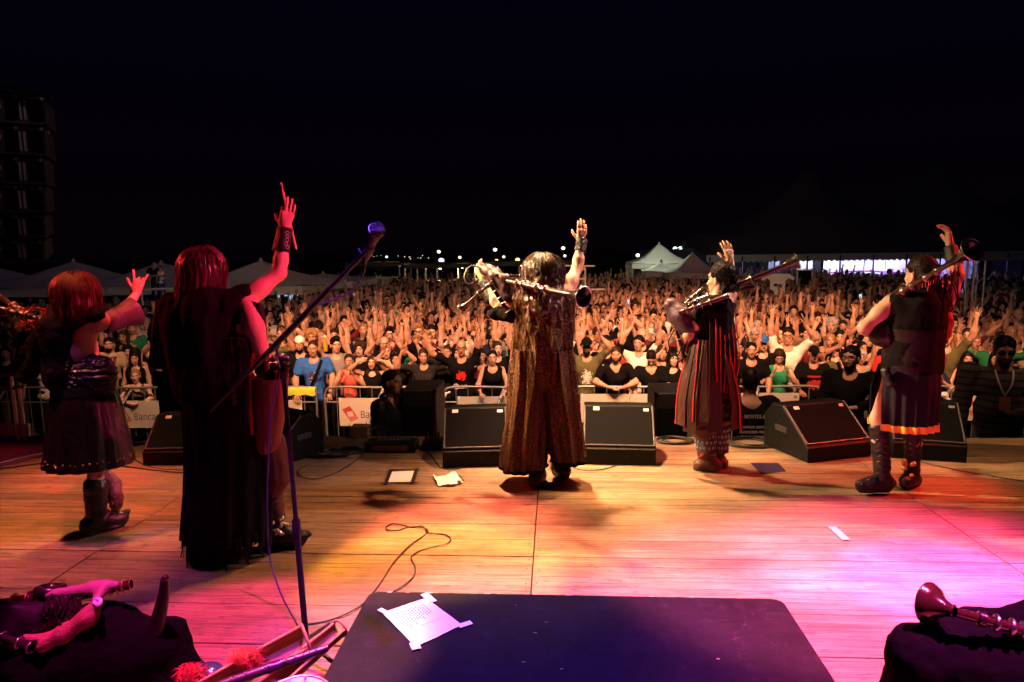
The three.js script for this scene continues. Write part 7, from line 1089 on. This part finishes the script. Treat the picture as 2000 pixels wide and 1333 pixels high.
{ // black stage box with red-brown panel, sockets and a plug
  const a = onY(712, 886), b = onY(812, 884), w = b.x - a.x, c = V((a.x + b.x) / 2, 0, a.z - 0.1), t = thing('stage_box', 'long black stage box with connector row at the front of the stage', 'stage box', c);
  part('case', rbox(w, 0.085, 0.2, 0.008).translate(c.x, 0.0455, c.z), MAT.blackMetal, t); part('panel', box(w * 0.7, 0.045, 0.006, c.x, 0.048, c.z + 0.102), M([0.16, 0.07, 0.05], 0.5), t);
  for (let i = 0; i < 10; i++) part('socket', new THREE.CylinderGeometry(0.011, 0.011, 0.012, 12).translate(c.x - w * 0.31 + i * w * 0.069, 0.092, c.z - 0.02), MAT.steel, t);
  part('plug', [turned(V(c.x - w * 0.3, 0.095, c.z - 0.02), V(c.x - w * 0.3, 0.17, c.z - 0.02), [[0, 0.009], [0.7, 0.009], [1, 0.004]], 10), tube([V(c.x - w * 0.3, 0.165, c.z - 0.02), V(c.x - w * 0.32, 0.2, c.z), V(c.x - w * 0.45, 0.14, c.z + 0.05), V(c.x - w * 0.56, 0.01, c.z + 0.14)], 0.004, 6, 20)], MAT.rubber, t, 'stuff');
  const d = onY(843, 882), t2 = thing('stage_box', 'small black connector box with plugs left of the left middle monitor', 'stage box', V(d.x, 0, d.z - 0.1)); part('case', rbox(0.17, 0.08, 0.16, 0.008).translate(d.x, 0.043, d.z - 0.1), MAT.blackMetal, t2); for (let i = 0; i < 3; i++) part('plug', turned(V(d.x - 0.05 + i * 0.05, 0.08, d.z - 0.1), V(d.x - 0.05 + i * 0.05, 0.15, d.z - 0.1), [[0, 0.01], [0.7, 0.01], [1, 0.004]], 10), MAT.rubber, t2);
  const e = onY(705, 853), t3 = thing('junction_box', 'small yellowish metal box on the stage edge below the bank banner', 'box', V(e.x, 0, e.z)); part('case', rbox(0.17, 0.11, 0.14, 0.006).translate(e.x, 0.056, e.z), M([0.32, 0.24, 0.14], 0.45, { metalness: 0.3 }), t3); part('bottle', turned(V(e.x - 0.12, 0, e.z - 0.03), V(e.x - 0.12, 0.11, e.z - 0.03), [[0, 0.012], [0.6, 0.012], [0.75, 0.006], [1, 0.006]], 10), MAT.metal, t3); for (let i = 0; i < 3; i++) part('lead', tube([V(e.x + 0.08, 0.05 + i * 0.02, e.z), V(e.x + 0.16, 0.08 + i * 0.015, e.z - 0.02), V(e.x + 0.3 + i * 0.08, 0.02, e.z + 0.03 * i)], 0.006, 6, 16), i === 1 ? M([0.02, 0.1, 0.5], 0.4) : MAT.rubber, t3);
}
// papers: corners in pixels, lying on a plane of height h
function sheet(name, lab, cat, C, h, tex, wob = 0.003) {
  const Q = C.map(([x, y]) => onY(x, y, h)), mid = Q[0].clone().add(Q[2]).multiplyScalar(0.5), t = thing(name, lab, cat, V(mid.x, h, mid.z)), N = 12, pos = [], uv = [], idx = [];
  for (let j = 0; j <= N; j++) for (let i = 0; i <= N; i++) { const u = i / N, v = j / N, p = Q[0].clone().lerp(Q[1], u).lerp(Q[3].clone().lerp(Q[2], u), v); pos.push(p.x, h + 0.0045 + wob * (0.5 + noise(u * 2.2, v * 2.2, h * 9 + C[0][0])) + wob * 0.6 * noise(u * 6, v * 6, C[0][0]), p.z); uv.push(u, 1 - v); }
  for (let j = 0; j < N; j++) for (let i = 0; i < N; i++) { const a = j * (N + 1) + i; idx.push(a, a + N + 1, a + 1, a + 1, a + N + 1, a + N + 2); }
  const g = new THREE.BufferGeometry(); g.setAttribute('position', new THREE.Float32BufferAttribute(pos, 3)); g.setAttribute('uv', new THREE.Float32BufferAttribute(uv, 2)); g.setIndex(idx); g.computeVertexNormals();
  part('paper', g, tex ? M([0.95, 0.95, 0.95], 0.6, { map: tex }) : M([0.82, 0.81, 0.79], 0.6), t); return t;
}
const tapeStrip = (par, A, B, w, h, mat) => { const a = onY(A[0], A[1], h), b = onY(B[0], B[1], h), d = b.clone().sub(a), L = d.length(); part('tape', new THREE.BoxGeometry(L, 0.0012, w, 4, 1, 1).rotateY(-Math.atan2(d.z, d.x)).translate((a.x + b.x) / 2, h + 0.009 + rr(0, 0.0008), (a.z + b.z) / 2), mat, par); };
{
  const list = canvasTex(512, 700, (x) => { x.fillStyle = '#f4f1ee'; x.fillRect(0, 0, 512, 700); x.fillStyle = '#55485e'; let s = 3; const R = () => (s = (s * 16807) % 2147483647) / 2147483647; for (let i = 0; i < 13; i++) { let p = 60; const end = p + 140 + R() * 150; while (p < end) { const w = 12 + R() * 26; x.fillRect(p, 130 + i * 38, w, 13); p += w + 8; } } x.strokeStyle = '#7a6a80'; x.lineWidth = 4; x.beginPath(); x.moveTo(330, 90); x.lineTo(318, 420); x.stroke(); });
  const a = sheet('taped_sheet', 'white sheet framed with black tape on the boards, left of the crumpled paper', 'paper', [[764, 923], [814, 921], [807, 946], [757, 947]], 0, null, 0.001);
  tapeStrip(a, [760, 921], [819, 920], 0.025, 0, MAT.rubber); tapeStrip(a, [764, 919], [752, 950], 0.03, 0, MAT.rubber); tapeStrip(a, [814, 918], [804, 949], 0.03, 0, MAT.rubber); tapeStrip(a, [742, 946], [815, 945], 0.02, 0, MAT.rubber);
  const b = sheet('crumpled_paper', 'crumpled white paper with torn black tape in front of the left middle monitor', 'paper', [[846, 934], [890, 928], [905, 947], [856, 953]], 0, null, 0.03); tapeStrip(b, [893, 932], [901, 943], 0.05, 0.004, MAT.rubber); tapeStrip(b, [872, 951], [891, 949], 0.025, 0.004, MAT.rubber);
  sheet('glossy_sheet', 'dark glossy bluish sheet in the shadow of the turned monitor', 'sheet', [[1466, 906], [1520, 906], [1536, 922], [1488, 927]], 0, null, 0.001).children[0].material = M([0.02, 0.015, 0.04], 0.2);
  const c = sheet('set_list', 'printed set list taped on the black riser', 'paper', [[832, 1172], [902, 1224], [812, 1267], [746, 1200]], RH, list, 0.004);
  const pt = M([0.86, 0.84, 0.84], 0.5); tapeStrip(c, [828, 1164], [846, 1180], 0.035, RH, pt); tapeStrip(c, [896, 1228], [921, 1220], 0.03, RH, pt); tapeStrip(c, [744, 1200], [752, 1196], 0.05, RH, pt); tapeStrip(c, [802, 1268], [820, 1264], 0.05, RH, pt);
  const m = thing('tape_mark', 'pale strip of tape stuck on the boards at right', 'tape', onY(1640, 1045)); tapeStrip(m, [1625, 1032], [1654, 1058], 0.05, 0, M([0.27, 0.2, 0.2], 0.8));
}
// ---------------------------------------------------------------- things in the near corners
function heap(lab, prims, mat, pos, name = 'black_cloth') { const t = thing(name, lab, 'cloth', pos); part('cloth', field(prims, 0.014, { k: 0.09, disp: (p) => 0.028 * noise(p.x * 5, p.y * 5, p.z * 5) + 0.014 * Math.abs(noise(p.x * 12, p.y * 9, p.z * 12)) + 0.005 * noise(p.x * 30, p.y * 30, p.z * 30) }), mat, t); return t; }
srand(63);
{
  const z = -2.55, J = (x, y, d = 0) => atZ(x, y, z + d);
  heap('heap of black cloth in the lower left corner', [cap(J(60, 1330), J(200, 1262), 0.2, 0.15), cap(J(200, 1262), J(300, 1262), 0.15, 0.11), cap(J(300, 1270), J(410, 1332), 0.11, 0.045), cap(J(120, 1390), J(330, 1370), 0.22, 0.16), cap(J(-60, 1400), J(60, 1330), 0.25, 0.2)], M([0.0032, 0.0028, 0.004], 0.9, { specularIntensity: 0.06, bumpMap: weave, bumpScale: 0.004 }), J(180, 1370));
  const hn = thing('horn', 'upright dark drinking horn standing in the black cloth at lower left', 'horn', J(300, 1240)); part('horn', tube([J(288, 1262, 0.05), J(302, 1232, 0.05), J(312, 1196, 0.05), J(319, 1160, 0.05), J(321, 1132, 0.05)], (t) => lerp(0.045, 0.016, Math.pow(t, 0.7)), 18, 26), M([0.008, 0.005, 0.006], 0.3, { specularIntensity: 0.5 }), hn); part('tip', ball(J(322, 1131, 0.05), 0.016, 12, 8), MAT.ebony, hn);
  const bp = thing('bagpipe', 'bagpipe with pale wooden yoke lying on black cloth at the lower left', 'bagpipe', J(120, 1190));
  pipe(bp, J(-40, 1188, 0.02), J(96, 1163, 0.0), 0.02, 0.024, MAT.darkWood, MAT.brass, [0.25, 0.5, 0.72, 0.9]);
  pipe(bp, J(130, 1172, 0.02), J(256, 1142, -0.04), 0.016, 0.022, MAT.darkWood, MAT.brass, [0.55, 0.68, 0.8, 0.88]);
  const bone = M([0.20, 0.13, 0.13], 0.5, { bumpMap: hide, bumpScale: 0.003 });
  part('yoke', field([cap(J(96, 1162, 0.02), J(185, 1150, 0), 0.02, 0.026), cap(J(185, 1150, 0), J(226, 1144, -0.02), 0.026, 0.018), cap(J(205, 1146, 0), J(188, 1172, 0.05), 0.022, 0.018)], 0.008, { k: 0.03 }), bone, bp);
  part('blow_tube', field([cap(J(190, 1178, 0.08), J(172, 1206, 0.1), 0.022, 0.034), cap(J(172, 1206, 0.1), J(128, 1238, 0.12), 0.034, 0.036), cap(J(128, 1238, 0.12), J(86, 1256, 0.14), 0.034, 0.03), cap(J(86, 1256, 0.14), J(50, 1248, 0.14), 0.03, 0.018)], 0.009, { k: 0.03 }), M([0.20, 0.09, 0.06], 0.55, { bumpMap: hide, bumpScale: 0.006 }), bp);
  part('binding', tube([J(184, 1178, 0.1), J(192, 1182, 0.12), J(196, 1174, 0.1), J(186, 1172, 0.08), J(184, 1180, 0.1)], 0.008, 6, 24), MAT.white, bp);
  part('stock_tassels', Array.from({ length: 60 }, () => { const a = J(rr(92, 158), rr(1160, 1186), rr(0.02, 0.1)); return tube([a, a.clone().add(V(rr(-0.02, 0.02), -rr(0.02, 0.06), rr(0, 0.03))), a.clone().add(V(rr(-0.05, 0.05), -rr(0.05, 0.11), rr(0, 0.05)))], 0.006, 4, 6); }), MAT.ebony, bp, 'stuff');
  part('stock_collar', new THREE.TorusGeometry(0.045, 0.018, 10, 24).rotateX(1.3).translate(J(98, 1152, -0.02).x, J(98, 1152, -0.02).y, z - 0.02), MAT.ebony, bp);
  part('bag', field([cap(J(20, 1222, 0.05), J(120, 1205, 0.06), 0.09, 0.06), cap(J(-40, 1230, 0.05), J(40, 1225, 0.05), 0.1, 0.09)], 0.013, { k: 0.05, disp: (p) => hd(p, 14, 0.02) }), MAT.blackLeather, bp);
  pipe(bp, J(-20, 1238, 0.2), J(62, 1264, 0.22), 0.014, 0.026, MAT.ebony, MAT.metal, [0.3, 0.7]);
}
{ // wooden troughs with instruments beside the stand foot
  const z = -2.42, J = (x, y, d = 0) => atZ(x, y, z + d);
  const trough = (lab, A, B, r0, r1) => {
    const t = thing('quiver', lab, 'quiver', A), lea = M([0.42, 0.14, 0.04], 0.42, { bumpMap: hide, bumpScale: 0.004, clearcoat: 0.25 });
    // half-open shell: outer and inner arcs swept along the length, open side up and towards the players
    const ax = B.clone().sub(A).normalize(), up = V(-0.25, 1, 0.75); up.addScaledVector(ax, -up.dot(ax)).normalize(); const sx = V().crossVectors(ax, up), N = 22, K = 20, a0 = -0.35, a1 = Math.PI + 0.35;
    const shell = (k0, k1) => { const pos = [], idx = [], uv = []; for (let i = 0; i <= N; i++) { const t = i / N, R = lerp(r0, r1, Math.pow(t, 0.8)), c = A.clone().lerp(B, t); for (let k = 0; k <= K; k++) { const th = lerp(a0, a1, k / K), rad = R * k0 * (1 + 0.02 * noise(t * 9, k * 0.4, k0 * 9)), p = c.clone().addScaledVector(sx, Math.cos(th) * rad).addScaledVector(up, -Math.sin(th) * rad); pos.push(p.x, p.y, p.z); uv.push(t * 0.5, k * 0.012); } } for (let i = 0; i < N; i++) for (let k = 0; k < K; k++) { const q = i * (K + 1) + k; idx.push(q, q + 1, q + K + 1, q + 1, q + K + 2, q + K + 1); } const g = new THREE.BufferGeometry(); g.setAttribute('position', new THREE.Float32BufferAttribute(pos, 3)); g.setAttribute('uv', new THREE.Float32BufferAttribute(uv, 2)); g.setIndex(idx); g.computeVertexNormals(); return g; };
    part('shell', shell(1), lea, t); part('lining', shell(0.88), M([0.20, 0.08, 0.02], 0.7, { bumpMap: hide, bumpScale: 0.004 }), t);
    const edge = (th) => tube(Array.from({ length: 14 }, (_, i) => { const u = i / 13, R = lerp(r0, r1, Math.pow(u, 0.8)) * 0.94; return A.clone().lerp(B, u).addScaledVector(sx, Math.cos(th) * R).addScaledVector(up, -Math.sin(th) * R); }), 0.006, 6, 0, false);
    part('edge', edge(a0), MAT.tanLeather, t); part('edge', edge(a1), MAT.tanLeather, t);
    part('rim', new THREE.TorusGeometry(r1, 0.006, 8, 34).applyQuaternion(new THREE.Quaternion().setFromUnitVectors(V(0, 0, 1), ax)).translate(B.x, B.y, B.z), MAT.tanLeather, t);
    return t;
  };
  trough('orange-brown leather quiver with open mouth left of the stand foot', J(380, 1356, 0.16), J(598, 1250, -0.06), 0.03, 0.062);
  trough('slim orange-brown leather quiver beside the black riser edge', J(500, 1366, 0.16), J(664, 1228, -0.2), 0.05, 0.036);
  const fp = thing('pipe', 'dark pipe studded with bright pins lying along the leather quiver', 'pipe', J(500, 1310, 0.05)); part('pipe', turned(J(392, 1352, 0.26), J(640, 1266, 0.06), [[0, 0.016], [0.5, 0.018], [0.52, 0.022], [0.56, 0.018], [1, 0.013]], 14), M([0.04, 0.008, 0.02], 0.3), fp);
  const pins = []; for (let i = 0; i < 22; i++) { const t = rnd(), p = J(lerp(400, 640, t), lerp(1349, 1266, t), lerp(0.26, 0.06, t) + 0.016); pins.push(ball(p.add(V(rr(-0.006, 0.006), 0.01, 0)), 0.0035, 6, 5)); } part('pins', pins, MAT.metal, fp, 'stuff');
  for (const [x, y, n, lab] of [[470, 1283, 1300, 'red feather tuft above the leather quiver'], [372, 1316, 900, 'red feather tuft at the edge of the black cloth']]) { const t = thing('feather_tuft', lab, 'feathers', J(x, y)), g = []; for (let i = 0; i < n; i++) { const a = J(x + rr(-18, 26), y + rr(-9, 16), rr(-0.05, 0.07)), d = V(rr(-0.035, 0.06), rr(-0.03, 0.025), rr(-0.03, 0.03)); g.push(tube([a, a.clone().addScaledVector(d, 0.5).add(V(0, 0.012, 0)), a.clone().add(d).add(V(0, -0.006, 0))], (s) => 0.0019 * (1 - 0.8 * s), 3, 0, false)); } part('feathers', g, M([0.55, 0.05, 0.02], 0.75), t); }
  const bo = thing('bowl', 'dark polished dome between the two red feather tufts', 'bowl', J(405, 1312)); part('bowl', new THREE.SphereGeometry(0.055, 26, 16, 0, 6.283, 0, 1.75).scale(1.15, 0.8, 1).translate(J(408, 1318, 0.02).x, J(408, 1318, 0.02).y, z + 0.02), M([0.03, 0.03, 0.06], 0.15, { clearcoat: 1 }), bo); part('rim', new THREE.TorusGeometry(0.061, 0.005, 6, 28).rotateX(1.57).scale(1, 1, 0.9).translate(J(408, 1318, 0.02).x, J(408, 1318, 0.02).y - 0.006, z + 0.02), MAT.ebony, bo);
  const dr = thing('drum', 'pink-lit drum head cut off by the bottom edge', 'drum', J(575, 1400, 0.3)), dc = J(572, 1388, 0.32); part('head', new THREE.CylinderGeometry(0.14, 0.14, 0.006, 40).rotateX(0.25).translate(dc.x, dc.y, dc.z), M([0.5, 0.32, 0.4], 0.5), dr); part('shell', new THREE.CylinderGeometry(0.138, 0.138, 0.2, 40, 1, true).translate(0, -0.105, 0).rotateX(0.25).translate(dc.x, dc.y, dc.z), MAT.darkWood, dr); part('hoop', new THREE.TorusGeometry(0.141, 0.007, 8, 44).rotateX(1.5708 + 0.25).translate(dc.x, dc.y, dc.z), MAT.metal, dr);  // pink of the stage light is put into the drum head colour
  for (let i = 0; i < 8; i++) { const a = i / 8 * 6.283; part('tension_lug', new THREE.CylinderGeometry(0.006, 0.006, 0.02, 8).translate(Math.cos(a) * 0.128, 0.008, Math.sin(a) * 0.128).rotateX(0.25).translate(dc.x, dc.y, dc.z), MAT.metal, dr); }
}
{ // lower right corner: shawm on a cloth-covered stand
  const z = -2.3, J = (x, y, d = 0) => atZ(x, y, z + d);
  heap('black cloth over a stand in the lower right corner', [cap(J(1775, 1246), J(1900, 1240, -0.05), 0.045, 0.06), cap(J(1900, 1240, -0.05), J(2050, 1230), 0.07, 0.1), cap(J(1790, 1290, 0.05), J(2020, 1300, 0.05), 0.09, 0.14), cap(J(1790, 1290), J(1775, 1440), 0.075, 0.11), cap(J(1775, 1400), J(1720, 1420), 0.06, 0.05), cap(J(1880, 1400), J(2080, 1380), 0.2, 0.2)], M([0.0032, 0.0028, 0.004], 0.9, { specularIntensity: 0.06, bumpMap: weave, bumpScale: 0.004 }), J(1880, 1400));
  const t = thing('shawm', 'turned brown shawm with polished flared bell on black cloth, lower right corner', 'shawm', J(1900, 1200, 0.05)), a = J(2080, 1254, 0.12), m = J(1866, 1196, 0.08), b = J(1812, 1178, 0.0), wd = M([0.06, 0.024, 0.018], 0.16, { metalness: 0.5, clearcoat: 0.8, clearcoatRoughness: 0.1 });
  part('body', turned(a, m, [[0, 0.022], [0.2, 0.021], [0.5, 0.018], [1, 0.016]], 20), wd, t);
  part('bell', turned(m, b, [[0, 0.017], [0.04, 0.022], [0.1, 0.02], [0.3, 0.026], [0.52, 0.038], [0.68, 0.052], [0.7, 0.058], [0.78, 0.059], [0.8, 0.064], [0.92, 0.066], [0.94, 0.071], [1, 0.071], [1, 0.062], [0.6, 0.03], [0.2, 0.008]], 40), wd, t);
  for (const s of [0.38, 0.52, 0.62]) { const c = a.clone().lerp(m, 1 - s); part('ring', new THREE.TorusGeometry(0.021, 0.009, 10, 26).applyQuaternion(new THREE.Quaternion().setFromUnitVectors(V(0, 0, 1), b.clone().sub(a).normalize())).translate(c.x, c.y, c.z), MAT.metal, t); }
  part('cord_wrap', Array.from({ length: 5 }, (_, i) => { const c = a.clone().lerp(m, 0.73 + i * 0.012); return new THREE.TorusGeometry(0.0205, 0.005, 6, 18).applyQuaternion(new THREE.Quaternion().setFromUnitVectors(V(0, 0, 1), b.clone().sub(a).normalize())).translate(c.x, c.y, c.z); }), MAT.ebony, t, 'stuff');
  dangles(t, (q) => a.clone().lerp(m, 0.6 + 0.15 * q).add(V(0, 0.03, 0)), 8, 0.04, MAT.ebony, 0.0018);
}
{ // metal steps and rail at the left end of the stage
  const t = thing('stage_rail', 'grey metal guard rail at the left end of the stage edge', 'rail', onY(20, 852)), z = EDGE + 0.25, J = (x, y, d = 0) => atZ(x, y, z + d);
  for (const [x, yb] of [[-30, 862], [33, 848], [46, 846]]) { const p = J(x, yb); part('post', rod(V(p.x, 0, z), V(p.x, J(x, 728).y, z), 0.02), MAT.steel, t); }
  part('rail', rod(J(-60, 738), J(46, 730), 0.022), MAT.steel, t); part('rail', rod(J(-60, 770), J(46, 756), 0.02), MAT.steel, t); part('kick_board', box(0.8, 0.12, 0.03, J(-20, 840).x, J(-20, 840).y, z), MAT.steel, t);
}

// things held up in the crowd
{
  const z = -24, c = atZ(1519, 560, z), t = thing('shirt', 'white T-shirt with dark marks held up above the crowd below the long pipe', 'T-shirt', c), sh = new THREE.Shape(); [[-0.26, 0.2], [-0.36, 0.3], [-0.52, 0.2], [-0.58, 0.3], [-0.34, 0.44], [0.34, 0.44], [0.58, 0.3], [0.52, 0.2], [0.36, 0.3], [0.26, 0.2], [0.24, -0.36], [-0.24, -0.36]].forEach(([x, y], i) => i ? sh.lineTo(x, y) : sh.moveTo(x, y));
  const g = new THREE.ExtrudeGeometry(sh, { depth: 0.012, bevelEnabled: false, steps: 1 }); part('cloth', g.translate(c.x, c.y, c.z), M([0.78, 0.77, 0.74], 0.85), t); part('print', [box(0.12, 0.1, 0.006, c.x - 0.07, c.y + 0.05, z + 0.017), box(0.1, 0.1, 0.006, c.x + 0.09, c.y + 0.03, z + 0.017)], M([0.02, 0.02, 0.02], 0.8), t, 'stuff');
  for (const [px, py, pz, lab] of [[1681, 580, -19, 'glowing phone screen held up left of the kilted piper'], [693, 578, -21, 'small glowing phone held up in the crowd right of the boom'], [1228, 590, -20, 'small glowing phone held up right of the central bell']]) { const p = atZ(px, py, pz), q = thing('phone', lab, 'phone', p); part('case', rbox(0.085, 0.16, 0.012, 0.004).rotateZ(0.15).translate(p.x, p.y, p.z), MAT.blackMetal, q); part('screen', box(0.074, 0.14, 0.003).rotateZ(0.15).translate(p.x, p.y, p.z + 0.008), M([0.02, 0.02, 0.02], 0.3, { emissive: new THREE.Color().setRGB(0.8, 0.9, 1), emissiveIntensity: 0.9 }), q); }
  const b = atZ(635, 672, BARZ - 0.62), bt = thing('bottle', 'yellow bottle held among the heads right of the blue T-shirt', 'bottle', b); part('bottle', turned(V(b.x, b.y - 0.13, b.z), V(b.x, b.y + 0.13, b.z), [[0, 0], [0.001, 0.033], [0.06, 0.036], [0.62, 0.036], [0.75, 0.022], [0.8, 0.018], [0.97, 0.018], [1, 0]], 14), M([0.65, 0.3, 0.02], 0.3), bt); part('cap', turned(V(b.x, b.y + 0.115, b.z), V(b.x, b.y + 0.14, b.z), [[0, 0.0195], [1, 0.0195], [1, 0]], 12), MAT.white, bt);
}
// bodies for the unseen stage lamps, out of view above the frame: housing, yoke and glowing lens behind each light
{
  for (const { s, from, to, color } of lampSpots) {
    const p = V(...from), d = V(...to).sub(p).normalize(), back = p.clone().addScaledVector(d, -0.04), t = thing('unseen_stage_lamp', 'unseen black stage spotlight above the frame, placed for its light', 'spotlight', p, 'unseen stage spotlights above the frame');
    part('housing', turned(back.clone().addScaledVector(d, -0.4), back.clone().addScaledVector(d, -0.004), [[0, 0], [0.001, 0.07], [0.35, 0.1], [0.9, 0.115], [1, 0.12], [1, 0.108], [0.8, 0.1], [0.8, 0]], 18), MAT.blackMetal, t);
    part('lens', new THREE.CylinderGeometry(0.1, 0.1, 0.006, 20).applyQuaternion(new THREE.Quaternion().setFromUnitVectors(V(0, 1, 0), d)).translate(back.x - d.x * 0.03, back.y - d.y * 0.03, back.z - d.z * 0.03), M([0.02, 0.02, 0.02], 0.3, { emissive: new THREE.Color().setRGB(...color), emissiveIntensity: 2 }), t);
    const c = back.clone().addScaledVector(d, -0.2); part('yoke', tube([c.clone().add(V(-0.14, 0, 0)), c.clone().add(V(-0.14, 0.16, 0)), c.clone().add(V(0, 0.24, 0)), c.clone().add(V(0.14, 0.16, 0)), c.clone().add(V(0.14, 0, 0))], 0.012, 6, 16), MAT.blackMetal, t);
  }
}
renderer.render(scene, camera);
